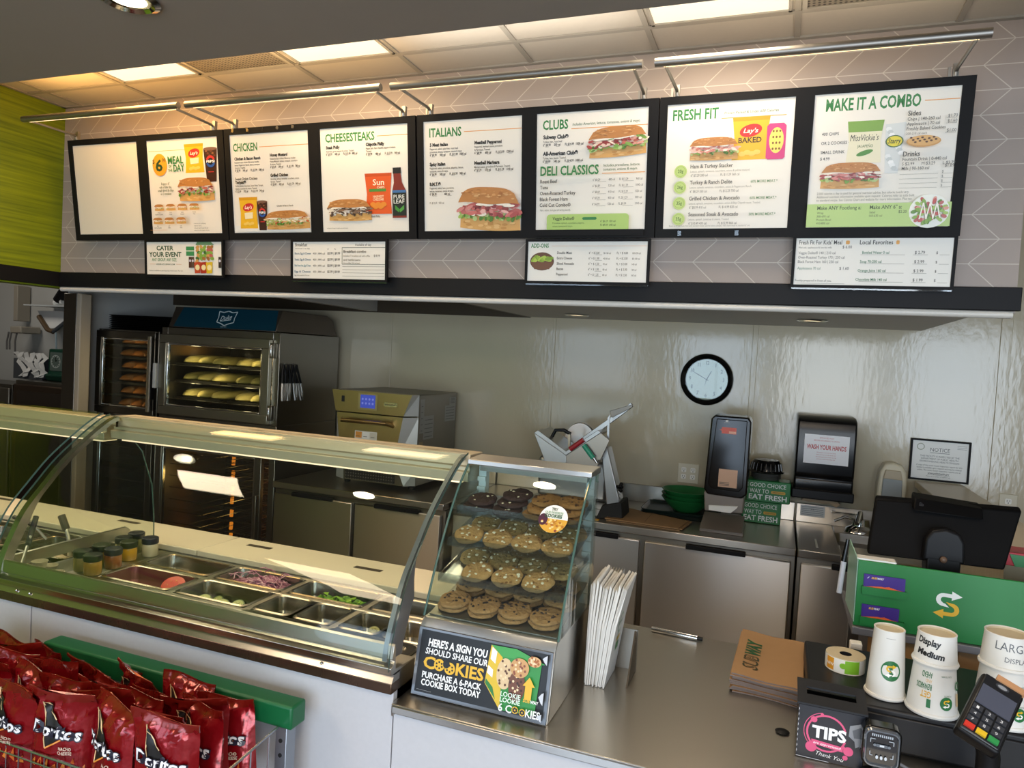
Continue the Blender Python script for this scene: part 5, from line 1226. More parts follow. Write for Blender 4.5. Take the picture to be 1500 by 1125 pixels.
hn = MB(); hn.box(-2.96, -2.935, 3.54, 3.57, .5, .8, STEELD); sub(d_, t, hn, 'handle', bevel=0.004)
for k in range(11):
    z = 0.20 + .078 * k; w = MB()
    for q in range(7): w.tube([(-3.70 + .12 * q, 3.64, z), (-3.70 + .12 * q, 4.15, z)], .002, 5, WIRE)
    for y in (3.66, 3.9, 4.13): w.tube([(-3.74, y, z), (-2.90, y, z)], .0025, 5, WIRE)
    w.build('rack', t)
GLOW = mat('orange heater glow', '#4a2a10', 0.4, emit='#ff8a2c', estr=1.3)
for x in (-3.52, -3.02):
    for k in range(9):
        z = .24 + .09 * k; MB().tube([(x, 4.0, z), (x + .004, 4.0, z + .05 + .02 * (k % 3 == 1))], .012, 8, GLOW).build('heater', t)
l = bpy.data.lights.new('heater_glow', 'POINT'); l.energy = 1.3; l.color = (1, .55, .2); l.shadow_soft_size = .05
o = bpy.data.objects.new('heater_glow', l); COL.objects.link(o); o.location = (-3.27, 3.95, .75)
# --- bread holding cabinet at the left
t = thing('bread_cabinet', 'narrow steel cabinet of golden rolls left of the bread oven', 'cabinet', (-4.07, 3.9, 0))
b = MB(); shell(b, -4.345, -3.81, 3.60, 4.22, 1.19, 1.765, 0.03, OVEN, OVENI); shell(b, -4.345, -3.81, 3.60, 4.22, 0.08, 1.13, 0.03, OVEN, OVENI); b.box(-4.345, -3.81, 3.60, 4.22, 1.13, 1.19, OVEN); b.build('body', t, bevel=0.003)
for x in (-4.30, -3.86):
    for y in (3.66, 4.16): MB().lathe([(.025, 0), (.02, .08), (.001, .08)], (x, y, 0), 12, STEELD).build('foot', t)
d_ = door(t, 'door', -4.335, -3.815, 1.205, 1.755, 3.572, 0.045, mat('dark oven steel', '#6f6a60', 0.36, 1.0), GLASSO)
hn = MB(); hn.tube([(-3.838, 3.556, 1.24), (-3.838, 3.556, 1.73)], .016, 10, STEEL); hn.box(-3.828, -3.812, 3.55, 3.572, 1.32, 1.50, BLACK); sub(d_, t, hn, 'handle')
d2 = door(t, 'lower_door', -4.335, -3.815, 0.12, 1.12, 3.572, 0.045, mat('dark oven steel', '#6f6a60', 0.36, 1.0), GLASSO)
for k in range(8):
    w = MB(); w.box(-4.31, -3.845, 3.64, 4.18, .2 + .11 * k, .206 + .11 * k, WIRE); w.build('rack', t, smooth=0)
ZR = [1.232, 1.316, 1.401, 1.488, 1.572, 1.655]
RN = ['lowest', 'fifth', 'fourth', 'third', 'second', 'top']
RM = mat('golden bread roll', '#a8672c', 0.5, 0, 0.25, 14)
roll = None
for k, z in enumerate(ZR):
    tr = thing('bread_tray', 'thin dark tray of rolls, %s in the narrow cabinet' % RN[k], 'tray', (-4.07, 3.85, z), 'trays in the narrow bread cabinet')
    MB().box(-4.30, -3.845, 3.63, 4.1, z, z + .008, mat('dark tray', '#2e2b27', 0.4, 0.5)).build('pan', tr, smooth=0); MB().box(-4.30, -3.845, 3.625, 3.63, z, z + .014, mat('dark tray', '#2e2b27', 0.4, 0.5)).build('lip', tr, smooth=0)
    for q in range(4):
        lab = 'golden bread roll on the %s tray of the narrow cabinet, %s' % (RN[k], ['leftmost', 'second from left', 'third from left', 'rightmost'][q])
        loc = (-4.225 + .107 * q + (.012 if k % 2 else -.006), 3.85, z + .008)
        if roll is None:
            mb = MB(); rs = []
            for u in range(11):
                v = -1 + 2 * u / 10; k_ = max(.03, 1 - abs(v) ** 3) ** .5
                rs.append([(.052 * k_ * math.cos(a), .17 * v, .018 + (.042 if math.sin(a) > 0 else .0178) * math.sin(a) * k_) for a in [2 * PI * s_ / 16 for s_ in range(16)]])
            mb.rings(rs, RM); roll = mb.build('bread_roll', None); o = roll
        else: o = roll.copy(); COL.objects.link(o)
        o.location = loc; tag(o, lab, 'bread', 'rolls in the narrow bread cabinet')
for z in (1.285, 1.37, 1.455, 1.54, 1.625, 1.70): glow('cabinet_fill', (-4.07, 3.612, z), 0.22, (1, .78, .5), .02)  # added fill behind the cabinet door, brightens the trays of rolls
# stack of pans on top
for k in range(8):
    z = 1.7665 + .0125 * k; m = MB()
    m.rings([rr(-4.32, -3.74, 3.66, 4.14, .03, z), rr(-4.335, -3.725, 3.645, 4.155, .03, z + .0105), rr(-4.33, -3.73, 3.65, 4.15, .03, z + .0108), rr(-4.315, -3.745, 3.665, 4.135, .03, z + .002)], mat('black baking pan', '#26241f', 0.32, 0.7))
    tag(m.build('baking_pan', None), 'black baking pan in the stack on the narrow cabinet, ' + ['lowest', 'second from below', 'third from below', 'fourth from below', 'fourth from the top', 'third from the top', 'second from the top', 'topmost'][k], 'pan', 'stacked baking pans')
# tongs on the oven side
for i, (y, lean) in enumerate(((3.625, -.01), (3.665, 0.0), (3.71, .03), (3.745, .05))):
    t = thing('tongs', ['tongs hanging on the oven side, nearest the door', 'tongs with shiny steel tips, second from the oven door', 'tongs hanging third from the oven door', 'tongs hanging furthest from the oven door'][i], 'tongs', (-2.84, y, 1.60), 'tongs hanging on the oven side')
    for s_ in (-1, 1):
        MB().tube([(-2.838, y, 1.605), (-2.832 + .003 * s_, y + .012 * s_, 1.55), (-2.828, y + lean * .5 + .014 * s_, 1.49)], .0075, 8, BLACK).build('grip', t)
        MB().tube([(-2.828, y + lean * .5 + .014 * s_, 1.49), (-2.826, y + lean * .8 + .013 * s_, 1.43), (-2.826, y + lean + .004 * s_, 1.385)], .006, 8, STEEL, .010).build('jaw', t)
    MB().tube([(-2.8545, y, 1.607), (-2.835, y, 1.607)], .004, 6, STEEL).build('hook', t)

# ------------------------------------------------------------------ worktop fridges along the back wall
def unit(name, label, cat, x0, x1, yf, doors, top=True, zt=0.91, sink=None):
    t = thing(name, label, cat, ((x0 + x1) / 2, 3.95, 0), 'undercounter units along the back wall')
    b = MB(); b.box(x0, x1, yf + .03, YW - .006, .12, .868, STEELD); b.box(x0 + .03, x1 - .03, yf + .06, YW - .05, 0, .12, RUBBER); b.build('body', t, bevel=.002)
    w = MB()
    if sink:
        a, c, e, g_ = sink
        w.box(x0, a, yf, YW - .006, .872, zt, STEELH); w.box(c, x1, yf, YW - .006, .872, zt, STEELH); w.box(a, c, yf, e, .872, zt, STEELH); w.box(a, c, g_, YW - .006, .872, zt, STEELH)
    else: w.box(x0, x1, yf, YW - .006, .872, zt, STEELH)
    w.build('worktop', t, bevel=.004)
    MB().box(x0, x1, YW - .022, YW - .006, zt, 1.012, STEEL).build('backsplash', t, bevel=.003)
    for a, c in doors:
        d_ = MB(); d_.box(a, c, yf - .002, yf + .028, .15, .845, STEELF); dd = d_.build('door', t, bevel=.005)
        h_ = MB(); h_.box((a + c) / 2 - .14, (a + c) / 2 + .14, yf - .012, yf + .01, .838, .862, BLACK); sub(dd, t, h_, 'handle', bevel=.003)
    return t
unit('worktop_fridge', 'stainless two door worktop fridge under the speed oven', 'fridge', -2.80, -1.668, 3.52, [(-2.785, -2.245), (-2.225, -1.685)])
unit('worktop_fridge', 'stainless three door worktop fridge under the meat slicer and napkin tower', 'fridge', -1.66, 0.116, 3.60, [(-1.645, -1.13), (-1.11, -0.612), (-0.588, 0.098)])
t = unit('sink_cabinet', 'stainless hand sink cabinet behind the till screen', 'sink', 0.124, 0.70, 3.60, [(.14, .685)], sink=(.31, .67, 3.80, 4.10))
m = MB(); m.rings([rr(.31, .67, 3.80, 4.10, .03, .909), rr(.325, .655, 3.815, 4.085, .03, .80), rr(.40, .60, 3.88, 4.02, .03, .775), rr(.32, .66, 3.81, 4.09, .03, .79), rr(.302, .678, 3.792, 4.108, .03, .875)], STEEL, cap=False, close=True)
m.build('basin', t)
t = thing('faucet', 'chrome faucet at the back of the hand sink beside the till screen', 'faucet', (.44, 4.17, .91))
MB().lathe([(.05, 0), (.045, .02), (.028, .035), (.024, .07), (.001, .075)], (.44, 4.17, .911), 18, CHROME, sx=1.6).build('body', t)
MB().tube([(.44, 4.17, .96), (.43, 4.13, 1.02), (.42, 4.06, 1.03), (.405, 4.0, .985)], .012, 10, CHROME).build('spout', t); MB().tube([(.44, 4.17, .97), (.36, 4.16, .985), (.31, 4.15, .96)], .008, 8, CHROME).build('lever', t)
tag(MB().box(.205, .215, 3.68, 3.86, .9105, .9125, WHITEP).build('straw', None, smooth=0), 'white straw lying on the steel worktop left of the sink', 'straw')
tag(MB().box(.30, .44, YW - .05, YW - .022, .985, .993, CHROME).build('soap_ledge', None, smooth=0), 'small chrome ledge on the backsplash behind the faucet', 'ledge')
p = Poster(.145, .945, .125, .06, YW - .0225, '#e4e4e0'); 
for i in range(5): p.L(.06, .15 + .17 * i, .94, .15 + .17 * i, .05, '#8a8c90')
p.T('SINK', .5, .4, .12, '#4a4c50', al='c')
tag(p.build('paper_label', None), 'small printed white label on the steel backsplash under the towel dispenser', 'label')

# ------------------------------------------------------------------ speed oven
X0, X1, YF = -2.50, -1.958, 3.66
t = thing('speed_oven', 'squat gold tinted speed oven with a blue touch screen', 'oven', (-2.23, 3.95, .91))
SO = mat('warm oven steel', '#c2ad80', 0.3, 1.0); SOW = mat('white oven side trim', '#cfd0cc', 0.35, 0.2)
b = MB(); b.box(X0, X1, YF + .07, 4.25, .94, 1.478, STEELD); b.build('body', t, bevel=.006)
for x in (X0 + .05, X1 - .05):
    for y in (YF + .12, 4.18): MB().lathe([(.018, 0), (.022, .03), (.001, .03)], (x, y, .9105), 12, RUBBER).build('foot', t)
def chamfer(z0, z1, ft, fb, yf, name, m, ms):
    """front block, its face spans ft at the top and fb at the bottom, its cheeks slope back"""
    F = [(fb[0], yf, z0), (fb[1], yf, z0), (ft[1], yf - .004, z1), (ft[0], yf - .004, z1)]; B = [(X0, YF + .07, z0), (X1, YF + .07, z0), (X1, YF + .07, z1), (X0, YF + .07, z1)]
    q = MB(); q.add(F, [(0, 1, 2, 3)], m); q.add([F[1], B[1], B[2], F[2]], [(0, 1, 2, 3)], ms); q.add([B[0], F[0], F[3], B[3]], [(0, 1, 2, 3)], ms); q.add([F[3], F[2], B[2], B[3]], [(0, 1, 2, 3)], m); q.add([B[0], B[1], F[1], F[0]], [(0, 1, 2, 3)], m)
    return q.build(name, t, smooth=0)
co = chamfer(1.353, 1.478, (X0 + .003, X1 - .003), (X0 + .03, X1 - .055), YF - .01, 'console', SO, SOW)
dr = chamfer(1.045, 1.345, (X0 + .035, X1 - .06), (X0 + .075, X1 - .115), YF, 'door', SO, SOW)
vt = chamfer(.945, 1.037, (X0 + .085, X1 - .09), (X0 + .085, X1 - .05), YF + .02, 'vent_panel', STEELD, SOW)
pf = MATS['perforated']; MB().box(X0 + .10, X1 - .11, YF + .012, YF + .02, .953, 1.02, pf).build('vent_grille', t, smooth=0)
h_ = MB(); h_.tube([(X0 + .09, YF, 1.30), (X0 + .10, YF - .05, 1.305), (X1 - .14, YF - .05, 1.305), (X1 - .125, YF, 1.29)], .013, 10, SO); sub(dr, t, h_, 'handle')
a_ = Art(lambda x, y, d: (x, YF - .0145 - d, y)); a_.rrect(-2.315, 1.372, -2.185, 1.468, .006, mat('screen bezel', '#c9b68c', 0.3, 0.8)); a_.rect(-2.30, 1.383, -2.20, 1.46, mat('blue touch screen', '#2a3470', 0.3, emit='#4a5ac8', estr=.55))
for i in range(4):
    for k in range(2): a_.ell(-2.285 + .023 * i, 1.435 - .025 * k, .007, .007, mat('screen icon', '#3a3f80', 0.4, emit='#8f9af0', estr=.5), 8)
o = a_.build('touch_screen', t); o['label'] = 'blue touch screen'
a_ = Art(lambda x, y, d: (x, YF - .0145 - d, y)); a_.rrect(-2.145, 1.40, -2.05, 1.428, .008, SO); a_.rrect(-2.142, 1.4025, -2.053, 1.4255, .007, mat('badge plate', '#d6c9a4', 0.25, 0.9)); a_.text('merrychef', -2.135, 1.410, .010, '#3a3426', .07, bold=.01, shear=.1); a_.build('badge', t)
a_ = Art(lambda x, y, d: (x, YF - .0145 - d, y)); a_.rect(-2.43, 1.41, -2.41, 1.445, '#17171a'); a_.build('usb_cover', t)
a_ = Art(lambda x, y, d: (x, YF - .003 - d, y)); a_.rect(-2.335, 1.115, -2.185, 1.245, '#e6e2d6')
for i in range(3):
    for k in range(3): a_.rect(-2.33 + .05 * i, 1.12 + .042 * k, -2.287 + .05 * i, 1.156 + .042 * k, ['#d9d2bf', '#e09a4a', '#9cc0c4', '#f2efe6', '#cfc8b4'][(i * 2 + k * 3) % 5]); a_.rect(-2.326 + .05 * i, 1.128 + .042 * k, -2.30 + .05 * i, 1.131 + .042 * k, '#6a665c')
a_.build('instruction_sheet', t)
for y0, z0, y1, z1 in ((3.75, 1.25, 3.80, 1.45), (3.80, 1.21, 3.93, 1.35), (4.08, 1.30, 4.23, 1.40), (4.14, 1.40, 4.23, 1.45)):
    a_ = Art(lambda x, y, d: (X1 + d + .0004, x, y)); a_.rect(y0, z0, y1, z1, '#9d9c98')
    for i in range(5): a_.line(y0 + .012, z0 + .015 + (z1 - z0) * .18 * i, y1 - .015, z0 + .015 + (z1 - z0) * .18 * i, .005, '#6d6c68')
    a_.build('side_label', t)
a_ = Art(lambda x, y, d: (X1 + d + .0004, x, y)); a_.rect(3.755, 1.0, 3.80, 1.20, mat('tape strip', '#a39272', 0.5)); a_.build('tape_strip', t)

# ------------------------------------------------------------------ meat slicer
t = thing('meat_slicer', 'stainless meat slicer with a tilted tray, red and green handles', 'slicer', (-.92, 3.85, .91))
SL = mat('slicer aluminium', '#b9b9b8', 0.32, 0.9, rvar=0.04); SLB = mat('slicer plate', '#a89f94', 0.3, 0.9)
q = MB()
V = [(782, 634), (788, 630), (829, 661), (876, 630), (880, 634), (829, 667)]
pprism(q, V, 3.66, 3.90, SL); pprism(q, [(782, 634), (829, 667), (830, 678), (800, 680)], 3.662, 3.668, SL); pprism(q, [(829, 667), (880, 634), (893, 645), (872, 690), (800, 690)], 3.664, 3.675, SLB)
q.build('tray', t, smooth=20, bevel=.002)
q = MB(); pprism(q, [(822, 664), (836, 653), (924, 590), (927, 596), (840, 660)], 3.80, 3.83, SL); pprism(q, [(893, 602), (927, 592), (926, 597), (896, 612)], 3.79, 3.80, STEELD); q.build('gauge_plate', t, bevel=.002)
q = MB(); pprism(q, [(893, 608), (890, 612), (889, 642), (892, 642)], 3.70, 3.712, SL); q.build('guard_bracket', t, smooth=0); q = MB(); pprism(q, [(832, 634), (835, 634), (835, 662), (832, 662)], 3.74, 3.752, CREAM); q.build('guard_bracket', t, smooth=0)
q = MB(); c_ = atY(850, 650, 3.92); q.lathe([(.001, -.006), (.115, -.006), (.12, 0), (.115, .006), (.001, .006)], (0, 0, 0), 36, STEEL).move(lambda p: Vector((c_.x + p.x * .8 + p.z * .5, c_.y + p.z, c_.z + p.y))); q.build('blade', t)
q = MB(); q.tube([atY(812, 660, 3.72), atY(806, 645, 3.74), atY(814, 630, 3.74), atY(826, 630, 3.74), atY(836, 636, 3.75)], .010, 10, BLACK); pprism(q, [(806, 650), (818, 662), (821, 659), (812, 646)], 3.70, 3.73, BLACK); q.build('pusher_handle', t)
MB().tube([atY(835, 658, 3.655), atY(855, 644, 3.655)], .013, 12, mat('red grip', '#a3262e', 0.35)).build('red_grip', t)
MB().tube([atY(855, 652, 3.645), atY(869, 671, 3.645)], .0135, 12, mat('green grip', '#2f9a78', 0.35)).build('green_grip', t)
MB().tube([atY(869, 671, 3.645), atY(874, 678, 3.65), atY(880, 672, 3.68), atY(883, 668, 3.70)], .006, 8, CHROME).build('crank', t)
q = MB(); pprism(q, [(880, 656), (890, 655), (907, 730), (908, 738), (888, 742)], 3.70, 3.80, SL); q.build('column', t, bevel=.006)
q = MB(); pprism(q, [(882, 740), (910, 736), (912, 760), (872, 760)], 3.68, 3.86, RUBBER); q.box(-1.28, -.80, 3.70, 4.10, .915, .955, SL); q.build('base', t, bevel=.006)
for x in (-1.25, -.84):
    for y in (3.74, 4.06): MB().lathe([(.02, 0), (.02, .006), (.001, .006)], (x, y, .9102), 10, RUBBER).build('foot', t)
q = MB(); k0 = atY(900, 712, 3.72); q.tube([k0, k0 + Vector((.03, -.02, 0))], .010, 8, BLACK); k1 = k0 + Vector((.035, -.023, 0))
for a in range(5): q.ball(k1 + Vector((.004, .018 * math.cos(a * 1.257), .018 * math.sin(a * 1.257))), .010, 8, 6, BLACK)
q.build('knob', t)
q = MB(); q.box(-1.26, -.86, 3.88, 4.06, .955, 1.18, SL); q.build('motor_housing', t, bevel=.02, seg=3)
tag(MB().box(-.865, -.835, 3.63, 3.655, .9105, .9135, mat('yellow tag', '#d9a51c', 0.5)).build('tag', None, smooth=0), 'small yellow tag at the front edge of the worktop by the slicer', 'tag')

# ------------------------------------------------------------------ things on the back worktop
CARD = mat('brown cardboard', '#9a7750', 0.75, 0, 0.06, 25)
for i, (dx, dy, z) in enumerate(((0, 0, .9105), (.012, .008, .916), (-.006, -.012, .9215))):
    m = MB(); m.hexa([(-.80 + dx, 3.655 + dy, z), (-.425 + dx, 3.64 + dy, z), (-.40 + dx, 3.84 + dy, z), (-.765 + dx, 3.99 + dy, z)], [(-.80 + dx, 3.655 + dy, z + .005), (-.425 + dx, 3.64 + dy, z + .005), (-.40 + dx, 3.84 + dy, z + .006), (-.765 + dx, 3.99 + dy, z + .005)], CARD)
    m.box(-.60 + dx, -.597 + dx, 3.68 + dy, 3.90 + dy, z + .0055, z + .0062, mat('cardboard crease', '#7d5f3e', .8))
    tag(m.build('cardboard_sheet', None, smooth=0), ['lowest brown cardboard sheet beside the slicer', 'middle brown cardboard sheet beside the slicer', 'topmost brown cardboard sheet beside the slicer'][i], 'cardboard', 'flat cardboard sheets')
DT = mat('dark green tray', '#1b2723', 0.4, 0, 0.1, 20)
for i, z in enumerate((.9105, .927)):
    m = MB(); m.rings([rr(-.66, -.28, 3.92, 4.20, .03, z), rr(-.675, -.265, 3.905, 4.215, .035, z + .02), rr(-.67, -.27, 3.91, 4.21, .035, z + .0205), rr(-.655, -.285, 3.925, 4.195, .03, z + .004)], DT)
    tag(m.build('serving_tray', None), ['lower dark green serving tray left of the napkin tower', 'upper dark green serving tray under the green bowls'][i], 'tray', 'dark trays')
BG = mat('green salad bowl', '#1f6a36', 0.35, 0, 0.08, 10)
for i in range(3):
    z = .932 + .022 * i; m = MB(); m.lathe([(.06, 0), (.10, .03), (.135, .075), (.139, .075), (.135, .07), (.103, .034), (.062, .006), (.001, .006)], (-.445, 4.06, z), 36, BG)
    tag(m.build('salad_bowl', None), ['lowest green salad bowl on the dark tray', 'middle green salad bowl in the stack on the tray', 'topmost green salad bowl left of the napkin tower'][i], 'bowl', 'stacked green bowls')
# napkin tower
t = thing('napkin_dispenser', 'tall smoky black napkin tower dispenser with an orange sticker', 'dispenser', (-.24, 3.84, .91))
SMK = mat('smoky black plastic', '#100d0c', 0.16, 0, 0.1, 6, spec=.4)
def hex_pp(q, pts, Y0, Y1, m, lean=0.0):
    F = [atY(x, y, Y0) for x, y in pts]; q.add([tuple(p) for p in F] + [(p.x, Y1, p.z) for p in F], [tuple(range(len(pts))), tuple(range(2 * len(pts) - 1, len(pts) - 1, -1))] + [(i, i + len(pts), (i + 1) % len(pts) + len(pts), (i + 1) % len(pts)) for i in range(len(pts))], m)
q = MB(); hex_pp(q, [(1047, 608), (1097, 612), (1101, 619), (1094, 725), (1086, 731), (1036, 724), (1031, 716), (1042, 613)], 3.74, 3.92, SMK); q.build('body', t, bevel=.008, seg=3)
q = MB(); hex_pp(q, [(1050, 613), (1095, 617), (1088, 715), (1082, 721), (1042, 715), (1037, 708)], 3.735, 3.742, mat('smoky window', '#181412', 0.12, 0, 0.1, 4, spec=.35)); q.build('window_panel', t, bevel=.004)
q = MB(); hex_pp(q, [(1031, 720), (1090, 729), (1088, 753), (1032, 748)], 3.75, 3.92, mat('smoky brown plastic', '#857b72', 0.3)); q.build('outlet', t, bevel=.006)
q = MB(); hex_pp(q, [(1038, 740), (1081, 742), (1079, 745), (1070, 752), (1038, 747)], 3.738, 3.752, PAPERW); q.build('napkin', t, bevel=.001)
q = MB(); q.box(-.335, -.125, 3.70, 3.95, .9105, .93, mat('smoky brown plastic', '#857b72', 0.3)); q.prism([(3.68, .93), (3.70, .926), (3.92, .965), (3.92, .97)], 'x', -.335, -.13, mat('smoky brown plastic', '#857b72', 0.3)); q.build('base', t, bevel=.006)
a_ = Art(lambda x, y, d: (x, 3.7345 - d, y)); c0 = atY(1068, 631, 3.734)
a_.rect(c0.x - .035, c0.z - .016, c0.x + .035, c0.z + .016, '#c9482c'); a_.rect(c0.x, c0.z - .014, c0.x + .034, c0.z - .003, '#e0a080'); a_.poly([(c0.x - .035, c0.z - .003), (c0.x - .045, c0.z + .002), (c0.x - .035, c0.z + .006)], '#c9482c')
c1 = atY(1065, 617, 3.734); a_.rrect(c1.x - .006, c1.z - .004, c1.x + .006, c1.z + .006, .002, '#c9c6c0'); a_.line(c1.x - .014, c1.z - .008, c1.x + .014, c1.z - .008, .002, '#9a968e')
o = a_.build('sticker', t); o['label'] = 'orange sticker'
a_ = Art(lambda x, y, d: (x, 3.7345 - d, y)); c0 = atY(1066, 701, 3.734); a_.rect(c0.x - .045, c0.z - .045, c0.x + .045, c0.z + .045, '#c79a78')
for i in range(3): a_.line(c0.x - .04, c0.z - .022 - .007 * i, c0.x + .008, c0.z - .022 - .007 * i, .003, '#4a3a2c')
a_.build('napkin_card', t)
# two green wrapped bowls packs with lids
def pack(x0, x1, y0, y1, z0, z1, label):
    t = thing('wrapped_pack', label, 'package', ((x0 + x1) / 2, (y0 + y1) / 2, z0), 'green printed packs')
    PK_ = mat('green pack wrap', '#1f7a3a', 0.3, 0, 0.08, 12)
    MB().box(x0, x1, y0, y1, z0, z1, PK_).build('wrap', t, bevel=.008, seg=3)
    p = Poster(x0 + .004, z0 + .004, x1 - x0 - .008, z1 - z0 - .008, y0 - .0012, '#1f7a3a')
    p.T('GOOD CHOICE', .05, .29, .2, '#e9efe6', .86, bold=.01); p.T('WAY TO', .05, .59, .2, '#e9efe6', .46, bold=.01); p.RR(.56, .43, .9, .57, .03, '#d9a92c'); p.T('SANDWICH', .6, .53, .06, '#3a2f10', .26); p.T('EAT FRESH', .04, .91, .24, '#f4f7f2', .90, bold=.025)
    p.build('print', t)
pack(-.155, .045, 4.08, 4.22, .9105, 1.03, 'lower green pack printed GOOD CHOICE beside the napkin tower')
pack(-.135, .085, 4.06, 4.20, 1.0305, 1.145, 'upper green pack printed GOOD CHOICE stacked beside the napkin tower')
m = MB()
for k in range(4): m.lathe([(.062, 0), (.078, .012), (.08, .012), (.065, .002), (.001, .002)], (-.045, 4.13, 1.1455 + .008 * k), 28, mat('clear grey plastic lid', '#8b8a84', 0.25, 0, 0.05, 10))
tag(m.build('clear_lid', None), 'stack of clear plastic lids on the upper green pack', 'lids', kind='stuff')
t = thing('black_bowl', 'upturned ribbed black bowl on the clear lids above the green packs', 'bowl', (-.045, 4.13, 1.1845))
MB().lathe([(.09, 0), (.094, .004), (.082, .012), (.074, .05), (.062, .066), (.001, .068)], (-.045, 4.13, 1.1845), 40, BLACKG).build('shell', t)
for a in range(20): MB().tube([(-.045 + .082 * math.cos(a * .314), 4.13 + .082 * math.sin(a * .314), 1.199), (-.045 + .075 * math.cos(a * .314), 4.13 + .075 * math.sin(a * .314), 1.235)], .0028, 5, BLACKG).build('rib', t)

# ------------------------------------------------------------------ things on the back wall
c_ = atY(1035, 556, YW - .012)
t = thing('wall_clock', 'round black rimmed wall clock above the napkin tower', 'clock', (c_.x, YW, c_.z))
R_ = .150
def onwall(mb): return mb.move(lambda p: Vector((c_.x + p.x, YW - p.z, c_.z + p.y)))
onwall(MB().lathe([(R_ - .035, .004), (R_ - .03, .022), (R_ - .014, .034), (R_ - .003, .024), (R_, .001)], (0, 0, 0), 48, BLACKG, cap=False)).build('rim', t)
onwall(MB().lathe([(.001, .006), (R_ - .026, .006), (R_ - .026, .002), (.001, .002)], (0, 0, 0), 48, mat('clock face', '#dcdad3', 0.5))).build('face', t)
a_ = Art(lambda x, y, d: (c_.x + x, YW - .0064 - d, c_.z + y))
for h in range(1, 13): a = math.radians(90 - 30 * h); a_.text(str(h), .094 * math.cos(a), .094 * math.sin(a) - .008, .021, '#1e1e1e', al='c', cond=.75, bold=.02)
for h in range(60): a = math.radians(6 * h); a_.line(.112 * math.cos(a), .112 * math.sin(a), .117 * math.cos(a), .117 * math.sin(a), .0012, '#6a6a6a')
a_.build('numerals', t)
for nm, ang, L_, w in (('hour_hand', 90 - 26, .055, .005), ('minute_hand', 90 + 62, .08, .004), ('second_hand', -105, .035, .002)):
    a_ = Art(lambda x, y, d: (c_.x + x, YW - .009 - d, c_.z + y)); a = math.radians(ang); a_.line(-.012 * math.cos(a), -.012 * math.sin(a), L_ * math.cos(a), L_ * math.sin(a), w, '#1c1c1c'); a_.build(nm, t)
onwall(MB().lathe([(.001, .0168), (R_ - .03, .0168), (R_ - .03, .0152), (.001, .0152)], (0, 0, 0), 48, GLASS)).build('cover_glass', t)
# paper towel dispenser
t = thing('towel_dispenser', 'black paper towel dispenser with a WASH YOUR HANDS sign', 'dispenser', (.24, 4.18, 1.06))
prof = [(4.296, 1.085), (4.10, 1.07), (4.095, 1.12), (4.088, 1.17), (4.095, 1.185), (4.08, 1.20), (4.075, 1.43), (4.085, 1.475), (4.11, 1.497), (4.17, 1.508), (4.296, 1.508)]
b = MB(); b.prism([(min(a, YW), z) for a, z in prof], 'x', .097, .383, mat('satin black dispenser', '#0c0c0e', 0.22, 0, 0.08, 6, spec=0.3)); b.build('body', t, bevel=.010, seg=3)
MB().prism([(4.09, 1.07), (4.092, 1.12), (4.30 - .004, 1.12), (4.296, 1.07)], 'x', .089, .391, BLACK).build('skirt', t, bevel=.006)
MB().box(.12, .18, 4.082, 4.092, 1.158, 1.163, CHROME).build('nameplate', t, smooth=0)
p = Poster(.135, 1.262, .215, .152, 4.0735, '#eceaea')
p.T('EMPLOYEES MUST', .5, .13, .045, '#c0504a', al='c'); p.T('BEFORE RETURNING TO WORK', .5, .22, .045, '#c0504a', al='c')
p.T('WASH YOUR HANDS', .5, .50, .15, '#b93430', .88, al='c', bold=.03)
for i in range(4): p.T(['All employees must wash their hands', 'before starting work, after breaks and', 'after handling money or food. Use soap', 'and warm running water every time.'][i], .5, .62 + .075 * i, .032, '#c0605a', al='c')
p.build('hand_wash_sign', t)
m = MB(); P_ = [(.14, 1.062), (.16, 1.085), (.20, 1.088), (.225, 1.075), (.26, 1.09), (.31, 1.082), (.335, 1.06), (.315, 1.04), (.28, 1.06), (.245, 1.055), (.215, 1.058), (.18, 1.058)]
m.prism([(x, z - .012) for x, z in P_], 'y', 4.15, 4.19, mat('brown paper towel', '#b39a7c', 0.8, 0, 0.06, 30)); m.build('paper_towel', t, bevel=.003)
# soap dispenser
t = thing('soap_dispenser', 'cream wall soap dispenser between the towel dispenser and the framed notice', 'dispenser', (.575, 4.24, 1.05))
o_ = [(.505, 1.06), (.507, 1.16), (.515, 1.24), (.535, 1.28), (.575, 1.29), (.617, 1.278), (.638, 1.24), (.645, 1.16), (.643, 1.06), (.62, 1.045), (.53, 1.045)]
MB().prism(o_, 'y', 4.20, YW, CREAM).build('body', t, bevel=.012, seg=3)
MB().prism([(.527, 1.08), (.53, 1.20), (.54, 1.225), (.61, 1.222), (.62, 1.20), (.623, 1.08)], 'y', 4.188, 4.20, mat('grey soap window', '#9fa5a6', 0.2, 0, 0.06, 10, coat=.4)).build('window_panel', t, bevel=.004)
MB().prism([(.53, 1.205), (.54, 1.252), (.61, 1.25), (.62, 1.203)], 'y', 4.186, 4.20, mat('beige soap cap', '#b9a98c', 0.35)).build('cap', t, bevel=.003)
MB().ball((.575, 4.19, 1.09), .018, 14, 8, mat('blue grey soap button', '#8a97a0', 0.25)).build('push_button', t)
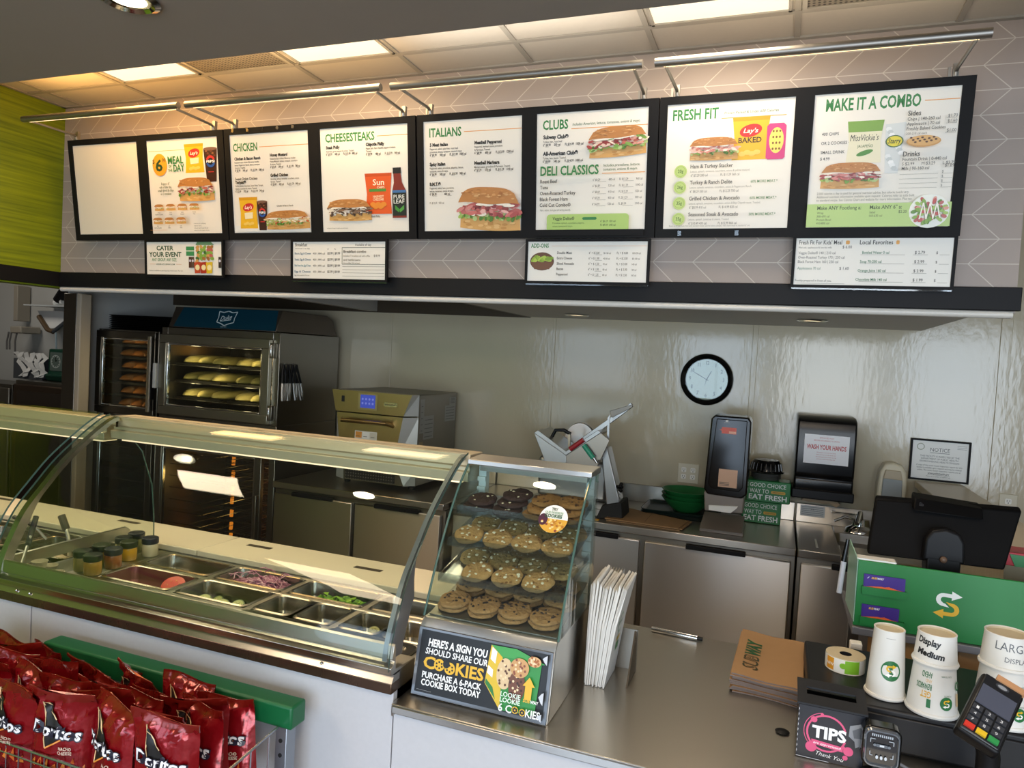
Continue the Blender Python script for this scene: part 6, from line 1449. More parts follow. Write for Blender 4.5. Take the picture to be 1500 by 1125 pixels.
# framed notice
t = thing('framed_notice', 'black framed NOTICE sheet on the back wall above the till screen', 'sign', (.797, YW, 1.21))
f = MB(); x0, x1, z0, z1 = .660, .934, 1.205, 1.421; w = .009
f.box(x0, x1, YW - .018, YW - .002, z0, z0 + w, BLACKM); f.box(x0, x1, YW - .018, YW - .002, z1 - w, z1, BLACKM); f.box(x0, x0 + w, YW - .018, YW - .002, z0 + w, z1 - w, BLACKM); f.box(x1 - w, x1, YW - .018, YW - .002, z0 + w, z1 - w, BLACKM); f.build('frame', t, smooth=0)
p = Poster(x0 + w, z0 + w, x1 - x0 - 2 * w, z1 - z0 - 2 * w, YW - .008, '#e9e9e4')
p.ring(p.X(.15), p.Y(.16), .014, .018, '#9aa08a'); p.T('NOTICE', .5, .27, .095, '#4a4c4c', .35, al='c'); p.L(.325, .305, .675, .305, .012, '#4a4c4c')
for i, s_ in enumerate(('THIS FACILITY IS INSPECTED BY THE', 'DEPARTMENT OF PUBLIC HEALTH', 'ENVIRONMENTAL HEALTH DIVISION')): p.T(s_, .5, .42 + .07 * i, .045, '#6a6c6c', al='c', wmax=.7 * p.w)
for i, s_ in enumerate(('A copy of the most recent inspection report for this', 'facility is available upon request and may be viewed', 'online. The most recent inspection reports are at')): p.T(s_, .5, .66 + .065 * i, .04, '#5a5c5c', al='c', wmax=.88 * p.w)
p.T('www.publichealth.gov', .5, .865, .045, '#3a3c3c', al='c', bold=.01); p.L(.3, .885, .7, .885, .006, '#5a5c5c'); p.T('Please ask a member of staff for help', .5, .94, .03, '#7a7c7c', al='c')
for i in range(3): p.L(.8, .08 + .04 * i, .97, .08 + .04 * i, .01, '#a0a29e')
p.build('sheet', t)
def outlet(x0, x1, z0, z1, gangs, label):
    t = thing('wall_outlet', label, 'outlet', ((x0 + x1) / 2, YW, z0), None)
    MB().box(x0, x1, YW - .007, YW, z0, z1, mat('cream outlet plate', '#d0c8b0', 0.4)).build('plate', t, bevel=.003)
    for g_ in range(gangs):
        cx = x0 + (x1 - x0) * (g_ + .5) / gangs + (.004 if g_ == 0 and gangs == 2 else -.004 if gangs == 2 else 0)
        for cz in ((z0 + z1) / 2 - .02, (z0 + z1) / 2 + .02):
            if cz + .012 > z1: continue
            a_ = Art(lambda x, y, d: (cx + x, YW - .0075 - d, cz + y)); a_.rrect(-.014, -.014, .014, .014, .006, '#efece2'); a_.rect(-.007, -.002, -.0045, .008, '#222222'); a_.rect(.0045, -.002, .007, .007, '#222222'); a_.ell(0, -.008, .003, .003, '#222222', 8); a_.build('socket', t)
outlet(-.532, -.412, 1.05, 1.165, 2, 'double cream wall outlet left of the napkin tower')
outlet(1.075, 1.155, 1.062, 1.175, 1, 'single cream wall outlet at the right edge above the till screen')
for i, (px, py) in enumerate(((1190, 469), (845, 461))):
    c = atZ(px, py, 1.984)
    t = thing('puck_light', ['flat round light under the bulkhead above the towel dispenser', 'flat round light under the bulkhead, left of the clock'][i], 'ceiling light', (c.x, c.y, 1.984), 'lights under the bulkhead')
    MB().lathe([(.062, 0), (.07, -.004), (.06, -.008), (.05, -.004)], (c.x, c.y, 1.985), 28, CHROME, cap=False).build('trim_ring', t); MB().lathe([(.001, -.003), (.052, -.003)], (c.x, c.y, 1.985), 28, mat('dim lamp face', '#e8dcc0', 0.4, emit='#ffe6b8', estr=2.0), cap=False).build('lens', t)

# ------------------------------------------------------------------ back kitchen at the left edge
YK = 4.55
t = thing('kitchen_fridge', 'brown steel undercounter fridge with a framed door in the back kitchen', 'fridge', (atY(62, 600, YK).x, YK, 0))
a, c = atY(18, 566, YK), atY(100, 566, YK)
MB().box(a.x, c.x + .08, YK + .03, YW + .65, .05, a.z + .06, STEELD).build('body', t, bevel=.004)
d_ = MB(); d_.box(a.x + .005, c.x, YK, YK + .03, .15, a.z + .03, mat('brown steel', '#6a5a4c', 0.35, 0.9, rvar=.05)); dd = d_.build('door', t, bevel=.02, seg=3)
h_ = MB(); h_.box(a.x + .07, c.x - .06, YK - .006, YK, .2, a.z - .03, mat('dull brown panel', '#544a40', 0.45, 0.7)); sub(dd, t, h_, 'door_panel', smooth=0)
h_ = MB(); h_.tube([atY(98, 580, YK - .02), atY(96, 612, YK - .02)], .014, 8, STEEL); sub(dd, t, h_, 'handle'); 
h_ = MB(); h_.lathe([(.016, 0), (.016, .11), (.001, .11)], tuple(atY(104, 605, YK - .01)), 12, mat('copper hinge', '#9a6a4a', 0.3, 0.9)); h_.build('hinge', t)
t = thing('kitchen_fridge', 'second steel fridge at the very left edge of the back kitchen', 'fridge', (atY(0, 600, YK).x, YK, 0))
a2 = atY(13, 570, YK); MB().box(a2.x - .8, a2.x, YK + .03, YW + .65, .05, a2.z + .04, STEELD).build('body', t, bevel=.004); MB().box(a2.x - .7, a2.x - .004, YK, YK + .03, .15, a2.z + .01, mat('steel door', '#8b857a', 0.35, 0.9)).build('door', t, bevel=.02, seg=3)
ztop = a.z + .06
q0, q1 = atY(71, 560, YK + .2), atY(104, 527, YK + .2)
t = thing('time_clock', 'green punch time clock on the kitchen fridge', 'clock', (q0.x, YK + .2, ztop))
MB().prism([(YK + .18, ztop), (YK + .15, ztop + .06), (YK + .19, ztop + .08), (YK + .19, ztop + .30), (YK + .40, ztop + .30), (YK + .42, ztop)], 'x', q0.x, q1.x, mat('dark green enamel', '#12402f', 0.35)).build('body', t, bevel=.015, seg=3)
a_ = Art(lambda x, y, d: (q0.x + x, YK + .186 - d, ztop + y)); w_ = q1.x - q0.x
a_.rrect(.03, .10, w_ * .68, .27, .01, '#5d6b62'); a_.ring(w_ * .37, .185, .055, .06, '#c9d0c8')
for h in range(12): a = math.radians(30 * h); a_.line(w_ * .37 + .043 * math.cos(a), .185 + .043 * math.sin(a), w_ * .37 + .052 * math.cos(a), .185 + .052 * math.sin(a), .006, '#dfe4dc')
a_.line(w_ * .37, .185, w_ * .37, .225, .008, '#101510'); a_.line(w_ * .37, .185, w_ * .37 + .02, .20, .008, '#101510'); a_.build('dial', t)
for k in range(4): MB().box(q0.x + .14 + .07 * k, q0.x + .19 + .07 * k, YK + .24, YK + .27, ztop + .301, ztop + .35, PAPERW).build('card', t, smooth=0)
p0, p1 = atY(19, 562, YK + .18), atY(62, 540, YK + .18)
t = thing('paper_bin', 'grey paper bin holding crumpled receipts on the kitchen fridge', 'bin', (p0.x, YK + .2, ztop))
GB_ = mat('grey bin plastic', '#4a4d50', 0.5); b = MB()
b.box(p0.x, p1.x, YK + .18, YK + .19, ztop, ztop + .19, GB_); b.box(p0.x, p1.x, YK + .41, YK + .42, ztop, ztop + .19, GB_); b.box(p0.x, p0.x + .01, YK + .19, YK + .41, ztop, ztop + .19, GB_); b.box(p1.x - .01, p1.x, YK + .19, YK + .41, ztop, ztop + .19, GB_); b.box(p0.x, p1.x, YK + .19, YK + .41, ztop, ztop + .01, GB_); b.build('tub', t, smooth=0)
m = MB(); rnd = random.Random(11)
for k in range(7):
    x = p0.x + .08 + .05 * k; pts = [(x + rnd.uniform(-.05, .05) + .03 * math.sin(q), YK + .16 + .02 * rnd.random(), ztop + .02 + .045 * q) for q in range(6)]
    for u, v in zip(pts, pts[1:]): m.hexa([(u[0], u[1], u[2]), (u[0] + .06, u[1], u[2] + .01), (v[0] + .06, v[1], v[2] + .01), v], [(u[0], u[1] + .003, u[2]), (u[0] + .06, u[1] + .003, u[2] + .01), (v[0] + .06, v[1] + .003, v[2] + .01), (v[0], v[1] + .003, v[2])], PAPERW)
m.build('receipts', t)
s0, s1 = atY(42, 446, 4.75), atY(108, 447, 4.75)
t = thing('wall_shelf', 'clear wall shelf in the back kitchen with a folded paper below', 'shelf', (s0.x, 4.95, s0.z))
MB().box(s0.x, s1.x, 4.70, 5.0, s0.z - .012, s0.z, mat('pale shelf', '#c2c6c4', 0.3)).build('board', t, smooth=0)
q = MB(); q.tube([atY(57, 463, 4.8), atY(70, 483, 4.8), atY(78, 486, 4.8)], .022, 8, mat('brown bracket', '#5a4428', 0.5)); q.tube([atY(78, 486, 4.8), atY(103, 466, 4.8)], .018, 8, mat('grey clip', '#4a4d50', 0.4)); q.build('clip', t)
q = MB(); pprism(q, [(55, 455), (92, 456), (98, 468), (82, 480), (68, 482)], 4.82, 4.825, PAPERW); q.build('paper', t, smooth=0)
q = MB(); q.tube([atY(82, 487, 4.8), atY(83, 540, 4.8)], .008, 8, mat('pale cord', '#9fb0b4', 0.4)); q.build('cord', t)
e0 = atY(92, 444, 4.78); m = MB(); m.tube([(e0.x - .08, 4.8, e0.z + .02), (e0.x, 4.8, e0.z + .12), (e0.x + .18, 4.8, e0.z + .10)], .05, 10, BLACK); m.tube([(e0.x - .12, 4.8, e0.z + .0), (e0.x - .02, 4.8, e0.z + .02)], .03, 8, WHITEP)
tag(m.build('spray_nozzle', None), 'black and white gadget lying on the kitchen shelf', 'gadget')
t = thing('wall_hose', 'beige wall mounted dispenser with hanging tubes at the left edge', 'dispenser', (atY(22, 470, 4.8).x, 4.95, 1.6))
q = MB(); pprism(q, [(20, 418), (26, 418), (25, 470), (19, 470)], 4.86, 4.99, mat('beige plastic', '#a39a8a', 0.5)); q.build('rail', t, bevel=.006)
q = MB(); pprism(q, [(14, 478), (30, 478), (31, 488), (15, 488)], 4.78, 4.98, mat('beige plastic', '#a39a8a', 0.5)); q.build('holder', t, bevel=.01)
for k, (px, y1) in enumerate(((10, 512), (14, 512), (22, 520))): MB().tube([atY(px + 3, 486, 4.8), atY(px, 500, 4.8), atY(px, y1, 4.8)], .008, 8, mat('tube grey', '#6d6a66', 0.5)).build('tube', t)
# ================================================================== till counter on the right
X0, X1 = -0.801, 1.45
t = thing('till_counter', 'stainless till counter with a white front at the lower right', 'counter', (.3, 1.85, 0))
w = MB(); w.box(X0, X1, 1.463, 2.25, .905, .91, STEELH); w.box(X0, X1, 1.463, 1.468, .887, .905, STEEL); w.box(X0, X1, 2.244, 2.25, .87, .905, STEELH); w.box(X0, X0 + .005, 1.463, 2.25, .88, .905, STEELH)
w.build('worktop', t, bevel=.002)
MB().box(X0, X1, 1.478, 1.498, .06, .905, LAM).build('front_panel', t, smooth=0)
b = MB(); b.box(X0, X1, 1.498, 2.22, .06, .10, STEELD); b.box(X0, X1, 2.20, 2.22, .10, .905, STEELD); b.box(X0, X0 + .012, 1.498, 2.20, .10, .905, STEELD); b.box(X1 - .02, X1, 1.498, 2.2, .1, .905, STEELD); b.box(X0 + .02, X1 - .02, 1.53, 2.19, 0, .06, RUBBER); b.build('cabinet', t, smooth=0)
t = thing('counter_handle', 'slim polished steel bar lying at the back edge of the till counter', 'handle', (-.25, 2.215, .91))
MB().tube([(-.323, 2.222, .9185), (-.185, 2.212, .9185)], .0085, 12, CHROME).build('bar', t); MB().tube([(-.185, 2.212, .9185), (-.170, 2.211, .9185)], .006, 10, BLACK).build('tip', t); MB().box(-.325, -.19, 2.224, 2.236, .9105, .914, STEELD).build('mount', t, smooth=0)
# white sandwich bags standing on edge beside the cookie case
WB = mat('white paper bag', '#dedbd4', 0.75, 0, 0.03, 30)
rnd = random.Random(8)
ORDN = ['nearest the cookie case', 'second', 'third', 'fourth', 'fifth', 'sixth', 'seventh', 'eighth', 'ninth', 'tenth', 'eleventh', 'outermost, showing its green print']
for k in range(12):
    x = -.421 + .0046 * k; lean = .0035 * k; h = .258 + rnd.uniform(-.012, .008); y0 = 1.772 + rnd.uniform(-.006, .006)
    m = MB(); y1 = y0 + .125
    A = [(x, y0, .9112), (x + .0035, y0, .9112), (x + .0035, y1, .9112), (x, y1, .9112)]; B = [(x + lean * .5 - .002, y0 + .01, .9112 + h * .6), (x + lean * .5 + .0035, y0 + .01, .9112 + h * .6), (x + lean * .5 + .0035, y1 + .01, .9112 + h * .6), (x + lean * .5 - .001, y1 + .01, .9112 + h * .6)]
    C = [(x + lean, y0 + .02 + rnd.uniform(-.008, .008), .9112 + h), (x + lean + .004, y0 + .022, .9112 + h - .008), (x + lean + .005, y1 + .02, .9112 + h + .005), (x + lean, y1 + .02, .9112 + h + .008)]
    m.rings([A, B, C], WB)
    if k == 11:
        a_ = Art(lambda u, v, d: (x + .0042 + lean * (.5 * v / (h * .6) if v < h * .6 else .5 + .5 * (v - h * .6) / (h * .4)) + d, y0 + u, .9112 + v)); a_.step = .0002
        a_.ell(.062, .155, .022, .028, '#9fb59a', 18); a_.ell(.062, .155, .017, .022, '#dedbd4', 16); a_.text('SUBWAY', .062, .15, .010, '#7f9c80', al='c', bold=.02); a_.rect(.045, .108, .085, .118, '#c9a93a'); a_.rect(.05, .082, .082, .102, '#2f7d3d'); a_.text('EAT FRESH', .062, .125, .007, '#8fa890', al='c')
        n = len(m.v); m.v += a_.mb.v; m.f += [tuple(i + n for i in f) for f in a_.mb.f]; base = len(m.mats); m.mats += a_.mb.mats; m.k += [q + base for q in a_.mb.k]
    tag(m.build('paper_bag', None, smooth=0), 'white paper bag standing beside the cookie case, %s%s' % (ORDN[k], '' if k in (0, 11) else ' from the case'), 'bag', 'upright white paper bags')
for k in range(6):
    x = -.430 + .0048 * k; m = MB(); m.hexa([(x, 1.935, .9112), (x + .003, 1.935, .9112), (x + .003, 2.05, .9112), (x, 2.05, .9112)], [(x + .003 * k, 1.95, 1.13 - .004 * k), (x + .004 + .003 * k, 1.95, 1.135), (x + .004 + .003 * k, 2.06, 1.14), (x + .003 * k, 2.06, 1.13)], WB)
    tag(m.build('paper_bag', None, smooth=0), 'white paper bag in the rear bundle behind the cookie case corner, %s' % ['innermost', 'second from the case', 'third from the case', 'fourth from the case', 'fifth from the case', 'outermost'][k], 'bag', 'rear bundle of white paper bags')
t = thing('bag_holder', 'dark steel holder plate in front of the upright white paper bags', 'holder', (-.35, 1.83, .91))
q = MB(); q.prism([(1.80, .9105), (1.905, .9105), (1.905, 1.02), (1.88, 1.03)], 'x', -.318, -.314, mat('dark holder steel', '#5b5348', 0.35, 0.9)); q.build('side_plate', t, smooth=0); q = MB(); q.box(-.425, -.314, 1.9155, 1.9185, .9105, 1.02, STEELD); q.build('back_plate', t, smooth=0)
# stack of brown printed bags
KR = mat('brown kraft paper', '#a07c55', 0.75, 0, 0.05, 30); KRD = mat('brown kraft edge', '#75665e', 0.8, 0, 0.1, 60)
NB = 11
for k in range(NB):
    z = .9108 + .0043 * k; dx = rnd.uniform(-.005, .005); dy = rnd.uniform(-.006, .006); s_ = .010 * (k / NB)
    m = MB(); rows = []
    for v in range(7):
        yy = 1.905 + .305 * v / 6 + dy
        up = .006 * math.sin(PI * v / 6) * (k / NB) + (.012 * (v - 4) / 2 * (k / NB) if v > 4 else 0)
        rows.append([(-.070 + .168 * u / 6 + dx + .012 * v / 6, yy + .010 * math.sin(PI * u / 6) - .004 * u, z + up + .004 * math.cos(2 * PI * u / 6) * (k / NB)) for u in range(7)])
    n = 7; vs = [p for r_ in rows for p in r_] + [(p[0], p[1], p[2] + .0036) for r_ in rows for p in r_]; N_ = n * 7
    m.add(vs, [(i * n + j + N_, i * n + j + 1 + N_, (i + 1) * n + j + 1 + N_, (i + 1) * n + j + N_) for i in range(6) for j in range(6)] + [(i * n + j, (i + 1) * n + j, (i + 1) * n + j + 1, i * n + j + 1) for i in range(6) for j in range(6)], KR)
    edge = [i for i in range(n)] + [r_ * n + n - 1 for r_ in range(1, 7)] + [6 * n + i for i in range(n - 2, -1, -1)] + [r_ * n for r_ in range(5, 0, -1)]
    m.add(vs, [(edge[i], edge[(i + 1) % len(edge)], edge[(i + 1) % len(edge)] + N_, edge[i] + N_) for i in range(len(edge))], KRD)
    lab = ['lowest', 'second from below', 'third from below', 'fourth from below', 'fifth from below', 'in the middle', 'fifth from the top', 'fourth from the top', 'third from the top', 'second from the top', 'topmost, with green print'][k]
    if k == NB - 1:
        def onbag(u, v, d):
            fu, fv = (u / .168) * 6, (v / .305) * 6
            i, j = min(5, max(0, int(fv))), min(5, max(0, int(fu))); a, c = fv - i, fu - j
            P = lambda r_, q: Vector(rows[r_][q])
            p = P(i, j) * (1 - a) * (1 - c) + P(i + 1, j) * a * (1 - c) + P(i, j + 1) * (1 - a) * c + P(i + 1, j + 1) * a * c
            return p + Vector((0, 0, .0048 + d))
        a_ = Art(onbag)
        a_.text('SUB', .058, .045, .036, '#3c3a22', .085, bold=.03, rot=PI / 2, shear=.15); a_.text('SUB', .0545, .049, .029, KR, .077, bold=-.012, rot=PI / 2, shear=.15)
        a_.text('WAY', .058, .135, .036, '#1f5a34', .105, bold=.04, rot=PI / 2, shear=.15)
        q = len(m.v); m.v += [tuple(p) for p in a_.mb.v]; m.f += [tuple(i + q for i in f) for f in a_.mb.f]; base = len(m.mats); m.mats += a_.mb.mats; m.k += [i + base for i in a_.mb.k]
    tag(m.build('kraft_bag', None, smooth=30), 'flat brown paper bag stacked on the till counter, ' + lab, 'bag', 'stacked brown paper bags')
tag(MB().lathe([(.012, 0), (.016, .003), (.010, .006), (.001, .006)], (.055, 1.745, .9105), 16, BLACK).build('cable_grommet', None), 'small black cable grommet in the steel counter left of the tips box', 'grommet')

# cash drawer
DRW = mat('black painted steel', '#17171a', 0.42, 0.0, 0.08, 60, spec=.3)
t = thing('cash_drawer', 'black steel cash drawer under the paper cups', 'cash drawer', (.32, 1.92, .91))
MB().box(.105, .66, 1.752, 2.10, .916, 1.01, DRW).build('case', t, bevel=.006, seg=3); MB().box(.112, .653, 1.746, 1.752, .922, .998, DRW).build('drawer_front', t, bevel=.003)
for x in (.13, .63):
    for y in (1.78, 2.07): MB().lathe([(.012, 0), (.012, .006), (.001, .006)], (x, y, .9102), 10, RUBBER).build('foot', t)
# roll of stickers
t = thing('sticker_roll', 'roll of colourful stickers lying on the cash drawer', 'roll', (.193, 1.945, 1.01))
c = (.193, 1.945, 1.0105); MB().lathe([(.014, 0), (.045, 0), (.045, .036), (.014, .036)], c, 40, mat('cream roll paper', '#cdbfa0', 0.7, 0, 0.05, 40), cap=False).build('roll', t); MB().lathe([(.014, .0362), (.014, 0), (.001, 0.001), (.001, .0355)], c, 20, DARK, cap=False).build('core', t)
def oncyl(cx, cy, cz, r0, r1, h):
    return lambda u, v, d: (cx + (r0 + (r1 - r0) * v / h + d) * math.sin(u / r0), cy - (r0 + (r1 - r0) * v / h + d) * math.cos(u / r0), cz + v)
def strip(a_, u0, v0, u1, v1, c, n=10):
    pts = []; fs = []
    for i in range(n + 1): u = u0 + (u1 - u0) * i / n; pts += [(u, v0), (u, v1)]
    for i in range(n): fs.append((2 * i, 2 * i + 2, 2 * i + 3, 2 * i + 1))
    return a_.shape(pts, fs, c)
a_ = Art(oncyl(*c, .0452, .0452, .036), .0002)
strip(a_, -.075, .001, .075, .035, '#e9e6de', 30); strip(a_, -.052, .004, -.030, .033, '#e09a2a', 6); strip(a_, -.004, .003, .030, .034, '#7fb92c', 8); a_.ell(-.008, .02, .008, .007, '#7fb92c', 12); a_.text('NEW', -.05, .014, .007, '#f4efe0', bold=.02)
a_.build('sticker', t)
# paper cups, upside down
CUPW = mat('white paper cup', '#dcdad4', 0.5, 0, 0.02, 30); CUPT = mat('cream cup base', '#cfc3a8', 0.6)
def s_logo(a_, cx, cy, s, c1, c2, flip=1):
    """two interlocked arrows shaped like an S; flip=-1 turns it upside down"""
    def T(P): return [(cx + flip * x * s, cy + flip * y * s) for x, y in P]
    def arc(x, y, r, a0, a1, n=9): return [(x + r * math.cos(math.radians(a0 + (a1 - a0) * i / n)), y + r * math.sin(math.radians(a0 + (a1 - a0) * i / n))) for i in range(n + 1)]
    top = [(.25, .86)] + arc(-.30, .36, .50, 90, 255) + [(.12, -.20), (-.16, .06), (-.30, .10)] + arc(-.26, .36, .22, 240, 90) + [(.25, .56), (.25, .36), (.95, .72), (.25, 1.08)]
    P = T(top); Q = T([(-x, -y) for x, y in top])
    a_.poly(P, c1); a_.poly(Q, c2)
def cup(x, y, label, art=None, z=1.0105, rb=.0437, rt=.0315, h=.155):
    t = thing('paper_cup', label, 'cup', (x, y, z), 'upside down paper cups on the cash drawer')
    prof = [(rb - .0045, .004), (rb - .001, .001), (rb + .0005, .005), (rb - .001, .009), (rb - .0035, .010), (rt + .0003, h - .006), (rt + .001, h - .001), (rt - .0003, h), (rt - .003, h - .002)]
    MB().lathe(prof, (x, y, z), 40, CUPW, cap=False).build('wall', t); MB().lathe([(rt - .003, h - .002), (rt - .0035, h - .006), (.001, h - .006)], (x, y, z), 32, CUPT, cap=False).build('base_disc', t)
    if art:
        a_ = Art(oncyl(x, y, z + .010, rb - .0034, rt + .0004, h - .016), .0002); art(a_); a_.build('print', t)
    return t
GR2 = '#1f6a36'
def art_small(a_):
    strip(a_, -.012, .1285, .012, .1292, '#6a6a6a', 4); a_.ell(.004, .058, .0225, .0225, GR2, 30); s_logo(a_, .004, .058, .0135, '#f4f2ec', '#e0b52a', -1)
cup(.268, 1.83, 'white paper cup with a round green and yellow logo, leftmost on the cash drawer', art_small)
def art_low(a_):
    for i, (w_, c, hh, u) in enumerate((('AHEAD', GR2, .012, -.012), ('AND', '#d9b98a', .007, -.012), ('REWARDS', GR2, .012, -.012), ('GET', '#d9a62c', .013, -.012))):
        a_.text(w_, u, .086 - (0, .015, .025, .041)[i], hh, c, (.024, .014, .034, .022)[i], bold=.02, rot=PI, al='l')
    strip(a_, -.020, .012, -.012, .030, GR2, 3)
    a_.ell(.020, .026, .014, .014, GR2, 26); s_logo(a_, .020, .026, .0085, '#f4f2ec', '#e0b52a', -1)
    a_.text('SCAN TO EARN', .031, .084, .0032, '#5a7a60', .024, rot=PI, al='l'); a_.text('POINTS', .030, .044, .0032, '#5a7a60', .016, rot=PI, al='l')
    a_.text('O', .060, .07, .018, GR2, rot=PI, al='l', bold=.03); strip(a_, .046, .018, .053, .045, '#d9b98a', 3)
def art_med(a_):
    a_.text('Display', -.050, .038, .013, '#1c1c1e', .052, bold=.04, shear=.1, rot=-.05); a_.text('Medium', -.048, .014, .012, '#1c1c1e', .058, bold=.05, shear=.1, rot=-.06)
def art_large(a_):
    a_.text('LARGE', -.034, .036, .017, '#5a5d62', .066, rot=-.03); a_.text('DISPLAY', -.014, .013, .010, '#5a5d62', .05, rot=-.03)
cup(.355, 1.792, 'lower white paper cup with green print, second from the left on the cash drawer', art_low, rb=.0525, rt=.0370, h=.15)
cup(.355, 1.792, 'upper short paper cup hand lettered Display Medium on a printed cup', art_med, z=1.0105 + .106, rb=.0455, rt=.0372, h=.070)
cup(.490, 1.812, 'lower white paper cup with green print behind the card terminal', art_low, rb=.058, rt=.0415, h=.17)
cup(.490, 1.812, 'upper short paper cup hand lettered LARGE DISPLAY behind the card terminal', art_large, z=1.0105 + .118, rb=.0505, rt=.042, h=.075)

# tips box
TB = mat('black acrylic', '#0e0f11', 0.2, 0, 0.08, 10, spec=.35)
t = thing('tips_box', 'black tips box with pink TIPS lettering at the counter edge', 'tips box', (.147, 1.70, .91))
x0, x1, y0, y1, z1 = .081, .212, 1.655, 1.735, 1.026
b = MB(); b.box(x0, x1, y0, y0 + .004, .9105, z1, TB); b.box(x0, x1, y1 - .004, y1, .9105, z1, TB); b.box(x0, x0 + .004, y0 + .004, y1 - .004, .9105, z1, TB); b.box(x1 - .004, x1, y0 + .004, y1 - .004, .9105, z1, TB); b.box(x0 + .004, x1 - .004, y0 + .004, y1 - .004, .9105, .915, TB); b.build('box', t, smooth=0)
l_ = MB(); z2 = z1 + .010
def lidq(u0, u1, v0, v1):
    P = lambda u, v, dz: (x0 - .003 + (x1 - x0 + .006) * u, y0 - .006 + (y1 - y0 + .012) * v, z1 + .001 + .016 * v + dz)
    l_.hexa([P(u0, v0, 0), P(u1, v0, 0), P(u1, v1, 0), P(u0, v1, 0)], [P(u0, v0, .004), P(u1, v0, .004), P(u1, v1, .004), P(u0, v1, .004)], DARK)
for a in ((0, 1, 0, .38), (0, 1, .68, 1), (0, .14, .38, .68), (.86, 1, .38, .68)): lidq(*a)
l_.build('slotted_lid', t, smooth=0)
p = Poster(x0 + .001, .912, x1 - x0 - .002, z1 - .914, y0 - .0006, '#161a24')
PKC = '#d9577f'
p.E = lambda u, v, ru, rv, c, **k: p.ell(p.X(u), p.Y(v), ru * p.w, rv * p.w, c, **k)
p.ring(p.X(.44), p.Y(.47), .036, .040, PKC, 15, 345); p.ring(p.X(.42), p.Y(.46), .041, .0425, PKC, 100, 250)
for u, v, r_ in ((.24, .24, .05), (.36, .12, .025), (.78, .72, .075), (.74, .85, .04), (.22, .77, .085), (.70, .66, .03)): p.E(u, v, r_, r_, PKC)
p.T('TIPS', .22, .565, .21, '#f2f0ee', .52, bold=.04); p.P([(.22, .615), (.70, .66), (.70, .755), (.22, .70)], PKC); p.T('are appreciated', .25, .69, .045, '#f6e6ea', .42, bold=.01, rot=-.06, shear=.2)
p.T('Thank You', .30, .90, .075, '#e9e6e4', .42, bold=.0, shear=.3, rot=-.08); p.P([(.78, .22), (.985, .13), (1.0, .75), (.96, .70), (.93, .58), (.88, .62), (.86, .50), (.77, .42)], '#8d8f94'); p.P([(.82, .30), (.96, .20), (.97, .42), (.85, .44)], '#5f6268')
for i in range(9): p.P([(0, .05 + .1 * i), (.012, .08 + .1 * i), (0, .12 + .1 * i)], '#c9c9cc')
p.L(0, .985, .5, .992, .012, '#b9b9bc')
o = p.build('tips_card', t); o['label'] = 'pink and white TIPS print on dark navy'
# barcode scanner
t = thing('barcode_scanner', 'small square black barcode scanner with a clear window beside the tips box', 'scanner', (.24, 1.64, .91))
cx, cz, y = .2385, .984, 1.615
def rsq(r_, w, h, n=5): return [(p_[0], p_[1]) for p_ in rr(cx - w, cx + w, cz - h, cz + h, r_, 0, n)]
MB().prism(rsq(.016, .036, .042), 'y', y, y + .035, BLACKG).build('housing', t, bevel=.004, seg=3)
m = MB(); o_, i_ = rsq(.014, .033, .039), rsq(.010, .027, .032)
m.rings([[(a, y - .0005, b_) for a, b_ in o_], [(a, y - .006, b_) for a, b_ in rsq(.013, .031, .037)], [(a, y - .006, b_) for a, b_ in rsq(.011, .029, .034)], [(a, y - .0005, b_) for a, b_ in i_]], mat('clear bezel', '#5a6068', 0.08, 0.2, coat=.6), cap=False); m.build('bezel', t)
m = MB(); m.prism(i_, 'y', y - .001, y - .0004, mat('dark scanner window', '#15171c', 0.06, 0, coat=.6)); m.build('scan_window', t, smooth=0)
a_ = Art(lambda u, v, d: (cx + u, y - .0012 - d, cz + v)); LGY = '#a9b0b8'
for i in range(11): a_.rect(-.019 + .0036 * i, .023, -.0168 + .0036 * i, .028, LGY)
for pth in ([(-.021, .010), (-.021, .018), (-.012, .018)], [(.021, .010), (.021, .018), (.012, .018)], [(-.021, -.008), (-.021, -.016), (-.016, -.016)], [(.021, -.008), (.021, -.016), (.016, -.016)]): a_.path(pth, .0014, LGY)
a_.rect(-.010, .003, .010, .009, '#5a6068'); a_.rect(-.004, .004, .004, .008, '#c9ced4'); a_.ell(-.013, .006, .003, .003, '#6a7078', 10); a_.ell(.013, .006, .003, .003, '#6a7078', 10)
for i in range(3): a_.ell(-.008 + .008 * i, -.018, .0025, .004, '#c9ced4', 10)
a_.build('scan_marks', t); m = MB(); m.box(cx - .012, cx + .012, y + .012, y + .03, .93, .945, BLACK); m.lathe([(.035, 0), (.035, .008), (.015, .02), (.001, .02)], (cx, y + .02, .9103), 24, BLACK); m.build('stand', t)
MB().tube([(cx + .03, y + .03, .95), (cx + .07, y + .04, .93), (cx + .12, y + .0, .916), (cx + .22, y - .03, .9155)], .003, 8, mat('grey cable', '#6a6a6e', 0.5)).build('cable', t)

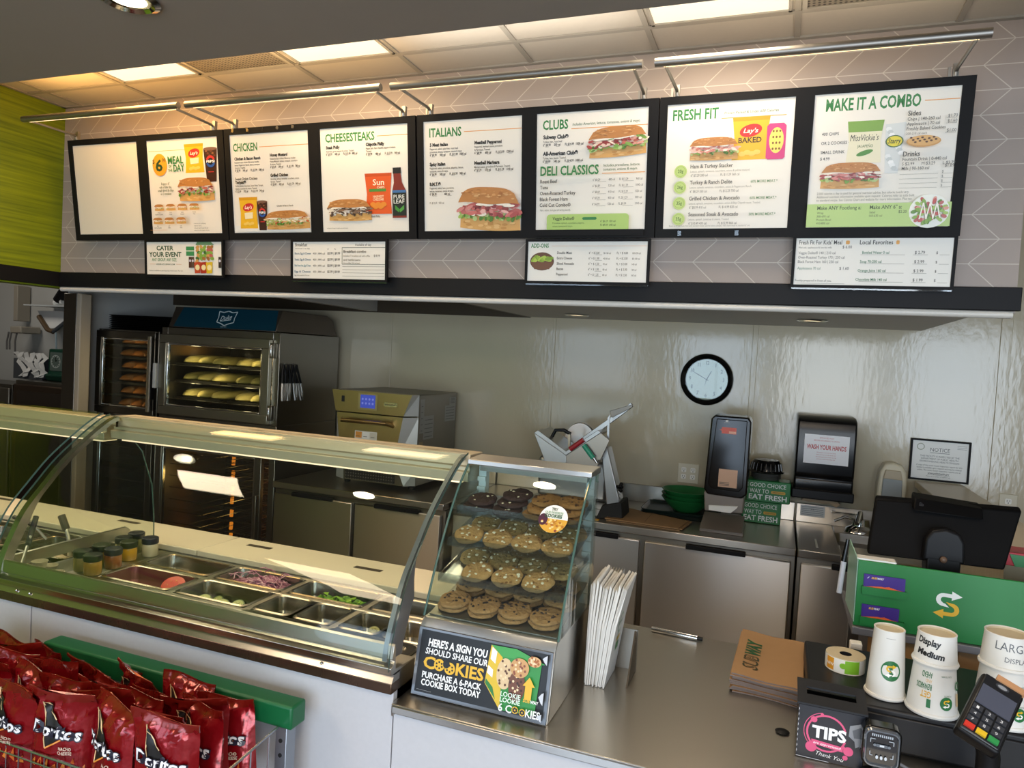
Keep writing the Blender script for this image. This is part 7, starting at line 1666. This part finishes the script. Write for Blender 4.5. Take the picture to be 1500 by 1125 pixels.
# card terminal on a pole
A = atY(1402, 1062, 1.52); B = atY(1466, 1104, 1.50); C_ = atY(1468, 1004, 1.62)
ux = (B - A).normalized(); L_ = (B - A).length; uy = (C_ - A); H_2 = uy.length; uy = (uy - ux * uy.dot(ux)).normalized(); uz = ux.cross(uy).normalized()
if uz.dot(EYE - A) < 0: uz = -uz
t = thing('card_terminal', 'black card payment terminal on a pole stand at the right edge', 'card terminal', tuple((A + B) / 2 + Vector((0, 0.06, 0)) - Vector((0, 0, .1))))
def onterm(u, v, d): return A + ux * (u * L_) + uy * (v * H_2) + uz * d
def tbox(mb, u0, u1, v0, v1, d0, d1, m): mb.hexa([onterm(u0, v0, d0), onterm(u1, v0, d0), onterm(u1, v1, d0), onterm(u0, v1, d0)], [onterm(u0, v0, d1), onterm(u1, v0, d1), onterm(u1, v1, d1), onterm(u0, v1, d1)], m)
m = MB(); tbox(m, 0, 1, 0, 1.05, -.032, -.004, BLACK); m.build('body', t, bevel=.007, seg=3)
m = MB(); tbox(m, .06, .94, .02, 1.02, -.005, 0, mat('terminal face', '#1d1e22', 0.3)); m.build('face_plate', t, bevel=.003)
m = MB(); tbox(m, .10, .90, .50, .83, 0, .0015, mat('grey lcd screen', '#4d5160', 0.12, 0, coat=.4)); m.build('screen', t, smooth=0)
kc = mat('terminal key', '#33353b', 0.45)
for r_ in range(4):
    for k in range(3):
        m = MB(); col = kc if r_ else [mat('red key', '#c8362a', 0.4), mat('yellow key', '#d9b32a', 0.4), mat('green key', '#2f8a4a', 0.4)][k]
        tbox(m, .10 + .275 * k, .33 + .275 * k, .06 + .105 * r_, .135 + .105 * r_, 0, .004, col)
        if r_:
            a_ = Art(lambda u, v, d: onterm(u, v, .0043 + d)); a_.text(str(10 - 3 * r_ + k) if r_ > 0 else '', .18 + .275 * k, .075 + .105 * r_, .04, '#d9dade', .06); n_ = len(m.v); m.v += [tuple(q) for q in a_.mb.v]; m.f += [tuple(i + n_ for i in f) for f in a_.mb.f]; bs = len(m.mats); m.mats += a_.mb.mats; m.k += [q + bs for q in a_.mb.k]
        m.build('key', t, smooth=0)
a_ = Art(lambda u, v, d: onterm(u, v, .0008 + d)); a_.ell(.5, .93, .16, .045, '#3a3c42', 20); a_.ell(.5, .93, .11, .028, '#8d9096', 16); a_.build('contactless_mark', t)
m = MB(); tbox(m, .3, .98, 1.0, 1.09, -.006, .003, mat('tan tape', '#b98a63', 0.5)); m.build('tape', t, smooth=0)
pc = onterm(.62, .35, -.034); m = MB(); m.tube([pc, Vector((pc.x + .01, pc.y + .01, pc.z - .05)), Vector((pc.x + .01, pc.y + .01, .922))], .020, 16, BLACK); m.build('pole', t)
m = MB(); m.lathe([(.06, 0), (.06, .008), (.03, .016), (.001, .016)], (pc.x + .01, pc.y + .01, .9103), 28, BLACK); m.build('base', t)

# ------------------------------------------------------------------ till: green panel, screen, shelf
YP = 2.27
GPN = mat('green till panel', '#177a36', 0.4, 0, 0.05, 4)
t = thing('till_shelf', 'grey shelf that carries the till screen and the green panel', 'shelf', (.5, 2.4, 0))
MB().box(.235, 1.15, YP - .012, 2.62, .995, 1.018, mat('grey shelf edge', '#77767a', 0.4, 0.3)).build('board', t, bevel=.003)
for x in (.26, 1.12): MB().box(x - .015, x + .015, 2.45, 2.48, 0, .995, STEELD).build('leg', t, smooth=0)
for x0, x1, lb in ((.30, .50, 'left brown cardboard box under the till shelf'), (.51, .72, 'right brown cardboard box under the till shelf')):
    bx = thing('cardboard_box', lb, 'box', ((x0 + x1) / 2, 2.42, .70), 'cardboard boxes under the till')
    MB().box(x0, x1, 2.30, 2.44, .70, .985, CARD).build('carton', bx, bevel=.003); MB().box((x0 + x1) / 2 - .02, (x0 + x1) / 2 + .02, 2.2995, 2.301, .70, .985, mat('packing tape', '#b08a5a', 0.3)).build('packing_tape', bx, smooth=0)
sp_ = thing('box_ledge', 'steel ledge behind the till counter under the cardboard boxes', 'ledge', (.5, 2.4, 0)); MB().box(.245, 1.14, 2.285, 2.445, .68, .70, STEELD).build('board', sp_, smooth=0)
for x in (.3, 1.08): MB().box(x - .01, x + .01, 2.30, 2.43, 0, .68, STEELD).build('leg', sp_, smooth=0)
t = thing('green_panel', 'green till front panel with a white and yellow arrow logo and card pockets', 'panel', (.5, YP, 1.018))
x0, x1, z0, z1 = .238, 1.14, 1.0185, 1.208
MB().box(x0, x1, YP, YP + .008, z0, z1, GPN).build('panel', t, bevel=.002)
c = atY(1388, 886, YP); a_ = Art(lambda u, v, d: (u, YP - .0004 - d, v)); s_logo(a_, c.x, c.z, .036, '#f2f4f0', '#e6b41e'); a_.build('arrow_logo', t)
m = MB(); m.add([(x0, YP, z0 + .01), (x0 - .012, YP + .13, z0 + .03), (x0 - .012, YP + .13, z1 + .028), (x0, YP, z1), (x0 + .003, YP, z0 + .01), (x0 - .009, YP + .13, z0 + .03), (x0 - .009, YP + .13, z1 + .028), (x0 + .003, YP, z1)], [(3, 2, 1, 0), (4, 5, 6, 7), (0, 1, 5, 4), (1, 2, 6, 5), (2, 3, 7, 6), (3, 0, 4, 7)], mat('pale green side pane', '#9cc4ae', 0.15, 0, 0.05, 6, coat=.4)); m.build('side_pane', t, smooth=0)
MB().box(x0, x0 + .10, YP + .008, YP + .05, z1 - .004, z1 + .004, PAPERW).build('top_paper', t, smooth=0)
for i, zz in enumerate((1.115, 1.028)):
    m = MB(); m.box(x0 + .016, x0 + .128, YP - .012, YP - .009, zz, zz + .022, GPN); m.box(x0 + .016, x0 + .128, YP - .009, YP, zz, zz + .003, GPN); m.box(x0 + .016, x0 + .019, YP - .009, YP, zz, zz + .022, GPN); m.box(x0 + .125, x0 + .128, YP - .009, YP, zz, zz + .022, GPN); m.build('card_pocket', t, smooth=0)
    for k in range(2):
        xx = x0 + .019 + .003 * k; yy = YP - .0035 - .0025 * k; w_ = .102 if i == 0 else .092
        g = thing('gift_card', 'purple gift card with orange clouds, %s in the %s pocket' % (('rear', 'front')[k], ('upper', 'lower')[i]), 'gift card', (xx, yy, zz + .0035), 'purple gift cards')
        MB().box(xx, xx + w_, yy, yy + .0015, zz + .0035, zz + .057, mat('purple card', '#3f2188', 0.25, 0, 0.05, 10)).build('card', g, bevel=.0005)
        p = Poster(xx, zz + .0035, w_, .0535, yy, '#3f2188'); p.T('SUB', .16, .22, .10, '#e6b42c', .14, bold=.04, shear=.15); p.T('WAY', .305, .22, .10, '#f2f0ec', .17, bold=.04, shear=.15)
        if k == 0 or i == 0: p.L(.06, .22, .10, .12, .03, '#e9e6f0')
        for q in range(9): p.E(.44 + .055 * q, .62 + .06 * abs(q - 3) * .4, .05, .05, '#e8662c', n=14)
        p.P([(0, .66), (.42, .56), (.98, .66), (1, 1), (0, 1)], '#e8662c'); p.build('print', g)
t = thing('marker_pen', 'black and silver marker pen clipped at the left of the green panel', 'pen', (.222, YP + .03, 1.1))
P0, P1, P2 = atY(1229, 868, YP + .02), atY(1236, 822, YP + .02), atY(1242, 790, YP + .02)
MB().tube([P0, P1], .0075, 12, mat('silver pen barrel', '#b4b6ba', 0.35)).build('barrel', t); MB().tube([P1, P2], .008, 12, BLACKG, .005).build('cap', t)
# screen
A = atY(1270, 812, 2.43); B = atY(1472, 836, 2.43); D_ = atY(1283, 731, 2.50); E_ = atY(1498, 749, 2.50)
t = thing('till_screen', 'black touch screen till seen from behind, on a black stand', 'screen', (.5, 2.5, 1.018))
n_ = Vector((0, .93, .36)).normalized() * .028
m = MB(); m.hexa([A, B, E_, D_], [A + n_, B + n_, E_ + n_, D_ + n_], mat('black till plastic', '#070708', 0.5, 0, 0.1, 20, spec=.12)); m.build('screen_body', t, bevel=.006, seg=3)
P_ = [atY(1338, 748, 2.46), atY(1441, 762, 2.46), atY(1440, 746, 2.485), atY(1340, 729, 2.485)]; n2 = Vector((0, .06, .01)); m = MB(); m.hexa(P_, [q + n2 for q in P_], mat('black till plastic', '#070708', 0.5, 0, 0.1, 20, spec=.12)); m.build('customer_display', t, bevel=.004)
a_ = Art(lambda u, v, d: P_[3] * (1 - u) * (1 - v) + P_[2] * u * (1 - v) + P_[1] * u * v + P_[0] * (1 - u) * v - Vector((0, .0008 + d, 0))); a_.text('Elo', .08, .55, -.25, '#4a4a4e', .06); a_.build('display_mark', t)
c = atY(1382, 800, 2.42); m = MB(); m.prism([(c.x - .055, c.z - .045), (c.x - .05, c.z + .02), (c.x - .035, c.z + .045), (c.x, c.z + .055), (c.x + .035, c.z + .045), (c.x + .05, c.z + .02), (c.x + .055, c.z - .045)], 'y', 2.40, 2.44, BLACK); m.build('bracket', t, bevel=.008, seg=3)
m = MB(); m.prism([(c.x - .04, 1.0185), (c.x - .045, c.z - .03), (c.x + .045, c.z - .03), (c.x + .04, 1.0185)], 'y', 2.40, 2.47, mat('black stand', '#0c0c0f', 0.4, spec=.3)); m.box(c.x - .09, c.x + .09, 2.38, 2.58, 1.0185, 1.035, mat('black stand', '#0c0c0f', 0.4, spec=.3)); m.build('stand', t, bevel=.006)
MB().ball((c.x - .002, 2.395, c.z - .035), .010, 12, 8, mat('brown screw cap', '#6a5444', 0.4)).build('screw', t)
t = thing('white_marked_bottle', 'small white printed package behind the leftmost paper cup', 'package', (.232, 2.16, .91)); t.name = 'printed_package'
MB().box(.222, .252, 2.14, 2.17, .9105, 1.01, PAPERW).build('carton', t, bevel=.003); p = Poster(.223, .93, .028, .07, 2.1395, '#e4e2de'); p.P([(.3, .2), (.8, .1), (.7, .8), (.35, .9)], '#b8323c'); p.build('label', t)
# half wall with a cream cap
hw = MB(); hw.box(.705, .895, 2.70, YW - .024, .0, 1.165, PANEL)
struct(hw, 'wall_low', smooth=0)
struct(MB().box(.69, .91, 2.68, YW - .023, 1.165, 1.20, mat('cream cap board', '#cdbfa6', 0.35, 0, 0.04, 5)), 'trim_14', bevel=.004)
c = atZ(1489, 830, 1.20)
t = thing('red_box', 'red box with a green flap on the cream half wall cap at the right edge', 'box', (c.x, c.y, 1.2))
MB().box(c.x - .05, c.x + .08, c.y, c.y + .10, 1.2005, 1.24, mat('red carton', '#a81f2c', 0.4)).build('carton', t, bevel=.002); m = MB(); m.add([(c.x - .005, c.y - .004, 1.2005), (c.x + .08, c.y - .004, 1.2005), (c.x + .08, c.y - .004, 1.232), (c.x - .02, c.y - .004, 1.235)] + [(c.x - .005, c.y - .001, 1.2005), (c.x + .08, c.y - .001, 1.2005), (c.x + .08, c.y - .001, 1.232), (c.x - .02, c.y - .001, 1.235)], [(0, 1, 2, 3), (7, 6, 5, 4), (0, 4, 5, 1), (1, 5, 6, 2), (2, 6, 7, 3), (3, 7, 4, 0)], mat('green flap', '#2f7a48', 0.5)); m.build('flap', t, smooth=0)
# ================================================================== chip rack in front of the counter
t = thing('chip_rack', 'wire chip rack with a green top plank in front of the sandwich counter', 'rack', (-1.42, 1.28, 0))
GPL = mat('green painted plank', '#0d5f36', 0.4, 0, 0.08, 3)
xa, xb = -1.83, -1.012
MB().box(xa, xb, 1.375, 1.43, .835, .89, GPL).build('plank', t, bevel=.006, seg=3)
for x in (xa + .03, xb - .035):
    q = MB(); q.box(x - .016, x + .016, 1.385, 1.42, 0, .835, mat('galvanised post', '#9aa0a8', 0.4, 0.8)); q.build('post', t, bevel=.002)
    for z in (.80, .765, .60): MB().lathe([(.001, 0), (.005, 0), (.005, .002), (.001, .002)], (0, 0, 0), 10, RUBBER).move(lambda p, x=x, z=z: Vector((x + p.x, 1.385 - p.z, z + p.y))).build('bolt_hole', t)
WR = mat('chrome basket wire', '#a9acb4', 0.25, 1.0)
x0, x1, yf, yb, zf, zt_ = xa - .25, xb - .03, 1.095, 1.365, .655, .812
xs_ = [x0 + (x1 - x0) * i / 26 for i in range(27)]
def wire(pts, r=.0022): return MB().tube(pts, r, 6, WR)
for z in (zf, .70, zt_ - .022, zt_): wire([(x0, yf, z), (x1, yf, z)], .0032 if z == zt_ else .0022).build('long_wire', t)
wire([(x1, yf, zt_), (x1, yb, zt_ + .03)], .0032).build('side_wire', t); wire([(x0, yf, zt_), (x0, yb, zt_ + .03)], .0032).build('side_wire', t)
wire([(x1, yf, .71), (x1, yb, .71)]).build('side_wire', t)
for x in xs_: wire([(x, yf, zt_), (x, yf, zf), (x, yb, zf)], .0019).build('cross_wire', t)
for k in range(4): wire([(x1, yf + .06 + .06 * k, zt_ + .006 + .007 * k), (x1, yf + .06 + .06 * k, zf)], .0019).build('side_wire', t)
wire([(x0, yb, zf), (x1, yb, zf)]).build('long_wire', t)
sh = MB().box(x0, x1, yf + .01, yb, zf - .006, zf - .002, WR); sh.build('basket_floor', t, smooth=0)

RED = mat('red foil', '#8c0f18', 0.2, 0.4, 0.22, 9, bump=1.0, bscale=30, coat=.4); REDO = mat('orange red foil', '#7c1a12', 0.2, 0.4, 0.25, 9, bump=1.0, bscale=30, coat=.4); SILV = mat('silver foil inside', '#b9b4ae', 0.25, 0.9)
def chip_bag(seed):
    """pillow bag, 0.165 wide, 0.215 tall, front towards -Y, base at the origin"""
    rnd = random.Random(seed); W, H, T = .158, .215, .027; nx, nz = 14, 18
    wr = [(rnd.uniform(15, 60), rnd.uniform(-40, 40), rnd.uniform(0, 6.28), rnd.uniform(.0010, .0028)) for _ in range(7)]
    cv = rnd.uniform(-.012, .012); tp = rnd.uniform(-.025, .012)
    def P(u, v, side):
        uu, vv = 2 * u - 1, 2 * v - 1
        th = T * max(0, 1 - abs(uu) ** 2.2) ** .6 * max(0, 1 - abs(vv) ** 3.0) ** .65
        th *= (.85 + .35 * (1 - v))
        edge = max(0, abs(vv) - .45)
        n = sum(a * math.sin(fx * u + fz * v + ph) for fx, fz, ph, a in wr) * (.35 + 2.2 * edge)
        w = W * (1 - .07 * (1 - vv * vv) * .9)
        top = max(0, v - .82) / .18
        return Vector((w * (u - .5) + .006 * math.sin(3 * v + seed), -side * (th + n * (th > .0005)) + cv * vv * vv + tp * top * top, H * v + .006 * math.sin(5 * u + seed) * top))
    m = MB()
    for side in (1, -1):
        vs = [P(i / nx, j / nz, side) for j in range(nz + 1) for i in range(nx + 1)]
        fs = []
        for j in range(nz):
            for i in range(nx):
                q = (j * (nx + 1) + i, j * (nx + 1) + i + 1, (j + 1) * (nx + 1) + i + 1, (j + 1) * (nx + 1) + i); fs.append(q if side == 1 else q[::-1])
        m.add(vs, fs, RED)
    # orange lower glow print and chips, black triangle, lettering
    def on(u, v, d): p = P(min(1, max(0, u / W + .5)), min(.93, max(0, (v + .034) / H)), 1); return p + Vector((0, -.0016 - d, 0))
    a_ = Art(on, .00022)
    for q in range(7): a_.poly([(-.062 + .02 * q, .018 + .006 * (q % 2)), (-.048 + .02 * q, .016), (-.05 + .02 * q, .034 + .008 * (q % 3))], '#b5571f' if q % 2 else '#c9752c')
    def tri(P3, c, n=6):
        pts = []; fs = []
        for i in range(n + 1):
            for k in range(n + 1 - i):
                a, b_ = i / n, k / n; g = 1 - a - b_; pts.append((P3[0][0] * g + P3[1][0] * a + P3[2][0] * b_, P3[0][1] * g + P3[1][1] * a + P3[2][1] * b_))
        idx = {}; c_ = 0
        for i in range(n + 1):
            for k in range(n + 1 - i): idx[(i, k)] = c_; c_ += 1
        for i in range(n):
            for k in range(n - i):
                fs.append((idx[(i, k)], idx[(i + 1, k)], idx[(i, k + 1)]))
                if i + k < n - 1: fs.append((idx[(i + 1, k)], idx[(i + 1, k + 1)], idx[(i, k + 1)]))
        a_.shape(pts, fs, c)
    tri([(-.034, .168), (.028, .098), (-.020, .062)], '#15110f'); 
    def seg(x0_, y0_, x1_, y1_, w, c, n=5):
        for i in range(n): a_.line(x0_ + (x1_ - x0_) * i / n, y0_ + (y1_ - y0_) * i / n, x0_ + (x1_ - x0_) * (i + 1) / n, y0_ + (y1_ - y0_) * (i + 1) / n, w, c)
    seg(-.034, .168, -.020, .062, .0028, '#d9b98a'); seg(-.020, .062, .038, .098, .0032, '#d98a3a'); seg(-.034, .168, .004, .128, .0022, '#d9b98a')
    a_.text('Doritos', -.056, .094, .024, '#1c1a2c', .122, bold=.09, rot=-.05); a_.text('Doritos', -.055, .0945, .024, '#e6e4e6', .118, bold=.03, rot=-.05)
    a_.text('NACHO', .018, .066, .0065, '#d9c9b4', .028, bold=.01); a_.text('CHEESE', .016, .057, .0065, '#d9c9b4', .032, bold=.01)
    n0 = len(m.v); m.v += [tuple(p) for p in a_.mb.v]; m.f += [tuple(i + n0 for i in f) for f in a_.mb.f]; bs = len(m.mats); m.mats += a_.mb.mats; m.k += [q + bs for q in a_.mb.k]
    root = m.build('chip_bag', None, smooth=50)
    s_ = MB(); rs = []
    for v in (.945, 1.0, 1.03):
        rs.append([P(i / nx, min(v, 1), 1) + Vector((0, -.0014, (v - 1) * H if v > 1 else 0)) for i in range(nx + 1)] + [P(i / nx, min(v, 1), -1) + Vector((0, .0014, (v - 1) * H if v > 1 else 0)) for i in range(nx, -1, -1)])
    s_.rings(rs, REDO); s_.build('top_seal', root, local=True, smooth=50)
    return root
protos = [chip_bag(s_) for s_ in (1, 4, 9, 13)]
used = set()
ROWN = ['front row', 'second row from the front', 'third row from the front', 'fourth row from the front', 'back row against the green plank']
rnd = random.Random(21)
rows = [(1.132, .148, .735, 0.02), (1.182, .148, .712, .075), (1.232, .150, .702, .035), (1.282, .148, .690, .07), (1.330, .150, .678, .03)]
PLN = ['rightmost', 'second from the right', 'third from the right', 'fourth from the right', 'fifth from the right', 'sixth from the right', 'seventh from the right']
for r_, (y, dx, z, off) in enumerate(rows):
    for k in range(7):
        x = -1.125 - off - dx * k + rnd.uniform(-.008, .008)
        if x < -2.06: continue
        pi_ = (k * 3 + r_ * 2) % 4
        lab = 'red chip bag on the rack, %s, %s' % (ROWN[r_], PLN[k])
        loc = (x, y + rnd.uniform(-.006, .006), z + rnd.uniform(-.012, .012)); rot = (rnd.uniform(-.04, .12) - (.05 + .12 * rnd.random()) * (r_ > 0), rnd.uniform(-.14, .14), rnd.uniform(-.30, .30))
        if pi_ not in used: o = protos[pi_]; used.add(pi_); o.location = loc; o.rotation_euler = rot; tag(o, lab, 'chips', 'red chip bags on the rack')
        else: o = dup(protos[pi_], loc, lab, 'red chip bags on the rack', rot)
        o['category'] = 'chips'
# blue bags on the tier below
BLU = mat('blue foil', '#16265c', 0.25, 0.35, 0.2, 10, bump=.35, bscale=22, coat=.35)
for k in range(4):
    m = MB(); xx = -1.52 - .15 * k; n = 10; rs = []
    for j in range(9):
        v = j / 8; th = .03 * max(.02, 1 - abs(2 * v - 1) ** 3) ** .6
        rs.append([(xx + .07 * math.cos(a) * (1 if abs(math.cos(a)) > .5 else 1), 1.05 + (th * math.sin(a)), .42 + .20 * v + .004 * math.sin(9 * v + k + 2 * a)) for a in [2 * PI * q / 16 for q in range(16)]])
    m.rings(rs, BLU); tag(m.build('chip_bag', None, smooth=50), 'blue chip bag under the red chip basket, ' + ['rightmost', 'second from the right', 'third from the right', 'leftmost'][k], 'chips', 'blue chip bags below')
lw = thing('lower_shelf', 'lower wire shelf carrying the blue chip bags', 'shelf', (-1.75, 1.06, .35)); MB().box(-2.1, -1.40, .98, 1.12, 0.41, .416, WR).build('board', lw, smooth=0)
for x in (-2.08, -1.42): MB().box(x - .01, x + .01, 1.04, 1.06, 0, .41, WR).build('leg', lw, smooth=0)
